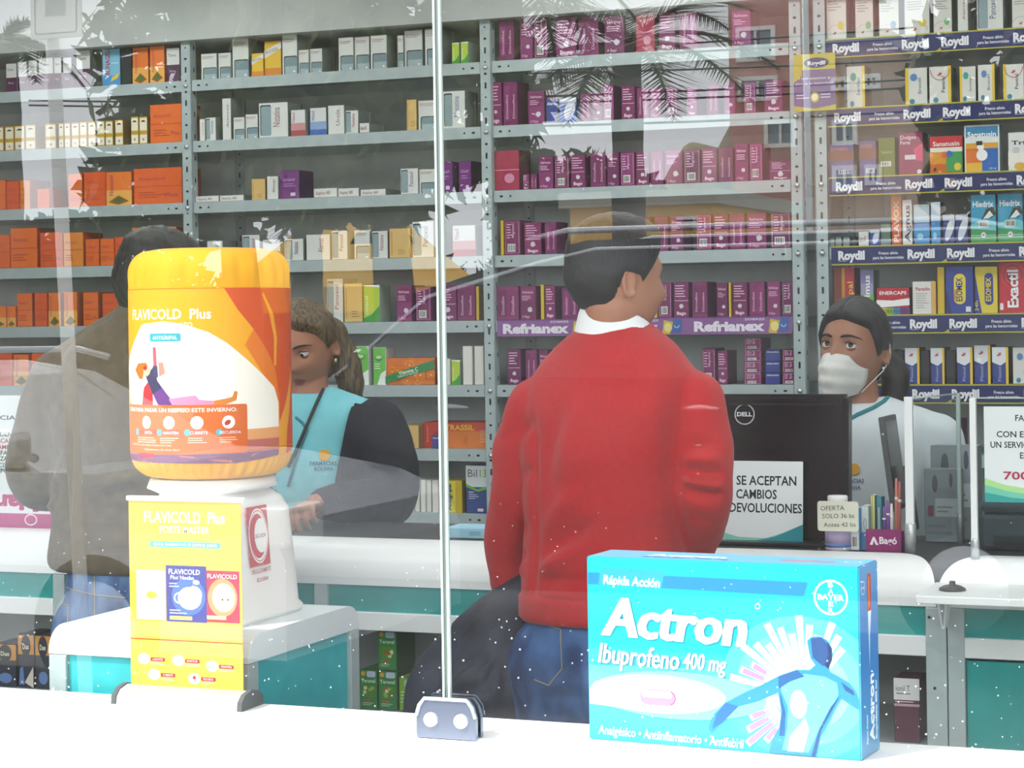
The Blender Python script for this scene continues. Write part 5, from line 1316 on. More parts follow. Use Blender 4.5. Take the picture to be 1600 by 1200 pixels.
MB().tube([(-.01, -.003, .006), (.02, -.03, .02), (.06, -.03, .028), (.12, -.01, .02), (.16, -.002, .01)], .003, mat('#d9dcdc', .4), 8).build('cable', pr)
# ---- things on the counter on the left
ST['FB'] = (s_plain('#a9d8ec', '#93c9e2', None, extra=lambda a, w, h: a.text('DEXTROVIT', .6*w, .3*h, .4*h, '#3f7fa8', width=.25*w)), '', .1)
o = carton(xat(692, 1.52, 845), xat(762, 1.52, 845), 1.52, TOP, 16 * mpp(720, 1.52), 'FB', 0, 'flat light blue carton lying on the counter behind the window seam', None)
ly = 1.47
q0 = at(-60, 826, ly); q1 = at(150, 776, ly); w, h = q1.x - q0.x, q1.z - q0.z
a = Art(); a.rect(0, .42*h, w, h, '#e4dfe2'); a.rect(0, 0, w, .42*h, '#b8407e'); a.text('Refrianex', (1 - 40/210)*w, .92*h, .42*h, '#b0386f', 'l', .05, rot=PI, width=.78*w); a.ring(.52*w, .25*h, .018, .014, .003, '#ead9e2')
notice('cardboard_sign', q0.x, TOP, w, h, ly, a, 'pink and white sign lettered Refrianex, upside down, on the counter by the brown jacket', 'sign', math.radians(-3))
ly2 = 1.52
q0 = at(-90, 772, ly2); q1 = at(50, 618, ly2); w, h = q1.x - q0.x, q1.z - TOP
a = Art(); hz_ = q1.z - q0.z
def tz(v): return zat(0, v, ly2) - TOP
def txx(u): return xat(u, ly2, 680) - q0.x
a.ring(txx(36), tz(653), .026, .020, .004, '#b82a40', 20, 60, 180); a.ell(txx(42), tz(655), .018, .018, '#e6c02e', 20)
for s, v, ue, c in (('FARMACIAS', 656, 28, '#3a3a3a'), ('FAVORECIENDO DE', 682, 44, '#3a3a3a'), ('EL MEDICAMENTO', 692, 44, '#b83848'), ('MEDICAMENTOS Y', 702, 46, '#b83848'), ('ESTUPEFACIENTES', 711, 46, '#3a3a3a'), ('SE AVANZARA SOLO', 720, 44, '#3a3a3a'), ('CON RECETA VALIDA', 730, 46, '#3f8a8a'), ('DEL RESPONSABLE', 739, 44, '#3a3a3a')):
    a.text(s, txx(ue), tz(v), .0105, c, 'r', .02, width=.150)
notice('paper_notice', q0.x, TOP, w, h, ly2, a, 'white notice about medicines standing behind the man in brown', 'notice', math.radians(-2))
# ================================================================== the street behind the photographer (seen mirrored in the panes)
def mir(u, v, depth):
    """point of the street that the panes show at u, v, lying depth metres before the shop front"""
    p = at(u, v, depth)
    return Vector((p.x, -p.y, p.z))
struct('ground', MB().box((-60, -120, -.4), (40, -3.75, -.14), noisy('asphalt', '#4a4a4a', '#565654', 8, .9)))
struct('pavement', MB().box((-60, -3.75, -.4), (40, -.12, 0), noisy('pavement_slabs', '#8f8c86', '#9b9892', 3, .85)))
struct('pavement_opposite', MB().box((-60, -120, -.139), (40, -11.5, 0), noisy('far_pavement', '#85827c', '#928f88', 3, .85)))
M_bark = noisy('bark', '#4a4038', '#5e5248', 14, .9, .3)
def leaf_cloud(blobs, n, size, seed):
    g = np.random.default_rng(seed)
    vs, fs = [], []
    for k in range(n):
        b = blobs[g.integers(len(blobs))]
        d = g.normal(size=3); d /= np.linalg.norm(d)
        p = Vector(b[0]) + Vector(d * np.array(b[1]) * g.uniform(.55, 1.0))
        a = Vector(g.normal(size=3)).normalized(); c = a.orthogonal().normalized()
        s = size * g.uniform(.6, 1.3)
        i = len(vs)
        vs += [p - a * s, p + c * s * .45, p + a * s, p - c * s * .45]
        fs.append([i, i + 1, i + 2, i + 3])
    return vs, fs
def tree(base, h, blobs, n, size, c1, c2, label, seed):
    t = empty('broadleaf_tree', base, label, 'tree', 'street trees')
    m = MB(); m.tube([(0, 0, 0), (.05, 0, h * .3), (-.05, .03, h * .62)], [.2, .16, .1], M_bark, 10)
    for b in blobs[:5]:
        m.tube([(0, 0, h * .45), Vector(b[0]) * .6 + Vector((0, 0, h * .2)), b[0]], [.09, .06, .02], M_bark, 8)
    m.build('trunk', t)
    vs, fs = leaf_cloud(blobs, n, size, seed)
    f = MB().add(vs, fs, noisy('leaf_green', c1, c2, 2.5, .7)); f.build('foliage', t, fix=False)
    return t
def tr_at(u, depth): p = mir(u, 490, depth); p.z = 0; return p
tree(tr_at(372, 12), 5.2, [((-.5, 0, 3.6), (.8, .8, 1.0)), ((.2, .2, 4.1), (.9, .8, 1.2)), ((.6, 0, 3.7), (.8, .8, 1.1)), ((.1, -.2, 2.9), (1.0, .8, .7)), ((1.0, 0, 2.9), (.6, .7, .6)), ((-.5, .2, 2.6), (.7, .7, .6))], 5200, .13, '#4c5c38', '#6c7a4c', 'dense dark street tree mirrored over the white cartons', 1)
tree(tr_at(610, 11), 5.0, [((-.8, 0, 3.3), (.8, .7, .9)), ((.2, .2, 3.9), (.9, .7, .9)), ((-.2, 0, 2.7), (.8, .6, .6)), ((.6, 0, 3.1), (.6, .6, .7))], 3600, .12, '#58643e', '#7c8654', 'olive street tree mirrored left of the window seam', 2)
tree(tr_at(1575, 11), 4.6, [((.0, 0, 3.0), (.65, .6, .75)), ((.8, .2, 3.2), (.9, .7, .9)), ((.35, 0, 2.3), (.9, .7, .5)), ((1.3, 0, 2.6), (.8, .7, .7))], 4000, .10, '#424a3a', '#6e5c48', 'bushy street tree mirrored over the blue striped shelves', 3)
tree(tr_at(60, 16), 4.2, [((-.9, 0, 2.0), (1.0, .7, .5)), ((.2, 0, 2.2), (.9, .7, .5)), ((1.1, .2, 2.1), (.9, .7, .5))], 2600, .12, '#3a4a2c', '#566a3c', 'low round street tree mirrored above the silver car', 4)
def palm(base, h, n, L, label, seed, droop=.5, a0=0.0):
    g = np.random.default_rng(seed)
    t = empty('palm_tree', base, label, 'palm tree', 'street palms')
    m = MB(); m.tube([(0, 0, z) for z in np.linspace(0, h, 14)], [.17 - .06 * z / h + .012 * (k % 2) for k, z in enumerate(np.linspace(0, h, 14))], M_bark, 12); m.build('trunk', t)
    Mp = noisy('palm_green', '#3c4a2c', '#55663a', 3, .6)
    for k in range(n):
        az = a0 + 2 * PI * k / n + g.uniform(-.15, .15); el = g.uniform(.1, 1.0)
        vs, fs = [], []
        d = Vector((math.cos(az), math.sin(az), 0)); sd = Vector((-d.y, d.x, 0))
        pts = []
        for q in np.linspace(0, 1, 26):
            pts.append(d * (L * q * math.cos(el * .8)) + Vector((0, 0, L * (q * math.sin(el) - droop * q * q * 1.3))))
        mm = MB(); mm.tube(pts, [.022 * (1 - .8 * q) + .003 for q in np.linspace(0, 1, 26)], Mp, 6)
        for i in range(2, 26):
            p = pts[i]; tdir = (pts[i] - pts[i - 1]).normalized(); q = i / 25
            ll = L * .36 * math.sin(PI * min(.12 + q * .86, 1)) + .05
            for s in (-1, 1):
                for sub in (0, .5):
                    b = p - tdir * sub * (L / 26)
                    e = b + (sd * s * .8 + tdir * .65 + Vector((0, 0, -.18 + .25 * g.random()))).normalized() * ll
                    w = tdir * .011
                    j = len(vs); vs += [b - w, b + w, e]; fs.append([j, j + 1, j + 2])
        mm.add(vs, fs, Mp); o = mm.build('frond', t, fix=False); o.location = (0, 0, h - .02)
    return t
b = tr_at(985, 13); palm(b, mir(985, 70, 13).z, 13, 1.35, 'palm with dark trunk mirrored across the magenta rack', 5, .45)
b = tr_at(800, 12); palm(b, mir(800, -60, 12).z, 12, 1.25, 'palm mirrored at the top right of the window seam', 6, .75)
b = tr_at(10, 10); palm(b, mir(10, 60, 10).z, 9, .6, 'palm mirrored in the top corner beside the street sign', 7, .6)
b = tr_at(480, 13); palm(b, mir(480, 250, 13).z, 11, 1.1, 'shorter palm mirrored above the woman in light blue', 8, .6)
# ---- houses
def house(u0, u1, vtop, depth, wall, label, wins, dep=6.0, roof=None):
    p0, p1 = mir(u0, 300, depth), mir(u1, 300, depth); ztop = mir((u0 + u1) / 2, vtop, depth).z
    e = empty('house', (p0.x, -depth, 0), label, 'house')
    w = p1.x - p0.x
    MB().box((0, -dep, 0), (w, 0, ztop), wall).build('wall', e)
    MB().box((-.1, -dep - .1, ztop), (w + .1, .12, ztop + .18), roof or mat('#a8a49c', .8)).build('roof', e)
    for (a, b, c, d) in wins:
        q0, q1 = mir(a, d, depth), mir(b, c, depth)
        W = MB(); x0, x1, z0, z1 = q0.x - p0.x, q1.x - p0.x, q0.z, q1.z; t = .06
        Mf = mat('#f8f8f6', .5)
        for bx_ in (((x0, .0, z0), (x1, .08, z0 + t)), ((x0, 0, z1 - t), (x1, .08, z1)), ((x0, 0, z0 + t), (x0 + t, .08, z1 - t)), ((x1 - t, 0, z0 + t), (x1, .08, z1 - t)), (((x0 + x1) / 2 - t * .3, 0, z0 + t), ((x0 + x1) / 2 + t * .3, .07, z1 - t))):
            W.box(bx_[0], bx_[1], Mf)
        fr = W.build('window', e)
        MB().box((x0 + t, .005, z0 + t), (x1 - t, .03, z1 - t), mat('#71828e', .08, 0, .8)).build('pane', fr)
M_brick = noisy('red_brick', '#c98c82', '#d49c92', 6, .85, .2)
M_tan = noisy('tan_plaster', '#b89c8a', '#c4aa98', 3, .85)
house(1142, 1268, -60, 28, M_brick, 'red brick house with white windows mirrored beside the rack posts', [(1152, 1212, 40, 98), (1155, 1216, 118, 160), (1196, 1246, 186, 232)], 5)
house(1268, 1382, 70, 26, M_tan, 'tan plastered house with white windows mirrored over the blue strips', [(1300, 1327, 120, 145), (1350, 1376, 115, 141), (1302, 1340, 186, 228), (1302, 1340, 258, 300), (1353, 1378, 257, 290)], 6)
M_ylw = noisy('yellow_plaster', '#d9a63a', '#e2b44c', 2, .8)
house(890, 1112, 322, 21, M_ylw, 'low yellow building mirrored behind the grey car roof', [(1060, 1090, 338, 352)], 4)
e = empty('market_tent', tr_at(560, 17), 'yellow peaked market tent mirrored above the woman in light blue', 'tent')
p0, p1, pt = mir(430, 470, 17), mir(700, 470, 17), mir(590, 335, 17)
c = (p0.x + p1.x) / 2; hw = (p1.x - p0.x) / 2; zt_ = p0.z + .12; ap = pt.z + .35
m = MB(); m.add([(-hw, -hw, zt_), (hw, -hw, zt_), (hw, hw, zt_), (-hw, hw, zt_), (0, 0, ap)], [[0, 1, 4], [1, 2, 4], [2, 3, 4], [3, 0, 4]], M_ylw)
m.add([(-hw, -hw, zt_), (hw, -hw, zt_), (hw, hw, zt_), (-hw, hw, zt_), (-hw, -hw, zt_ - .25), (hw, -hw, zt_ - .25), (hw, hw, zt_ - .25), (-hw, hw, zt_ - .25)], [[0, 1, 5, 4], [1, 2, 6, 5], [2, 3, 7, 6], [3, 0, 4, 7]], noisy('tent_valance', '#b98a1e', '#c8962a', 3, .8)); m.build('canopy', e)
for sx_ in (-1, 1):
    for sy2 in (-1, 1): MB().tube([(sx_ * (hw - .05), sy2 * (hw - .05), 0), (sx_ * (hw - .05), sy2 * (hw - .05), zt_)], .03, M_alu, 8).build('leg', e)
tree(tr_at(905, 25), 4.2, [((-.75, 0, 3.1), (.6, .8, .85)), ((.05, 0, 3.0), (.7, .8, .85)), ((.75, 0, 2.8), (.65, .8, .75)), ((-.5, 0, 1.9), (.9, .8, .9)), ((.6, 0, 1.8), (.9, .8, .8)), ((1.5, 0, 1.9), (.8, .7, .6))], 6500, .13, '#3a4630', '#566040', 'low dense tree added to darken the sky mirrored behind the palm trunk', 9)  # added tree, fills a bright gap in the mirrored street
hg = MB(); p0, p1 = mir(-260, 440, 23), mir(900, 452, 23)  # leafy screen added to block bright sky low in the mirrored street
vs, fs = leaf_cloud([((p0.x + (p1.x - p0.x) * (k + .5) / 16, -23, p0.z * .5), ((p1.x - p0.x) / 26, .6, p0.z * .56)) for k in range(16)], 9000, .16, 11)
hg.add(vs, fs, noisy('hedge_green', '#2f3a26', '#48553a', 2, .8)); hg.box((p0.x, -23.3, 0), (p1.x, -22.8, p0.z * .9), mat('#2c3524', .9))
props(hg.build('hedge', fix=False), 'long dark hedge added to hide low sky, mirrored beyond the parked cars', 'hedge')
# ---- distant hill
hp = mir(1095, 240, 90); ht = mir(1085, 168, 90)
vs, fs = [], []; nx, ny = 40, 14
for j in range(ny):
    for i in range(nx):
        x = (i / (nx - 1) - .5) * 2; y = j / (ny - 1)
        h = max(0, (1 - abs(x) ** 2.6)) * (math.sin(PI * min(y, .5))) * (ht.z + .8 * math.sin(7 * x) + .5 * math.sin(17 * x + 2))
        vs.append((hp.x + x * 6.5, -90 - y * 14, h - .2))
for j in range(ny - 1):
    for i in range(nx - 1): fs.append([j*nx+i, j*nx+i+1, (j+1)*nx+i+1, (j+1)*nx+i])
m = MB().add(vs, fs, noisy('dry_hillside', '#94805f', '#6c6a52', .5, .9), None, True); props(m.build('hill', fix=False), kind='structure')
# ---- poles, sign and wires
p = mir(1270, 490, 9); zt_ = mir(1268, -80, 9).z
e = empty('lamp_post', (p.x, -9, 0), 'slim white lamp post mirrored between the two rack posts', 'lamp post')
MB().tube([(0, 0, 0), (-.02, 0, zt_)], .020, mat('#f0f2f2', .5), 12).build('pole', e); MB().tube([(-.02, 0, zt_), (.3, .2, zt_ + .15), (.8, .3, zt_ + .18)], .016, mat('#e2e4e4', .5), 10).build('arm', e); MB().box((.7, .22, zt_ + .12), (1.15, .38, zt_ + .2), mat('#c9cbcb', .5), .03).build('lamp_head', e)
MB().lathe([(.07, 0), (.07, .02), (.04, .03), (.04, .25)], mat('#d0d2d2', .5), 16).build('base', e)
pb, pt = mir(132, 1050, 3.55), mir(72, -40, 3.55)
k_ = (pb.x - pt.x) / max(pt.z - pb.z, .1)
e = empty('street_sign', (pb.x + k_ * pb.z, -3.55, 0), 'white street sign on a leaning white pole mirrored at the left', 'street sign')
MB().tube([(0, 0, 0), (-k_ * pt.z - 0.0, 0, pt.z + .3)], .026, mat('#eceeee', .5), 14).build('pole', e)
q0, q1 = mir(44, 62, 3.5), mir(122, -60, 3.5)
sg = MB(); wq, hq = q1.x - q0.x, q1.z - q0.z
sg.box((0, -.006, 0), (wq, 0.0, hq), mat('#e4e6e6', .4), .002); a = Art()
a.rrect(.02*wq, .02*hq, .98*wq, .98*hq, .02, '#f0f1f1'); a.rrect(.08*wq, .06*hq, .92*wq, .94*hq, .015, '#9a9c9c'); a.rrect(.11*wq, .08*hq, .89*wq, .92*hq, .012, '#f0f1f1'); a.rect(.3*wq, .3*hq, .7*wq, .75*hq, '#b9bcbc')
sg.art(a, Matrix(((-1, 0, 0, wq), (0, 0, 1, 0), (0, 1, 0, 0), (0, 0, 0, 1))))
o = sg.build('sign_panel', e, fix=False); o.location = (q0.x - e.location.x, .034, q0.z)
for k, (ua, va, ub, vb, dpt) in enumerate(((820, 58, 1700, -6, 19), (820, 70, 1700, 12, 19), (820, 92, 1700, 52, 19), (700, 130, 1700, 78, 17), (700, 140, 1700, 92, 17), (820, 172, 1700, 128, 17))):
    A_, B_ = mir(ua, va, dpt), mir(ub, vb, dpt); d_ = (B_ - A_)
    pts = [A_ - d_ * .8 + d_ * 2.6 * t + Vector((0, 0, .25 * ((t - .5) ** 2 * 4) - .2)) for t in np.linspace(0, 1, 15)]
    props(MB().tube(pts, .011, mat('#2a2a2a', .6), 6).build('power_line'), ('highest of the six black power lines mirrored over the top shelves', 'second highest of the six mirrored black power lines', 'third highest of the six mirrored black power lines', 'third lowest of the six mirrored black power lines', 'second lowest of the six mirrored black power lines', 'lowest of the six mirrored black power lines')[k], 'cable', 'power lines over the street')
# ---- parked cars
def car(x0, y0, L, H, belt, W, prof_body, prof_top, paint, label, flip=False, name='car'):
    """x0: rear bumper; profiles in fractions of the length and metres up; y0: side facing the shop"""
    e = empty(name, (x0, y0, 0), label, 'car')
    f = (lambda x: L - x) if flip else (lambda x: x)
    def side(prof, inset0, inset1, z_in):
        return [(f(px * L), pz) for px, pz in prof]
    Mg = mat('#0d1013', .05, 0, .6); Mt = mat('#18181a', .8); Mr = mat('#b9bcc0', .25, .8)
    b = MB(); pts = [(f(px * L), pz) for px, pz in prof_body]
    n = len(pts)
    # body: pinched a little towards the sill and the belt
    rings = []
    for (yy, s) in ((0.03, .985), (0.0, 1), (-W, 1), (-W - .03 + .06, .985)):
        rings.append([(L/2 + (x - L/2) * s, yy if s == 1 else (yy if yy > 0 else yy), z) for x, z in pts])
    vs = [(x, -.04, z) for x, z in pts]
    b.prism(pts, -W, 0, paint); b.build('body', e)
    g = MB(); tp = [(f(px * L), pz) for px, pz in prof_top]; m_ = len(tp)
    vs, fs = [], []
    for yy in (0, 1):
        for (x, z) in tp:
            ins = .03 + .16 * max(0, (z - belt)) / max(H - belt, .01)
            vs.append((x, -ins if yy == 0 else -W + ins, z))
    fs = [list(range(m_)), [m_ + k for k in range(m_)][::-1]] + [[(k + 1) % m_, k, m_ + k, m_ + (k + 1) % m_] for k in range(m_)]
    g.add(vs, fs, paint); g.build('cabin', e)
    # side glass and chrome line, following the cabin
    cx_, cz_ = sum(p[0] for p in tp) / m_, (belt + H) / 2
    def inner(s, off): return [(cx_ + (x - cx_) * s, -(.03 + .16 * max(0, ((cz_ + (z - cz_) * (s - .08)) - belt)) / (H - belt)) + off, cz_ + (z - cz_) * (s - .08)) for x, z in tp]
    w = MB(); w.add(inner(.93, .006), [list(range(m_))], Mg); w.build('side_window', e)
    r = MB(); r.tube(inner(.945, .008) + inner(.945, .008)[:1], .012, Mr, 8); r.build('window_trim', e)
    ws = MB(); ws.tube([(cx_ + L * .02, -.02, belt + .02), (cx_ + L * .01, -.17, H - .06)], .03, paint, 8); ws.build('door_pillar', e)
    fw = 1 if not flip else -1
    for px in (.42, .66):
        MB().tube([(f(px * L) - .09, .012, belt - .12), (f(px * L), .03, belt - .115), (f(px * L) + .09, .012, belt - .12)], [.012, .018, .012], Mr, 10).build('door_handle', e)
    for px in (.545, .30):
        MB().box((f(px * L) - .003, -.002, .35), (f(px * L) + .003, .0012, belt), M_hole).build('door_gap', e)
    mm = MB(); mxp = f(.735 * L)
    mm.tube([(mxp, .0, belt + .04), (mxp, .10, belt + .07)], .02, paint, 8); mm.box((mxp - .06, .08, belt + .02), (mxp + .06, .26, belt + .17), paint, .045); mm.build('wing_mirror', e)
    for px in (.19, .80):
        for yy in (.01, -W + .01):
            wl = MB(); M_ = Matrix.Translation((f(px * L), yy, .31)) @ Matrix.Rotation(PI/2, 4, 'X')
            wl.lathe([(.20, 0), (.29, -.0), (.31, .03), (.31, .17), (.29, .2)], Mt, 32, M_)
            o = wl.build('wheel', e); h_ = MB(); h_.lathe([(.05, -.02), (.19, -.012), (.2, .02)], Mr, 24, M_); h_.build('hubcap', o)
    rr = MB()
    for yy in (-.24, -W + .24):
        rr.tube([(f(.16 * L), yy, H + .01), (f(.20 * L), yy, H + .05), (f(.56 * L), yy, H + .05), (f(.60 * L), yy, H + .01)], .016, Mr, 8)
    rr.build('roof_rails', e)
    for px, c, nm in ((.985, '#dfe4e6', 'headlamp'), (.008, '#8a1c1c', 'tail_lamp')):
        MB().box((f(px * L) - .06, -.35, belt - .3), (f(px * L) + .06, .006, belt - .14), mat(c, .15), .02).build(nm, e)
    return e
cy = -4.3
# dark van: its nose is mirrored towards the jug, its flat roof runs out of the frame
cv = 6.5
xa = mir(480, 560, cv).x; Lv = 5.2; Hv = mir(1300, 362, cv).z
x_nose = xa - .19 * Lv; fr_ = .81 - (mir(800, 395, cv).x - xa) / Lv
prof_b = [(0, .25), (1, .22), (1.0, .70), (.985, .92), (.93, 1.06), (.81, 1.24), (0.005, 1.24), (0, .9)]
M_carD = mat('#24262b', .18, .3); M_carS = mat('#b9bec4', .22, .4)
car(x_nose, -cv, Lv, Hv, 1.22, 1.8, prof_b, [(.02, 1.16), (.03, 1.5), (.05, Hv - .06), (.10, Hv), (fr_ - .06, Hv), (fr_, Hv - .07), ((fr_ + .81) / 2 + .01, (Hv + 1.2) / 2 + .10), (.81, 1.2)], M_carD, 'dark grey people carrier with chrome window line mirrored behind the man in red', True, 'people_carrier')
xb = mir(205, 650, 4.3).x
prof_s = [(0, .25), (1, .22), (1.0, .60), (.985, .74), (.93, .84), (.80, .93), (.02, .97), (0, .7)]
car(xb + .62 - 4.3, cy - .1, 4.3, 1.36, .95, 1.7, prof_s, [(.03, .92), (.14, 1.25), (.22, 1.35), (.48, 1.36), (.57, 1.30), (.74, .92)], M_carS, 'silver car with bright door mirror mirrored over the brown jacket', False, 'silver_car')
# ================================================================== people
def grid_mesh(rings):
    """closed skin over rings of equal count"""
    n = len(rings[0]); vs = [p for r in rings for p in r]; fs = []
    for i in range(len(rings) - 1):
        for k in range(n):
            k2 = (k + 1) % n; fs.append([i*n+k, i*n+k2, (i+1)*n+k2, (i+1)*n+k])
    fs.append(list(range(n))[::-1]); fs.append([(len(rings)-1)*n+k for k in range(n)])
    return vs, fs
def limb(pts, rad, n=20, sub=6, flat=1.0, fdir=None):
    """tapering limb through joints, rounded at both ends"""
    P, Q = [], []
    for i in range(len(pts) - 1):
        for s in range(sub):
            t = s / sub
            p0, p1, p2, p3 = pts[max(i-1, 0)], pts[i], pts[i+1], pts[min(i+2, len(pts)-1)]
            c = .5 * ((2*p1) + (p2 - p0) * t + (2*p0 - 5*p1 + 4*p2 - p3) * t*t + (3*p1 - p0 - 3*p2 + p3) * t**3)
            P.append(c); Q.append(rad[i] + (rad[i+1] - rad[i]) * (t*t*(3-2*t)))
    P.append(pts[-1]); Q.append(rad[-1])
    t0, t1 = (P[0] - P[1]).normalized(), (P[-1] - P[-2]).normalized()
    pre = [(P[0] + t0 * Q[0] * math.sin(a), Q[0] * math.cos(a)) for a in (1.35, 1.0, .6, .3)]
    post = [(P[-1] + t1 * Q[-1] * math.sin(a), Q[-1] * math.cos(a)) for a in (.3, .6, 1.0, 1.35)]
    seq = pre + list(zip(P, Q)) + post
    rings, prev = [], None
    for i, (p, r) in enumerate(seq):
        t = (seq[min(i+1, len(seq)-1)][0] - seq[max(i-1, 0)][0]).normalized()
        a = prev if prev is not None else (fdir if fdir is not None else (Vector((0, 1, 0)) if abs(t.y) < .9 else Vector((1, 0, 0))))
        a = (a - t * a.dot(t)).normalized(); prev = a; b = t.cross(a)
        rings.append([p + a * (r * flat * math.cos(2*PI*k/n)) + b * (r * math.sin(2*PI*k/n)) for k in range(n)])
    return grid_mesh(rings)
def trunk_of(secs, yaw=0.0, n=44, e=2.4):
    """stacked rounded sections: (x, y, z, half width, half depth)"""
    c, s = math.cos(yaw), math.sin(yaw); rings = []
    # interpolate
    S_ = []
    for i in range(len(secs) - 1):
        for q in range(5):
            t = q / 5; t = t
            p0, p1, p2, p3 = [np.array(secs[j]) for j in (max(i-1, 0), i, i+1, min(i+2, len(secs)-1))]
            S_.append(.5 * ((2*p1) + (p2 - p0) * t + (2*p0 - 5*p1 + 4*p2 - p3) * t*t + (3*p1 - p0 - 3*p2 + p3) * t**3))
    S_.append(np.array(secs[-1]))
    for x, y, z, a, b in S_:
        ring = []
        for k in range(n):
            g = 2*PI*k/n; cc, ss = math.cos(g), math.sin(g); q = (abs(cc)**e + abs(ss)**e) ** (-1/e)
            lx, ly = a*cc*q, b*ss*q
            ring.append(Vector((x + lx*c - ly*s, y + lx*s + ly*c, z)))
        rings.append(ring)
    return grid_mesh(rings)
def ball(c, r, M=None, n=20, m=12):
    rings = []
    for i in range(1, m):
        a = PI * i / m - PI/2
        rings.append([Vector((r[0]*math.cos(a)*math.cos(2*PI*k/n), r[1]*math.cos(a)*math.sin(2*PI*k/n), r[2]*math.sin(a))) for k in range(n)])
    vs, fs = grid_mesh(rings)
    return [((M @ v) if M else v) + Vector(c) for v in vs], fs
def fuse(prims, voxel, smooth=4, factor=.5):
    """melt closed shapes into one continuous skin"""
    vs, fs = [], []
    for v, f in prims:
        b = len(vs); vs += [tuple(p) for p in v]; fs += [[b + k for k in q] for q in f]
    me = bpy.data.meshes.new('skin'); me.from_pydata(vs, [], fs); me.update()
    bm = bmesh.new(); bm.from_mesh(me); bmesh.ops.recalc_face_normals(bm, faces=bm.faces[:]); bm.to_mesh(me); bm.free()
    o = bpy.data.objects.new('skin', me); COL.objects.link(o)
    md = o.modifiers.new('r', 'REMESH'); md.mode = 'VOXEL'; md.voxel_size = voxel; md.use_smooth_shade = True
    if smooth:
        sm = o.modifiers.new('s', 'SMOOTH'); sm.factor = factor; sm.iterations = smooth
    dg = bpy.context.evaluated_depsgraph_get()
    out = bpy.data.meshes.new_from_object(o.evaluated_get(dg))
    bpy.data.objects.remove(o); bpy.data.meshes.remove(me)
    return out
def arrays(me):
    n = len(me.vertices); co = np.empty(n*3); me.vertices.foreach_get('co', co); no = np.empty(n*3); me.vertices.foreach_get('normal', no)
    return co.reshape(-1, 3), no.reshape(-1, 3)
def folds(me, lst):
    """press creases into cloth: (a, b, width, depth) with depth > 0 a ridge"""
    co, no = arrays(me); d = np.zeros(len(co))
    for a, b, w, h in lst:
        a, b = np.array(a, float), np.array(b, float); ab = b - a; L = (ab ** 2).sum()
        t = np.clip(((co - a) @ ab) / L, 0, 1); q = a + t[:, None] * ab
        dist = np.sqrt(((co - q) ** 2).sum(1)); d += h * np.exp(-(dist / w) ** 2) * (1 - .75 * np.abs(2 * t - 1) ** 2)
    co += no * d[:, None]; me.vertices.foreach_set('co', co.ravel()); me.update()
def rumple(me, amp, freq, seed=0, mask=None):
    g = np.random.default_rng(seed); co, no = arrays(me); d = np.zeros(len(co))
    for k in range(9):
        f = g.normal(size=3) * freq * (.6 + .25 * k); d += np.sin(co @ f + g.uniform(0, 6.28) + 1.4 * np.sin(co @ (g.normal(size=3) * freq * .5))) / (1 + .5 * k)
    if mask is not None: d *= mask(co)
    co += no * (amp * d / 3)[:, None]; me.vertices.foreach_set('co', co.ravel()); me.update()
def skin_obj(name, me, mats, parent, slot=None):
    for m in mats: me.materials.append(m)
    for p in me.polygons: p.use_smooth = True
    if slot is not None:
        co = np.empty(len(me.polygons) * 3); me.polygons.foreach_get('center', co); co = co.reshape(-1, 3)
        me.polygons.foreach_set('material_index', slot(co).astype(np.int32))
    o = bpy.data.objects.new(name, me); COL.objects.link(o)
    if parent: o.parent = parent
    return o
# ---- heads: +y is the face
def head_point(d, woman=False):
    dx, dy, dz = d
    a, b, c = (.072, .093, .112) if woman else (.076, .096, .115)
    x, y, z = a*dx, b*dy, c*dz
    if z < 0:
        t = -z / c
        x *= 1 - (.34 if woman else .28) * t ** 1.6
        if y < 0: y *= 1 - .55 * t
        else: y *= 1 + .10 * t * (1 - t) - .05 * t ** 3
    if z > 0: x *= 1 + .06 * math.sin(PI * z / c) * (1 if y < .03 else .4)
    if y > 0:
        y *= 1 - .05 * math.exp(-(x / .03) ** 2)
        g = lambda cx, cz, sx, sz: math.exp(-((abs(x) - cx) / sx) ** 2 - ((z - cz) / sz) ** 2)
        y -= .0125 * g(.031, .004, .016, .0125)
        y += .004 * g(.026, .026, .02, .008)
        y += .004 * g(.044, -.028, .018, .018)
        nz = z
        if .012 > nz > -.05:
            k = (.012 - nz) / .042
            pr = .004 + .019 * min(k, 1) ** 1.2 if k <= 1 else .023 * max(0, 1 - (k - 1) / .35)
            w = .0075 + .006 * min(k, 1.2)
            y += pr * math.exp(-(x / w) ** 2)
        y += .0055 * math.exp(-(x / .021) ** 2) * (math.exp(-((z + .0625) / .0055) ** 2) + .95 * math.exp(-((z + .0745) / .006) ** 2)) - .002 * math.exp(-(x / .024) ** 2 - ((z + .0685) / .0025) ** 2)
        y += .007 * math.exp(-(x / .02) ** 2 - ((z + .098) / .014) ** 2)
    return x, y, z
def head_skin(M, woman, off=None, nu=72, nv=54):
    rings = []
    for i in range(1, nv):
        e = PI * i / nv - PI/2; ring = []
        for k in range(nu):
            az = 2*PI*k/nu; d = (math.cos(e)*math.sin(az), math.cos(e)*math.cos(az), math.sin(e))
            x, y, z = head_point(d, woman); p = Vector((x, y, z))
            if off:
                q = off(az if az <= PI else az - 2*PI, d); p += Vector((d[0], d[1], d[2])) * q
            ring.append(M @ p)
        rings.append(ring)
    return grid_mesh(rings)
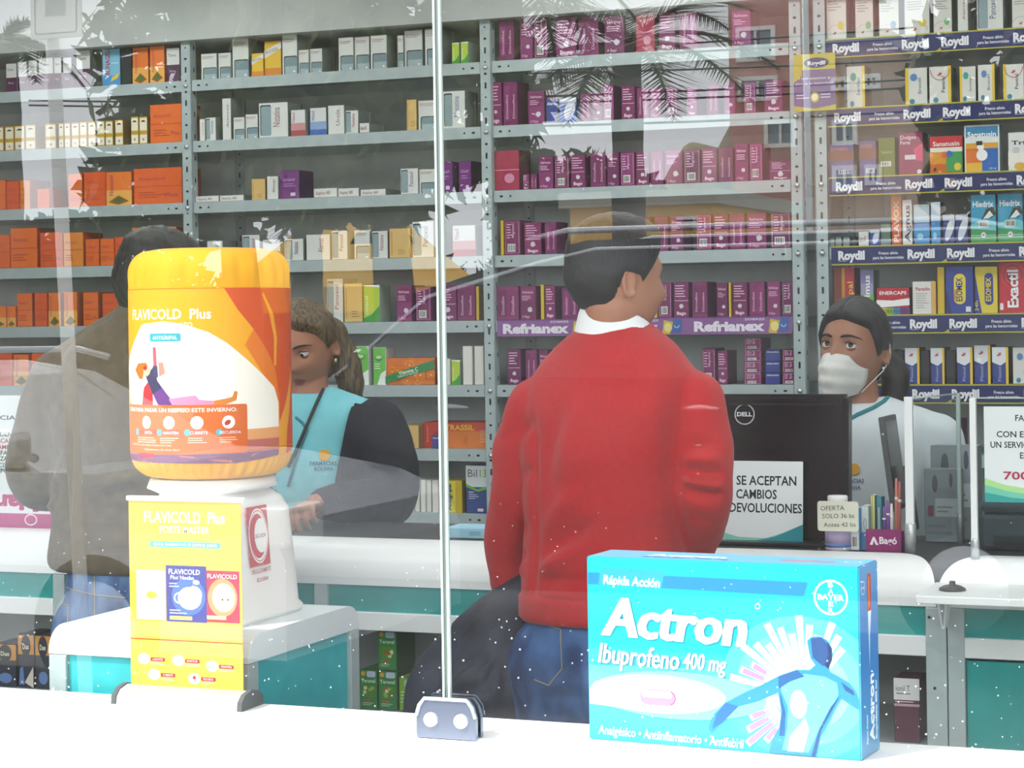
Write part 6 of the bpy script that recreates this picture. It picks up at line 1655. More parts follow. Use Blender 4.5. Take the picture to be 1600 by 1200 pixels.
def ears(M, woman):
    out = []
    for s in (-1, 1):
        r = .9 if woman else 1
        out.append(ball(M @ Vector((s * .0735 * (.95 if woman else 1), -.012, -.002)), (.0075, .0165*r, .029*r), M.to_3x3().to_4x4() @ Matrix.Rotation(s * -.35, 4, 'Z') @ Matrix.Rotation(-.15, 4, 'X')))
        pts = [M @ Vector((s * (.079 + .004 * math.sin(g * .5)), -.012 - .014*r * math.sin(g - .3), -.002 + .027*r * math.cos(g - .3))) for g in np.linspace(-.4, 4.2, 9)]
        out.append(limb(pts, [.0042] * 9, 8, 3))
    return out
M_eyew = mat('#dcd8d2', .15); M_iris = mat('#1a100a', .08); M_brow = mat('#15100e', .7); M_lid = None
def eyes(M, parent, skinm, gaze=(0, 0), woman=True):
    for s in (-1, 1):
        c = Vector((s * .031, .0690 if woman else .071, .006))
        gz = Vector((gaze[0], 1, gaze[1])).normalized(); q = Vector((0, 0, 1)).rotation_difference(gz).to_matrix().to_4x4()
        e = MB(); n = 24
        vs, fs = [], []
        rings = []
        for i in range(0, 13):
            a = PI * (i + .02) / 12.04; rings.append([(.0125*math.sin(a)*math.cos(2*PI*k/n), .0125*math.sin(a)*math.sin(2*PI*k/n), .0125*math.cos(a)) for k in range(n)])
        T = M @ Matrix.Translation(c) @ q
        for i in range(12):
            b = [rings[i][k] for k in range(n)] + [rings[i+1][k] for k in range(n)]
            e.add(b, [[k, (k+1) % n, n+(k+1) % n, n+k] for k in range(n)], M_iris if i < 2 else M_eyew, T, True)
        e.build('eye', parent)
        l = MB()
        for lo, hi, r in ((.60, 1.5, .0140), (-1.4, -.44, .0138)):
            vs, fs = [], []
            m_, k_ = 16, 7
            for i in range(m_ + 1):
                az = -1.45 + 2.9 * i / m_
                for j in range(k_ + 1):
                    el = lo + (hi - lo) * j / k_
                    if j == 0 and lo > 0: el = lo - .34 * (abs(az) / 1.45)
                    if j == k_ and lo < 0: el = hi + .26 * (abs(az) / 1.45) ** 2
                    vs.append((r*math.cos(el)*math.sin(az), r*math.cos(el)*math.cos(az), r*math.sin(el)))
            for i in range(m_):
                for j in range(k_): fs.append([i*(k_+1)+j, (i+1)*(k_+1)+j, (i+1)*(k_+1)+j+1, i*(k_+1)+j+1])
            l.add(vs, fs, skinm, M @ Matrix.Translation(c), True)
        l.build('eyelid', parent)
        ls = MB(); pts = [M @ (c + Vector((.0146*math.cos(.3)*math.sin(a), .0146*math.cos(.3)*math.cos(a), .0146*math.sin(.60 - .30*(1-abs(a)/1.45)*0 - .30*(abs(a)/1.45))))) for a in np.linspace(-1.2, 1.2, 11)]
        ls.tube(pts, [.0006, .0010, .0012, .0013, .0014, .0014, .0014, .0014, .0013, .0011, .0007], M_brow, 6); ls.build('eyelash', parent)
        br = MB(); pts = []
        for t in np.linspace(0, 1, 9):
            x = s * (.012 + .042 * t); zz = .0235 + .0075 * math.sin(PI * (t * .8 + .05)) - .004 * t
            yv = head_point(unit_for(x, zz, woman), woman)[1]; pts.append(M @ Vector((x, yv + .0012, zz)))
        br.tube(pts, [.0020, .0030, .0032, .0031, .0028, .0024, .002, .0014, .0008], M_brow, 8); br.build('eyebrow', parent)
def unit_for(x, z, woman):
    a, b, c = (.072, .093, .112) if woman else (.076, .096, .115)
    dz = z / c; dx = x / a
    return (dx, math.sqrt(max(1 - dx*dx - dz*dz, .01)), dz)
def hand(w, f, nrm, side, curl=.6, sc=1.0):
    """wrist point, finger direction, back-of-hand normal, side (+1: thumb to the +cross side)"""
    f, nrm = Vector(f).normalized(), Vector(nrm).normalized(); nrm = (nrm - f * nrm.dot(f)).normalized(); t = f.cross(nrm) * side
    out = [limb([w - f*.01, w + f*.03, w + f*.075*sc], [.023*sc, .033*sc, .034*sc], 16, 5, .45, nrm)]
    for k, (o, L, r) in enumerate(((.030, .068, .0082), (.0105, .076, .0085), (-.0095, .070, .008), (-.028, .056, .0072))):
        base = w + f*.078*sc + t*o*sc; d = (f + t*o*3.2).normalized(); pts = [base - f*.02, base]
        ang = 0
        for seg in (.46, .32, .22):
            ang += curl * (1.0 + .12 * k) * (.8 if seg == .46 else .9)
            pts.append(pts[-1] + (d*math.cos(ang) - nrm*math.sin(ang)) * L*sc*seg)
        out.append(limb(pts, [r*1.1*sc, r*1.08*sc, r*sc, r*.92*sc, r*.8*sc], 10, 4))
    b = w + f*.022*sc + t*.027*sc
    pts = [b, b + (f*.5 + t*.7 - nrm*.2)*.034*sc, b + (f*.9 + t*.75 - nrm*.35)*.058*sc, b + (f*1.15 + t*.55 - nrm*.5)*.075*sc]
    out.append(limb(pts, [.0135*sc, .0115*sc, .0098*sc, .0082*sc], 10, 4))
    return out
def legs_prims(hips, knees, ankles, k=1.0):
    out = []
    for h, n_, a in zip(hips, knees, ankles): out.append(limb([h, (h + n_)/2 + Vector((0, 0, 0)), n_, (n_ + a)/2 + Vector((0, -.01, 0)), a], [.088*k, .075*k, .058*k, .054*k, .042*k], 20, 6))
    return out
def feet_prims(ankles, yaw, k=1.0):
    f = Vector((-math.sin(yaw), math.cos(yaw), 0)); return [limb([a + Vector((0, 0, -.045)) - f*.05, a + Vector((0, 0, -.05)) + f*.06, a + Vector((0, 0, -.062)) + f*.15], [.040*k, .042*k, .030*k], 14, 5) for a in ankles]
def skinmat(name, c1, c2):
    m = noisy(name, c1, c2, 18, .5, .05); b = m.node_tree.nodes['Principled BSDF']
    b.inputs['Subsurface Weight'].default_value = .12; b.inputs['Subsurface Radius'].default_value = (.012, .004, .002); b.inputs['Subsurface Scale'].default_value = .6
    return m
def hairmat(name, c1, c2): return noisy(name, c1, c2, 60, .38, .5, 3, (3, 3, .35), bscale=160)
def cloth(name, c1, c2, sc=120, bump=.25, rough=.9): return noisy(name, c1, c2, sc, rough, bump, bscale=600, sheen=.15, spec=.15)
def face_to(x, y, phi, pitch, roll=0.0):
    """yaw that looks at the camera from x, y, turned phi towards the left of the picture"""
    d = (EYE - Vector((x, y, EYE.z))).normalized(); l = -RT
    l = (l - d * l.dot(d)).normalized(); f = d * math.cos(phi) + l * math.sin(phi)
    return math.atan2(-f.x, f.y)
def head_matrix(c, yaw, pitch=0.0, roll=0.0, sc=1.0):
    return Matrix.Translation(c) @ Matrix.Rotation(yaw, 4, 'Z') @ Matrix.Rotation(pitch, 4, 'X') @ Matrix.Rotation(roll, 4, 'Y') @ Matrix.Scale(sc, 4)

class Fig:
    """helper that turns picture points at a depth into points relative to the figure's foot point"""
    def __init__(s, u, y, label, name='person'):
        s.x, s.y = xat(u, y), y; s.o = Vector((s.x, s.y, 0)); s.label = label; s.name = name
    def p(s, u, v, dy=0.0): return at(u, v, s.y + dy) - s.o
    def sec(s, ul, ur, v, b, dy=0.0):
        a, c = s.p(ul, v, dy), s.p(ur, v, dy); return ((a.x + c.x)/2, dy, (a.z + c.z)/2, (c.x - a.x)/2, b)

# ------------------------------------------------------------------ man in red
F = Fig(950, .96, '')
M_skinA = skinmat('tan_skin', '#a8735a', '#b37d62')
M_red = cloth('red_knit', '#b3242a', '#bf2b2e', 160, .35)
M_denim = noisy('blue_denim', '#1f3c6c', '#4a72a8', 14, .85, .35, 10, (1, 1, .55), .38, .64, bscale=700)
hc = F.p(963, 441)
HM = head_matrix(hc, math.radians(-44), math.radians(0), 0, .98)
tw = math.radians(-8)
secs = [F.sec(914, 1012, 506, .062), F.sec(890, 1032, 524, .076), F.sec(866, 1058, 548, .092), F.sec(836, 1086, 584, .106), F.sec(822, 1090, 630, .118), F.sec(820, 1080, 710, .122), F.sec(824, 1072, 780, .116), F.sec(826, 1066, 850, .118), F.sec(824, 1066, 905, .126), F.sec(822, 1068, 938, .128), F.sec(828, 1062, 957, .124)]
shL, elL, wrL = F.p(842, 636), F.p(808, 770, .02), F.p(800, 905, .09)
shR, elR, wrR = F.p(1082, 628), F.p(1101, 765, -.02), F.p(1072, 880, .12)
hipz = .90
hips = [Vector((-.095, 0, .86)), Vector((.085, 0, .86))]; kn = [Vector((-.105, .02, .47)), Vector((.11, .03, .47))]; an = [Vector((-.11, -.02, .085)), Vector((.13, 0, .085))]
inner = [(x, y, z, a*.84, b*.84) for x, y, z, a, b in secs[1:]] + [(0, 0, .86, .135, .10)]
prims = [trunk_of(inner, tw), limb([hc + Vector((0, -.02, -.05)), F.p(958, 510), F.p(957, 560)], [.055, .056, .072], 20, 6), head_skin(HM, False)] + ears(HM, False)
for s_, e_, w_ in ((shL, elL, wrL), (shR, elR, wrR)): prims.append(limb([s_, e_, w_], [.046, .034, .027], 18, 8))
prims += hand(wrL + Vector((0, .01, -.02)), (.0, .1, -1), (-1, 0, 0), 1, .5) + hand(wrR + Vector((0, .01, -.02)), (-.1, .4, -1), (1, 0, 0), -1, .5)
prims += legs_prims(hips, kn, an, .9) + feet_prims(an, 0, .9)
pa = skin_obj('person', fuse(prims, .0042, 2), [M_skinA], None); pa.location = F.o
props(pa, 'man in red sweater and jeans with his back to the window, holding a jacket', 'person')
# sweater
sp = [trunk_of(secs, tw)]
sp += [limb([shL, (shL + elL)/2 + Vector((-.012, 0, .0)), elL, (elL + wrL)/2 + Vector((-.012, 0, 0)), wrL + Vector((0, -.01, .0))], [.060, .058, .052, .049, .042], 24, 7), limb([shR, (shR + elR)/2 + Vector((.008, 0, 0)), elR, (elR + wrR)/2 + Vector((.008, 0, 0)), wrR], [.060, .058, .053, .049, .042], 24, 7)]
sp += [limb([F.p(915, 575), shL], [.045, .058], 18, 5), limb([F.p(1005, 575), shR], [.045, .058], 18, 5)]
me = fuse(sp, .0065, 5)
def X(u, v, dy): return F.p(u, v, dy)
bk = -.115
FL = [(X(1052, 625, -.1), X(1050, 900, -.1), .013, -.030), (X(826, 650, -.1), X(828, 930, -.1), .013, -.028), (X(1064, 640, -.09), X(1062, 800, -.09), .014, .008),
      (X(1095, 600, -.07), X(1062, 660, -.1), .013, -.008), (X(1110, 620, -.06), X(1082, 690, -.09), .012, .006), (X(1070, 600, -.1), X(1050, 720, -.12), .014, .006),
      (X(1052, 700, -.08), X(1130, 688, -.06), .010, -.006), (X(1056, 735, -.08), X(1140, 745, -.06), .011, -.008), (X(1060, 765, -.08), X(1140, 782, -.06), .012, -.009), (X(1062, 750, -.08), X(1142, 763, -.06), .009, .007), (X(1056, 800, -.08), X(1120, 830, -.04), .012, -.006), (X(1058, 718, -.08), X(1138, 718, -.06), .009, .005),
      (X(765, 800, -.03), X(830, 830, -.06), .011, -.007), (X(768, 845, -.03), X(825, 870, -.06), .010, -.008), (X(766, 865, -.03), X(822, 895, -.06), .010, .006), (X(775, 750, -.05), X(830, 735, -.08), .012, -.006), (X(775, 690, -.05), X(835, 660, -.08), .013, -.005), (X(770, 905, -.02), X(815, 905, -.02), .010, -.006), (X(770, 925, -.02), X(815, 930, -.02), .008, .005),
      (X(830, 900, bk), X(900, 855, bk), .016, .009), (X(826, 880, bk), X(930, 815, bk), .016, -.008), (X(835, 835, bk), X(900, 770, bk), .016, .007), (X(840, 760, bk), X(880, 640, bk), .020, -.005), (X(850, 930, bk), X(1050, 925, bk), .010, .006), (X(840, 908, bk), X(1060, 902, bk), .010, -.007),
      (X(1060, 840, bk), X(980, 880, bk), .018, .006), (X(1058, 870, bk), X(960, 905, bk), .016, -.005), (X(900, 620, bk), X(880, 800, bk), .03, .005), (X(1010, 600, bk), X(1030, 800, bk), .03, .005), (X(860, 700, bk), X(1040, 680, bk), .05, .003)]
folds(me, [(a_, b_, w_, h_ * (1.0 if abs(h_) > .02 else 2.1)) for a_, b_, w_, h_ in FL]); rumple(me, .0040, 22, 3)
sw = skin_obj('sweater', me, [M_red], pa); props(sw, 'red knitted sweater')
# ribbed hem
hm = MB(); s_ = secs[-2]; n = 220; vs, fs = [], []
for j, z in enumerate(np.linspace(secs[-1][2] - .012, secs[-2][2] + .018, 8)):
    for k in range(n):
        g = 2*PI*k/n; e = 2.4; q = (abs(math.cos(g))**e + abs(math.sin(g))**e) ** (-1/e); rb = .0012 * math.sin(g * 110 / 1) + (.002 if 0 < j < 7 else -.004)
        lx, ly = (s_[3] + .002 + rb) * math.cos(g) * q, (s_[4] + .002 + rb) * math.sin(g) * q
        vs.append((s_[0] + lx*math.cos(tw) - ly*math.sin(tw), s_[1] + lx*math.sin(tw) + ly*math.cos(tw), z))
for j in range(7):
    for k in range(n): fs.append([j*n+k, j*n+(k+1) % n, (j+1)*n+(k+1) % n, (j+1)*n+k])
hm.add(vs, fs, M_red, None, True); hm.build('ribbed_hem', sw, fix=False)
# shirt collar
cl = MB(); c0 = F.p(962, 507); vs, fs = [], []; n = 48
for j, (dz, r) in enumerate(((-.030, .084), (-.008, .081), (.012, .073), (.026, .067), (.029, .064), (.024, .061), (-.01, .062))):
    for k in range(n):
        g = 2*PI*k/n; fr = max(0, math.sin(g + .6)) ; vs.append((c0.x + r*.98*math.cos(g), -.002 + r*.92*math.sin(g) + .004, c0.z + dz - .020*fr - (.012 * math.cos(g) if dz > 0 else 0)))
for j in range(6):
    for k in range(n): fs.append([j*n+k, j*n+(k+1) % n, (j+1)*n+(k+1) % n, (j+1)*n+k])
cl.add(vs, fs, mat('#eef0f2', .7), None, True); props(cl.build('shirt_collar', pa), 'white shirt collar')
# hair: cropped back and sides, squared top
def hoff(az, d):
    a = abs(math.degrees(az)); dz = d[2]
    thr = .52 if a < 40 else .52 - (a - 40) / 40 * .55 if a < 80 else (.10 if a < 100 else .10 - (a - 100) / 30 * .68 if a < 130 else -.60)
    q = (dz - thr) / (.10 if a < 110 else .28)
    if q < 0: return max(-.012, q * .02) - .001
    t = min(q, 1); top = max(0, (dz - .25) / .75)
    sq = .017 * math.exp(-((dz - .72) / .28) ** 2)
    low = .003 + .008 * min(1, max(0, (dz + .6) / .7))
    return t * (low + .006 * top + sq * .8)
hv, hf = head_skin(HM, False, hoff, 96, 72)
hb = MB().add(hv, hf, hairmat('black_hair', '#0a0a0c', '#16151a'), None, True); ho = hb.build('hair', pa)
rumple(ho.data, .0012, 160, 4)
# jeans
jm = [trunk_of([(0.0, 0, .70, .05, .05), (0.0, .0, .80, .150, .115), (secs[-1][0]*.7, 0, .88, .158, .125), (secs[-1][0], 0, .95, .150, .118), (secs[-1][0], 0, .985, .143, .110)], tw)]
for h, k_, a in zip(hips, kn, an): jm.append(limb([h + Vector((0, -.012, .02)), (h + k_)/2, k_, (k_ + a)/2, a + Vector((0, 0, .02))], [.108, .092, .074, .070, .066], 24, 7))
me = fuse(jm, .008, 4); folds(me, [(X(835, 1060, -.1), X(930, 1035, -.12), .012, -.006), (X(835, 1075, -.1), X(935, 1060, -.12), .010, .006), (X(835, 1085, -.1), X(930, 1090, -.12), .012, -.005), (X(850, 1010, -.12), X(930, 1000, -.12), .02, .004)]); rumple(me, .0025, 22, 9)
je = skin_obj('jeans', me, [M_denim], pa)
stm = mat('#a89a78', .8)
def stitched(pts, parent, y, w=.0016, m=stm):
    q = MB(); q.tube([Vector((p.x, y + p.y, p.z)) for p in pts], w, m, 6); return q.build('pocket_seam', parent)
from mathutils.bvhtree import BVHTree
def on_back(me, pts, off=.001, d=(0, 1, 0)):
    """lay points on the side of a garment that faces the street"""
    bv = BVHTree.FromPolygons([v.co for v in me.vertices], [tuple(p.vertices) for p in me.polygons]); out = []
    for p in pts:
        o = Vector((p.x, -1.0, p.z)); h = bv.ray_cast(o, Vector(d))
        if h[0] is not None: out.append(h[0] - Vector(d) * off)
    return out
def px_on(me, F_, pts, off=.0012, n=8):
    """picture points laid on a garment along the line of sight"""
    bv = BVHTree.FromPolygons([v.co for v in me.vertices], [tuple(p.vertices) for p in me.polygons]); out = []
    for i in range(len(pts) - 1):
        for t in np.linspace(0, 1, n, endpoint=(i == len(pts) - 2)):
            u, v = pts[i][0] + (pts[i+1][0] - pts[i][0]) * t, pts[i][1] + (pts[i+1][1] - pts[i][1]) * t
            d = ray(u, v).normalized(); h = bv.ray_cast(EYE - F_.o, d)
            if h[0] is not None: out.append(h[0] - d * off)
    return out
for pts in ([(833, 958), (850, 975), (876, 983), (876, 1000), (878, 1045), (857, 1071), (835, 1062)], [(833, 945), (870, 962), (918, 968)], [(835, 950), (872, 968), (918, 974)]):
    q = px_on(je.data, F, pts)
    if len(q) > 2: MB().tube(q, .0011, stm, 6).build('pocket_seam', je)
# ---- dark jacket hanging from his left hand
jp = []
for (u0, v0, d0, u1, v1, d1, r0, r1) in ((815, 925, .07, 700, 1085, .03, .045, .085), (818, 925, .07, 760, 1090, .0, .045, .10), (815, 930, .07, 800, 1085, .0, .05, .07), (800, 940, .08, 675, 1120, .05, .04, .06), (812, 940, .1, 740, 1150, .1, .05, .09)):
    a, b = F.p(u0, v0, d0), F.p(u1, v1, d1); jp.append(limb([a, (a + b)/2 + Vector((-.01, -.01, 0)), b, b + Vector((-.01, 0, -.12))], [r0, (r0 + r1)/2, r1, r1*.8], 20, 6))
me = fuse(jp, .0075, 5)
co_folds = []
rr = random.Random(5)
for k in range(16):
    u = 690 + k * 9; co_folds.append((F.p(812 - k * 1.2, 935 + k, -.05), F.p(u - 20, 1090 + rr.uniform(-10, 10), -.08), .009, rr.choice([-.010, .008, -.007])))
co_folds += [(F.p(720, 1010, -.1), F.p(810, 985, -.1), .014, -.012), (F.p(690, 1060, -.1), F.p(800, 1030, -.1), .016, .012), (F.p(680, 1085, -.1), F.p(800, 1065, -.1), .014, -.010)]
folds(me, co_folds); rumple(me, .006, 24, 12)
jk = skin_obj('jacket', me, [noisy('navy_nylon', '#191d2c', '#262c40', 12, .5, .3, bscale=200)], None); jk.location = F.o
props(jk, 'dark navy jacket hanging from the hand of the man in red', 'jacket')

# ------------------------------------------------------------------ man in brown
F = Fig(235, 1.0, '')
M_brown = cloth('brown_jersey', '#5e5343', '#6b5f4d', 40, .3)
hc = F.p(246, 440); hc.z = F.p(246, 371).z - .112
HM = head_matrix(hc, math.radians(-12), math.radians(-14), 0, 1.0)
secs = [F.sec(185, 290, 492, .065), F.sec(150, 325, 512, .085), F.sec(112, 352, 548, .105), F.sec(92, 368, 590, .120), F.sec(92, 372, 650, .132), F.sec(98, 368, 730, .134), F.sec(96, 364, 800, .13), F.sec(92, 364, 850, .132), F.sec(90, 364, 878, .13), F.sec(96, 360, 890, .122)]
shL, elL, wrL = F.p(100, 596, .0), F.p(58, 742, -.02), F.p(150, 770, .26)
shR, elR, wrR = F.p(362, 596, .0), F.p(392, 720, .02), F.p(330, 740, .24)
inner = [(x, y, z, a*.84, b*.84) for x, y, z, a, b in secs[1:]] + [(secs[-1][0], 0, .86, .135, .10)]
hx_ = secs[-1][0]
hips = [Vector((hx_ - .095, 0, .86)), Vector((hx_ + .095, 0, .86))]; kn = [Vector((hx_ - .11, .02, .47)), Vector((hx_ + .11, .02, .47))]; an = [Vector((hx_ - .12, 0, .085)), Vector((hx_ + .12, 0, .085))]
prims = [trunk_of(inner), limb([hc + Vector((0, -.03, -.06)), F.p(240, 490), F.p(238, 530)], [.056, .058, .07], 20, 6), head_skin(HM, False)] + ears(HM, False)
for s_, e_, w_ in ((shL, elL, wrL), (shR, elR, wrR)): prims.append(limb([s_, e_, w_], [.040, .032, .026], 18, 8))
prims += hand(wrL + Vector((.02, .02, 0)), (.7, .7, -.1), (-.3, .3, 1), -1, .4) + hand(wrR + Vector((-.01, .03, 0)), (-.5, .8, -.1), (.3, .3, 1), 1, .4)
prims += legs_prims(hips, kn, an, .92) + feet_prims(an, 0, .9)
pb_ = skin_obj('person', fuse(prims, .006, 2), [M_skinA], None); pb_.location = F.o
props(pb_, 'man in a brown jacket standing at the counter behind the water jug, seen from behind', 'person')
sp = [trunk_of(secs)]
sp += [limb([shL, (shL + elL)/2 + Vector((-.01, 0, 0)), elL, (elL + wrL)/2 + Vector((-.01, 0, -.01)), wrL], [.074, .070, .066, .056, .045], 24, 7), limb([shR, elR, wrR], [.072, .062, .045], 24, 7)]
sp += [limb([F.p(205, 515), shL], [.058, .072], 18, 5), limb([F.p(275, 515), shR], [.058, .072], 18, 5)]
me = fuse(sp, .0075, 5)
FL = [(F.p(97, 630, -.12), F.p(100, 810, -.12), .014, -.028), (F.p(35, 735, -.1), F.p(98, 700, -.1), .014, -.008), (F.p(45, 780, -.1), F.p(98, 770, -.1), .010, -.010), (F.p(40, 765, -.1), F.p(98, 745, -.1), .010, .009), (F.p(55, 795, -.08), F.p(98, 790, -.08), .010, .007),
      (F.p(130, 785, -.14), F.p(235, 755, -.14), .013, -.011), (F.p(105, 798, -.14), F.p(240, 800, -.14), .013, -.012), (F.p(110, 812, -.14), F.p(240, 815, -.14), .012, .008), (F.p(130, 770, -.14), F.p(240, 735, -.14), .016, .008), (F.p(100, 830, -.14), F.p(230, 850, -.14), .014, .005), (F.p(95, 858, -.14), F.p(260, 866, -.14), .008, -.009), (F.p(120, 610, -.12), F.p(105, 720, -.14), .022, -.007), (F.p(160, 600, -.13), F.p(180, 740, -.14), .03, .005), (F.p(60, 640, -.07), F.p(85, 740, -.08), .02, -.006)]
folds(me, [(a_, b_, w_, h_ * (1.0 if abs(h_) > .02 else 1.5)) for a_, b_, w_, h_ in FL]); rumple(me, .0035, 22, 6)
jo = skin_obj('jacket', me, [M_brown], pb_)
cb = MB(); c0 = F.p(240, 497); vs, fs = [], []; n = 44
for j, (dz, r) in enumerate(((-.02, .096), (.0, .094), (.018, .084), (.026, .078), (.022, .074), (-.01, .074))):
    for k in range(n):
        g = 2*PI*k/n; vs.append((c0.x + r*math.cos(g), r*.9*math.sin(g), c0.z + dz - .02 * max(0, math.sin(g))))
for j in range(5):
    for k in range(n): fs.append([j*n+k, j*n+(k+1) % n, (j+1)*n+(k+1) % n, (j+1)*n+k])
cb.add(vs, fs, M_brown, None, True); cb.build('jacket_collar', jo)
cb = MB(); vs2 = [(x + (c0.x - x) * .16, y * .84, z + .013) for x, y, z in vs]; cb.add(vs2, fs, mat('#7f9cd0', .8), None, True); props(cb.build('shirt_collar', pb_), 'light blue shirt collar')
hv, hf = head_skin(HM, False, hoff, 96, 72); ho = MB().add(hv, hf, hairmat('dark_hair', '#0c0a09', '#1c1713'), None, True).build('hair', pb_); rumple(ho.data, .003, 120, 8)
jm = [trunk_of([(hx_, 0, .70, .05, .05), (hx_, .0, .80, .165, .12), (hx_, 0, .90, .175, .128), (hx_, 0, 1.0, .170, .12), (hx_, 0, 1.05, .165, .115)])]
for h, k_, a in zip(hips, kn, an): jm.append(limb([h + Vector((0, -.012, .02)), (h + k_)/2, k_, (k_ + a)/2, a + Vector((0, 0, .02))], [.112, .096, .078, .072, .068], 24, 7))
me = fuse(jm, .008, 4); rumple(me, .003, 22, 10)
je = skin_obj('jeans', me, [noisy('washed_denim', '#34507c', '#6a8cba', 16, .85, .35, 10, (1, 1, .55), .38, .64, bscale=700)], pb_)
for pts in ([(92, 912), (115, 922), (150, 930), (198, 934)], [(148, 890), (148, 975)], [(84, 942), (106, 945), (106, 975)]):
    q = px_on(je.data, F, pts)
    if len(q) > 2: MB().tube(q, .0013, stm, 6).build('pocket_seam', je)

# ------------------------------------------------------------------ masked woman behind the counter
F = Fig(1355, 1.98, '')
M_skinB = skinmat('brown_skin', '#96664f', '#a07058')
hc = F.p(1334, 540); hc.z = F.p(1334, 474).z - .110
yw = face_to(F.x + hc.x, F.y, math.radians(29), 0)
HM = head_matrix(hc, yw, math.radians(7), math.radians(-3), .98)
bw = face_to(F.x, F.y, math.radians(8), 0)
chest_z = F.p(1355, 720).z
def lsec(x, z, a, b, yo=0.0):
    return (x, yo, z, a, b)
cxx = F.p(1350, 700).x
nz = F.p(1350, 632).z
secs = [lsec(hc.x * .5 + cxx * .5, nz + .005, .062, .055), lsec(cxx, nz - .02, .105, .075), lsec(cxx, nz - .05, .150, .092), lsec(cxx, nz - .10, .168, .108), lsec(cxx, nz - .18, .165, .125), lsec(cxx, nz - .30, .150, .118), lsec(cxx, nz - .42, .155, .115), lsec(cxx, nz - .52, .175, .125), lsec(cxx, nz - .60, .180, .130)]
fB = Vector((-math.sin(bw), math.cos(bw), 0)); rB = Vector((math.cos(bw), math.sin(bw), 0))   # her right
C = Vector((cxx, 0, 0))
shl, shr = C - rB*.165 + Vector((0, 0, nz - .085)), C + rB*.165 + Vector((0, 0, nz - .085))
ell, elr = C - rB*.215 + fB*.02 + Vector((0, 0, nz - .34)), C + rB*.20 + fB*.04 + Vector((0, 0, nz - .34))
wrl, wrr = C - rB*.225 + fB*.04 + Vector((0, 0, nz - .57)), C + rB*.215 + fB*.04 + Vector((0, 0, nz - .57))
hips = [C - rB*.09 + Vector((0, 0, .82)), C + rB*.09 + Vector((0, 0, .82))]; kn = [C - rB*.09 + Vector((0, 0, .45)), C + rB*.09 + Vector((0, 0, .45))]; an = [C - rB*.09 + Vector((0, 0, .085)), C + rB*.09 + Vector((0, 0, .085))]
inner = [(x, y, z, a*.86, b*.84) for x, y, z, a, b in secs] + [(cxx, 0, .80, .13, .1)]
prims = [trunk_of(inner, bw), limb([hc + Vector((0, 0, -.06)) - fB*.02, Vector((hc.x*.6 + cxx*.4, 0, nz + .01)), C + Vector((0, 0, nz - .04))], [.050, .049, .065], 20, 6), head_skin(HM, True, None, 84, 64)] + ears(HM, True)
for s_, e_, w_ in ((shl, ell, wrl), (shr, elr, wrr)): prims.append(limb([s_, e_, w_], [.044, .036, .025], 18, 8))
prims += hand(wrl, (0, 0, -1), -rB, 1, .35, .9) + hand(wrr, (0, 0, -1), rB, -1, .35, .9)
prims += legs_prims(hips, kn, an, .85) + feet_prims(an, bw, .85)
pc = skin_obj('person', fuse(prims, .0042, 2), [M_skinB], None); pc.location = F.o
props(pc, 'woman with a white face mask and black ponytail standing behind the monitor', 'person')
eyes(HM, pc, M_skinB, (-.35, .22))
def hoffw(az, d):
    a = abs(math.degrees(az)); dz = d[2]
    thr = .60 - .16 * (a / 60) ** 1.3 if a < 60 else .44 - (a - 60) / 25 * .62 if a < 85 else (.02 if a < 108 else .02 - (a - 108) / 20 * .62 if a < 128 else -.60)
    q = (dz - thr) / .07
    if q < 0: return max(-.010, q * .015) - .001
    part = -.004 * math.exp(-(d[0] / .05) ** 2) if a < 70 else 0
    return min(q, 1) * (.010 + .010 * max(0, dz)) + part
M_hairB = hairmat('black_smooth_hair', '#0b0a0a', '#1a1513')
hv, hf = head_skin(HM, True, hoffw, 110, 84); ho = MB().add(hv, hf, M_hairB, None, True).build('hair', pc); rumple(ho.data, .0012, 150, 5)
rt = [HM @ Vector((-.02, -.085, .0)), HM @ Vector((-.055, -.105, -.04)), HM @ Vector((-.062, -.10, -.10)), HM @ Vector((-.06, -.09, -.17))]
v_, f_ = limb(rt, [.03, .034, .032, .014], 22, 8); po = MB().add(v_, f_, M_hairB, None, True).build('ponytail', ho); rumple(po.data, .004, 90, 2)
# mask
mk = MB(); vs, fs = [], []; nu, nv = 32, 28
for j in range(nv + 1):
    t = j / nv
    yc = np.interp(t, [0, .12, .3, .6, .85, 1], [.098, .110, .1215, .1175, .106, .092]); zc = np.interp(t, [0, 1], [-.014, -.124])
    hw = np.interp(t, [0, .3, .7, 1], [.062, .066, .062, .046]); ys = np.interp(t, [0, .5, 1], [.036, .026, .032])
    for i in range(nu + 1):
        s_ = -1 + 2 * i / nu
        y = yc - (yc - ys) * abs(s_) ** 2.3; z = zc - .010 * s_ * s_ * (1 - t) + .022 * s_ * s_ * t
        y += .0016 * math.sin(t * 22 + .5 * s_) * (1 - s_ ** 4) + .0012 * math.sin(9 * s_ + 6 * t)
        vs.append((hw * s_ * (1 - .10 * abs(s_)), y, z))
for j in range(nv):
    for i in range(nu): fs.append([j*(nu+1)+i, j*(nu+1)+i+1, (j+1)*(nu+1)+i+1, (j+1)*(nu+1)+i])
mk.add(vs, fs, noisy('mask_paper', '#cfcec9', '#d8d7d2', 60, .9, .15, spec=.1), HM, True)
mo = mk.build('face_mask', pc, fix=False); props(mo, 'white face mask')
sd = mo.modifiers.new('thickness', 'SOLIDIFY'); sd.thickness = .0014
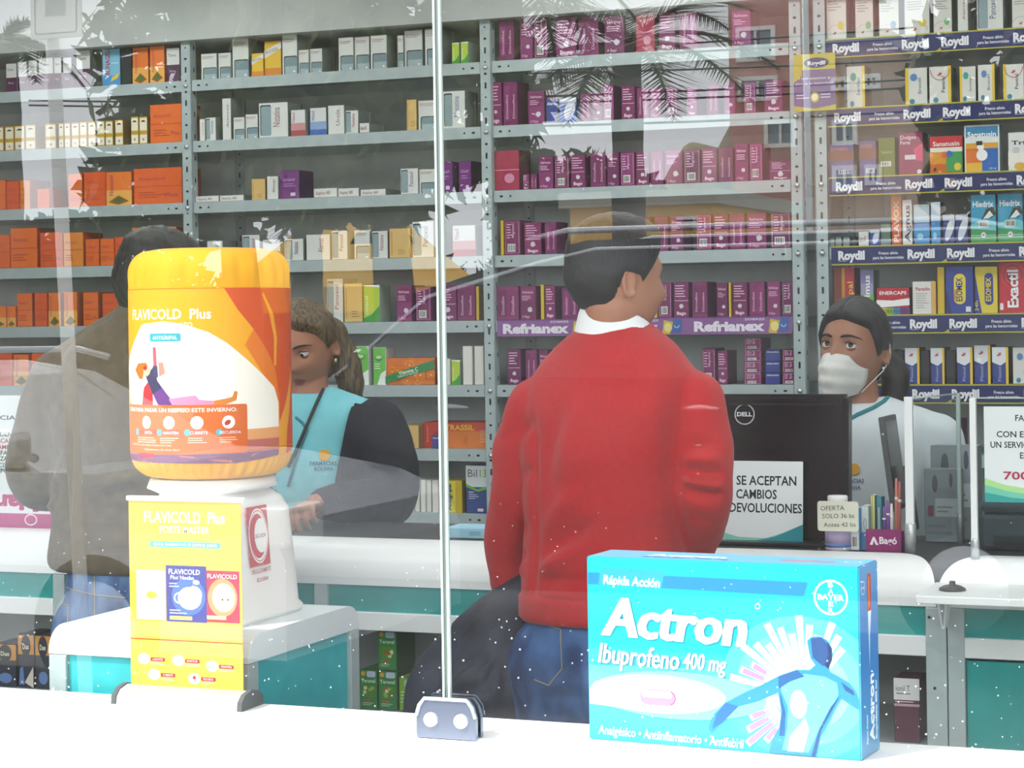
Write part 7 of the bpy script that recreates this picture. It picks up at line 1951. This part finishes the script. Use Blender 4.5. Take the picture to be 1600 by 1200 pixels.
for s_ in (-1, 1):
    MB().tube([HM @ Vector((s_*.057, .036, -.012)), HM @ Vector((s_*.070, .012, .010)), HM @ Vector((s_*.083, -.018, .022)), HM @ Vector((s_*.084, -.026, -.01)), HM @ Vector((s_*.078, -.01, -.04)), HM @ Vector((s_*.05, .036, -.098))], .0011, mat('#e8e8e4', .8), 6).build('ear_loop', mo)
MB().add(*ball(HM @ Vector((-.078, -.008, -.036)), (.004, .004, .004)), mat('#d8d4c8', .15, .4), None, True).build('earring', pc)
M_uni = cloth('white_tunic', '#cfd6da', '#d8dfe3', 30, .2)
sp = [trunk_of(secs, bw), limb([shl, (shl + ell)/2, ell], [.066, .064, .060], 22, 7), limb([shr, (shr + elr)/2, elr], [.066, .064, .060], 22, 7), limb([C + Vector((0, 0, nz - .03)) - rB*.05, shl], [.05, .062], 18, 5), limb([C + Vector((0, 0, nz - .03)) + rB*.05, shr], [.05, .062], 18, 5)]
me = fuse(sp, .0065, 5)
def W(r_, f_, z): return C - rB*r_ + fB*f_ + Vector((0, 0, nz + z))
folds(me, [(W(.10, .10, -.06), W(.06, .12, -.28), .012, .006), (W(.13, .09, -.10), W(.10, .12, -.34), .014, -.007), (W(.17, .05, -.14), W(.14, .10, -.24), .012, -.007), (W(.19, .06, -.20), W(.26, 0, -.24), .012, .006), (W(.16, .08, -.26), W(.24, .06, -.30), .012, -.006), (W(.03, .12, -.12), W(.0, .13, -.34), .02, .004)])
rumple(me, .003, 24, 14)
tu = skin_obj('tunic', me, [M_uni], pc); props(tu, 'white tunic with teal neckline')
q = px_on(tu.data, F, [(1318, 660), (1340, 648), (1365, 637), (1380, 628), (1392, 616)])
if len(q) > 3: MB().tube(q, .0052, mat('#2a8088', .8), 8).build('neck_trim', tu)
def badge(tuo, F_, cu, cv, parent, mirror=1):
    def pl(pts, m, off):
        o = px_on(tuo.data, F_, pts + [pts[0]], off, 3)
        if len(o) > 3: return MB().add(o, [list(range(len(o)))], m)
        return None
    for k, (pts, c) in enumerate((([(cu + 9*math.cos(g), cv + 9*math.sin(g)) for g in np.linspace(0, 6.1, 18)], '#e3a822'),)):
        b = pl(pts, mat(c, .7), .003)
        if b: b.build('sun_emblem', parent, fix=False)
badge(tu, F, 1335, 733, tu)
def chest_text(s, cu, cv, hpx, wpx, m, tuo, F_, parent):
    a = Art(); a.text(s, 0, 0, hpx, m, 'c', .02, width=wpx)
    bv = BVHTree.FromPolygons([v.co for v in tuo.data.vertices], [tuple(p.vertices) for p in tuo.data.polygons]); b = MB()
    for vs, fs, mm, l in a.items:
        out = []
        for x, y in vs:
            d = ray(cu + x, cv - y).normalized(); h = bv.ray_cast(EYE - F_.o, d); out.append((h[0] - d*.003) if h[0] is not None else F_.p(cu + x, cv - y, -.1))
        b.add(out, fs, mm)
    return b.build('lettering', parent, fix=False)
chest_text('FARMACIAS', 1328, 754, 6, 44, '#2f4a86', tu, F, tu); chest_text('BOLIVIA', 1330, 764, 5, 30, '#2f4a86', tu, F, tu)
jm = [trunk_of([(cxx, 0, .66, .05, .05), (cxx, 0, .76, .16, .12), (cxx, 0, .86, .165, .122), (cxx, 0, .95, .15, .11)], bw)]
for h, k_, a in zip(hips, kn, an): jm.append(limb([h, (h + k_)/2, k_, (k_ + a)/2, a + Vector((0, 0, .02))], [.105, .09, .072, .066, .062], 22, 6))
skin_obj('trousers', fuse(jm, .01, 4), [cloth('navy_trousers', '#1c2436', '#232c40')], pc)

# ------------------------------------------------------------------ woman in light blue behind the counter
F = Fig(487, 1.98, '')
M_skinC = skinmat('warm_skin', '#a06a50', '#ac755a')
hc = F.p(478, 545); hc.z = F.p(478, 478).z - .112
yw = face_to(F.x + hc.x, F.y, math.radians(27), 0)
HM = head_matrix(hc, yw, math.radians(-14), math.radians(5), .98)
bw = face_to(F.x, F.y, math.radians(12), 0)
cxx = F.p(487, 700).x; nz = F.p(490, 625).z
fB = Vector((-math.sin(bw), math.cos(bw), 0)); rB = Vector((math.cos(bw), math.sin(bw), 0)); C = Vector((cxx, 0, 0))
secs = [lsec(cxx - .0, nz + .02, .062, .058), lsec(cxx, nz - .005, .11, .078), lsec(cxx, nz - .04, .158, .098), lsec(cxx, nz - .10, .178, .115), lsec(cxx, nz - .18, .175, .132), lsec(cxx, nz - .30, .162, .128), lsec(cxx, nz - .42, .168, .125), lsec(cxx, nz - .52, .185, .132), lsec(cxx, nz - .58, .188, .135)]
shl, shr = C - rB*.165 + Vector((0, 0, nz - .075)), C + rB*.165 + Vector((0, 0, nz - .075))
ell, wrl = F.p(607, 782, -.04), F.p(494, 788, -.29)
elr, wrr = C + rB*.22 + fB*.08 + Vector((0, 0, nz - .32)), C + rB*.06 + fB*.28 + Vector((0, 0, KZ + .05))
hips = [C - rB*.09 + Vector((0, 0, .82)), C + rB*.09 + Vector((0, 0, .82))]; kn = [C - rB*.09 + Vector((0, 0, .45)), C + rB*.09 + Vector((0, 0, .45))]; an = [C - rB*.09 + Vector((0, 0, .085)), C + rB*.09 + Vector((0, 0, .085))]
inner = [(x, y, z, a*.84, b*.82) for x, y, z, a, b in secs] + [(cxx, 0, .80, .13, .1)]
prims = [trunk_of(inner, bw), limb([hc + Vector((0, 0, -.06)) - fB*.02, Vector((hc.x*.6 + cxx*.4, 0, nz + .02)), C + Vector((0, 0, nz - .03))], [.052, .052, .066], 20, 6), head_skin(HM, True, None, 84, 64)] + ears(HM, True)
for s_, e_, w_ in ((shl, ell, wrl), (shr, elr, wrr)): prims.append(limb([s_, e_, w_], [.045, .038, .026], 18, 8))
hd_ = (F.p(466, 796, -.40) - F.p(494, 788, -.29)).normalized()
prims += hand(wrl + hd_*.005, hd_, (-.25, -.2, 1), 1, .72, .95) + hand(wrr + fB*.02, fB, (0, 0, 1), -1, .35, .9)
prims += legs_prims(hips, kn, an, .85) + feet_prims(an, bw, .85)
HI = HM.inverted()
me = fuse(prims, .0042, 2)
def lips(co):
    h = np.array(HI); q = co @ h[:3, :3].T + h[:3, 3]; return ((np.abs(q[:, 0]) < .021) & (np.abs(q[:, 2] + .0685) < .0105 - .25 * np.abs(q[:, 0])) & (q[:, 1] > .07)).astype(int)
pd = skin_obj('person', me, [M_skinC, mat('#8a4640', .45)], None, lips); pd.location = F.o
props(pd, 'woman in light blue vest and dark jacket leaning on the counter by the jug', 'person')
eyes(HM, pd, M_skinC, (.25, -.30))
def hoffl(az, d):
    a = abs(math.degrees(az)); dz = d[2]
    thr = .66 - .22 * (a / 60) ** 1.3 if a < 60 else .44 - (a - 60) / 25 * .50 if a < 85 else (.04 if a < 105 else .04 - (a - 105) / 20 * .8 if a < 125 else -.78)
    q = (dz - thr) / .08
    if q < 0: return max(-.010, q * .015) - .001
    return min(q, 1) * (.014 + .012 * max(0, dz))
M_hairC = hairmat('dyed_hair', '#33271a', '#74603c')
hv, hf = head_skin(HM, True, hoffl, 110, 84); ho = MB().add(hv, hf, M_hairC, None, True).build('hair', pd); rumple(ho.data, .003, 110, 15)
rt = [HM @ Vector((-.035, -.075, .02)), HM @ Vector((-.065, -.072, -.05)), HM @ Vector((-.078, -.060, -.11)), HM @ Vector((-.082, -.05, -.165))]
v_, f_ = limb(rt, [.045, .040, .036, .022], 22, 8); po = MB().add(v_, f_, M_hairC, None, True).build('back_hair', ho); rumple(po.data, .004, 80, 21)
MB().add(*ball(HM @ Vector((-.076, -.006, -.038)), (.0045, .0045, .0065)), mat('#d8cfa8', .15, .7), None, True).build('earring', pd)
M_vest = cloth('light_blue_vest', '#74c3cd', '#82ccd5', 30, .2)
me = fuse([trunk_of(secs, bw), limb([C + Vector((0, 0, nz - .02)) - rB*.05, shl], [.055, .066], 18, 5), limb([C + Vector((0, 0, nz - .02)) + rB*.05, shr], [.055, .066], 18, 5)], .0065, 5)
rumple(me, .003, 20, 31); ve = skin_obj('vest', me, [M_vest], pd); props(ve, 'light blue uniform vest with sun emblem')
scf = MB(); vs, fs = [], []; n = 36
for j, (dz, r) in enumerate(((-.055, .112), (-.02, .094), (.01, .074), (.025, .064), (.022, .058), (-.02, .06))):
    for k in range(n):
        g = 2*PI*k/n; p = Vector((hc.x*.3 + cxx*.7, 0, 0)) + rB*(r*math.cos(g)) + fB*(r*.95*math.sin(g) + (.006 if math.sin(g) > 0 else 0)); vs.append((p.x, p.y, nz + dz - .03 * max(0, math.sin(g))))
for j in range(5):
    for k in range(n): fs.append([j*n+k, j*n+(k+1) % n, (j+1)*n+(k+1) % n, (j+1)*n+k])
scf.add(vs, fs, mat('#b9bcc6', .85), None, True); props(scf.build('roll_neck', pd), 'pale grey collar')
for pts, w_, c, nm in (([(462, 652), (472, 660), (480, 672), (473, 690), (465, 710), (450, 760)], .0035, '#2a7f8c', 'vest_trim'), ([(505, 608), (490, 640), (478, 668), (462, 705), (450, 730)], .0045, '#23262b', 'lanyard')):
    q = px_on(ve.data, F, pts, .006 if nm == 'lanyard' else .002)
    if len(q) > 3: MB().tube(q, w_, mat(c, .7), 8).build(nm, pd)
badge(ve, F, 507, 711, ve); chest_text('FARMACIAS', 505, 727, 6, 42, '#2a5a78', ve, F, ve); chest_text('BOLIVIA', 506, 735, 5, 30, '#2a5a78', ve, F, ve)
# dark jacket worn open
out_ = [(x, y, z, a + .020, b + .016) for x, y, z, a, b in secs[1:]]
me = fuse([trunk_of(out_, bw), limb([shl, (shl + ell)/2 + Vector((.02, 0, 0)), ell, (ell + wrl)/2, wrl + (ell - wrl).normalized()*.03], [.080, .076, .068, .054, .042], 24, 7), limb([shr, (shr + elr)/2, elr, (elr + wrr)/2, wrr], [.080, .074, .066, .054, .042], 24, 7)], .0075, 5)
folds(me, [(F.p(560, 700, -.1), F.p(630, 720, -.05), .014, -.008), (F.p(570, 760, -.1), F.p(635, 770, -.05), .014, .008), (F.p(520, 700, -.14), F.p(560, 800, -.12), .016, -.007), (F.p(580, 650, -.08), F.p(560, 740, -.1), .018, .006), (F.p(530, 790, -.2), F.p(600, 815, -.1), .014, -.008)])
rumple(me, .004, 20, 41)
bm = bmesh.new(); bm.from_mesh(me)
planes = []
for sgn in (-1, 1):
    # cut from the armpit side of the neck down to the hem, seen square on to the chest
    p_top, p_bot = C + rB*(sgn*.118) + Vector((0, 0, nz - .02)), C + rB*(sgn*.052) + Vector((0, 0, nz - .42))
    no = (p_top - p_bot).cross(fB).normalized()
    if no.dot(rB) * sgn < 0: no = -no
    planes.append((p_top, no))
    bmesh.ops.bisect_plane(bm, geom=bm.verts[:] + bm.edges[:] + bm.faces[:], plane_co=p_top, plane_no=no)
pn = (C + Vector((0, 0, nz - .014)), Vector((0, 0, 1)))
bmesh.ops.bisect_plane(bm, geom=bm.verts[:] + bm.edges[:] + bm.faces[:], plane_co=pn[0], plane_no=pn[1])
dl = []
for f in bm.faces:
    c = f.calc_center_median()
    ins = all((c - p).dot(n_) < 0 for p, n_ in planes)
    if (ins and .0 < (c - C).dot(fB) < .20) or (c.z > nz - .014 and abs((c - C).dot(rB)) < .125): dl.append(f)
bmesh.ops.delete(bm, geom=dl, context='FACES'); bm.to_mesh(me); bm.free()
jo = skin_obj('open_jacket', me, [noisy('black_fleece', '#16181f', '#20232c', 40, .9, .3)], pd); sd = jo.modifiers.new('thickness', 'SOLIDIFY'); sd.thickness = .004; props(jo, 'dark jacket worn open')
jm = [trunk_of([(cxx, 0, .66, .05, .05), (cxx, 0, .76, .16, .12), (cxx, 0, .86, .168, .122), (cxx, 0, .95, .15, .11)], bw)]
for h, k_, a in zip(hips, kn, an): jm.append(limb([h, (h + k_)/2, k_, (k_ + a)/2, a + Vector((0, 0, .02))], [.105, .09, .072, .066, .062], 22, 6))
skin_obj('trousers', fuse(jm, .01, 4), [cloth('grey_trousers', '#2c2e36', '#34363f')], pd)
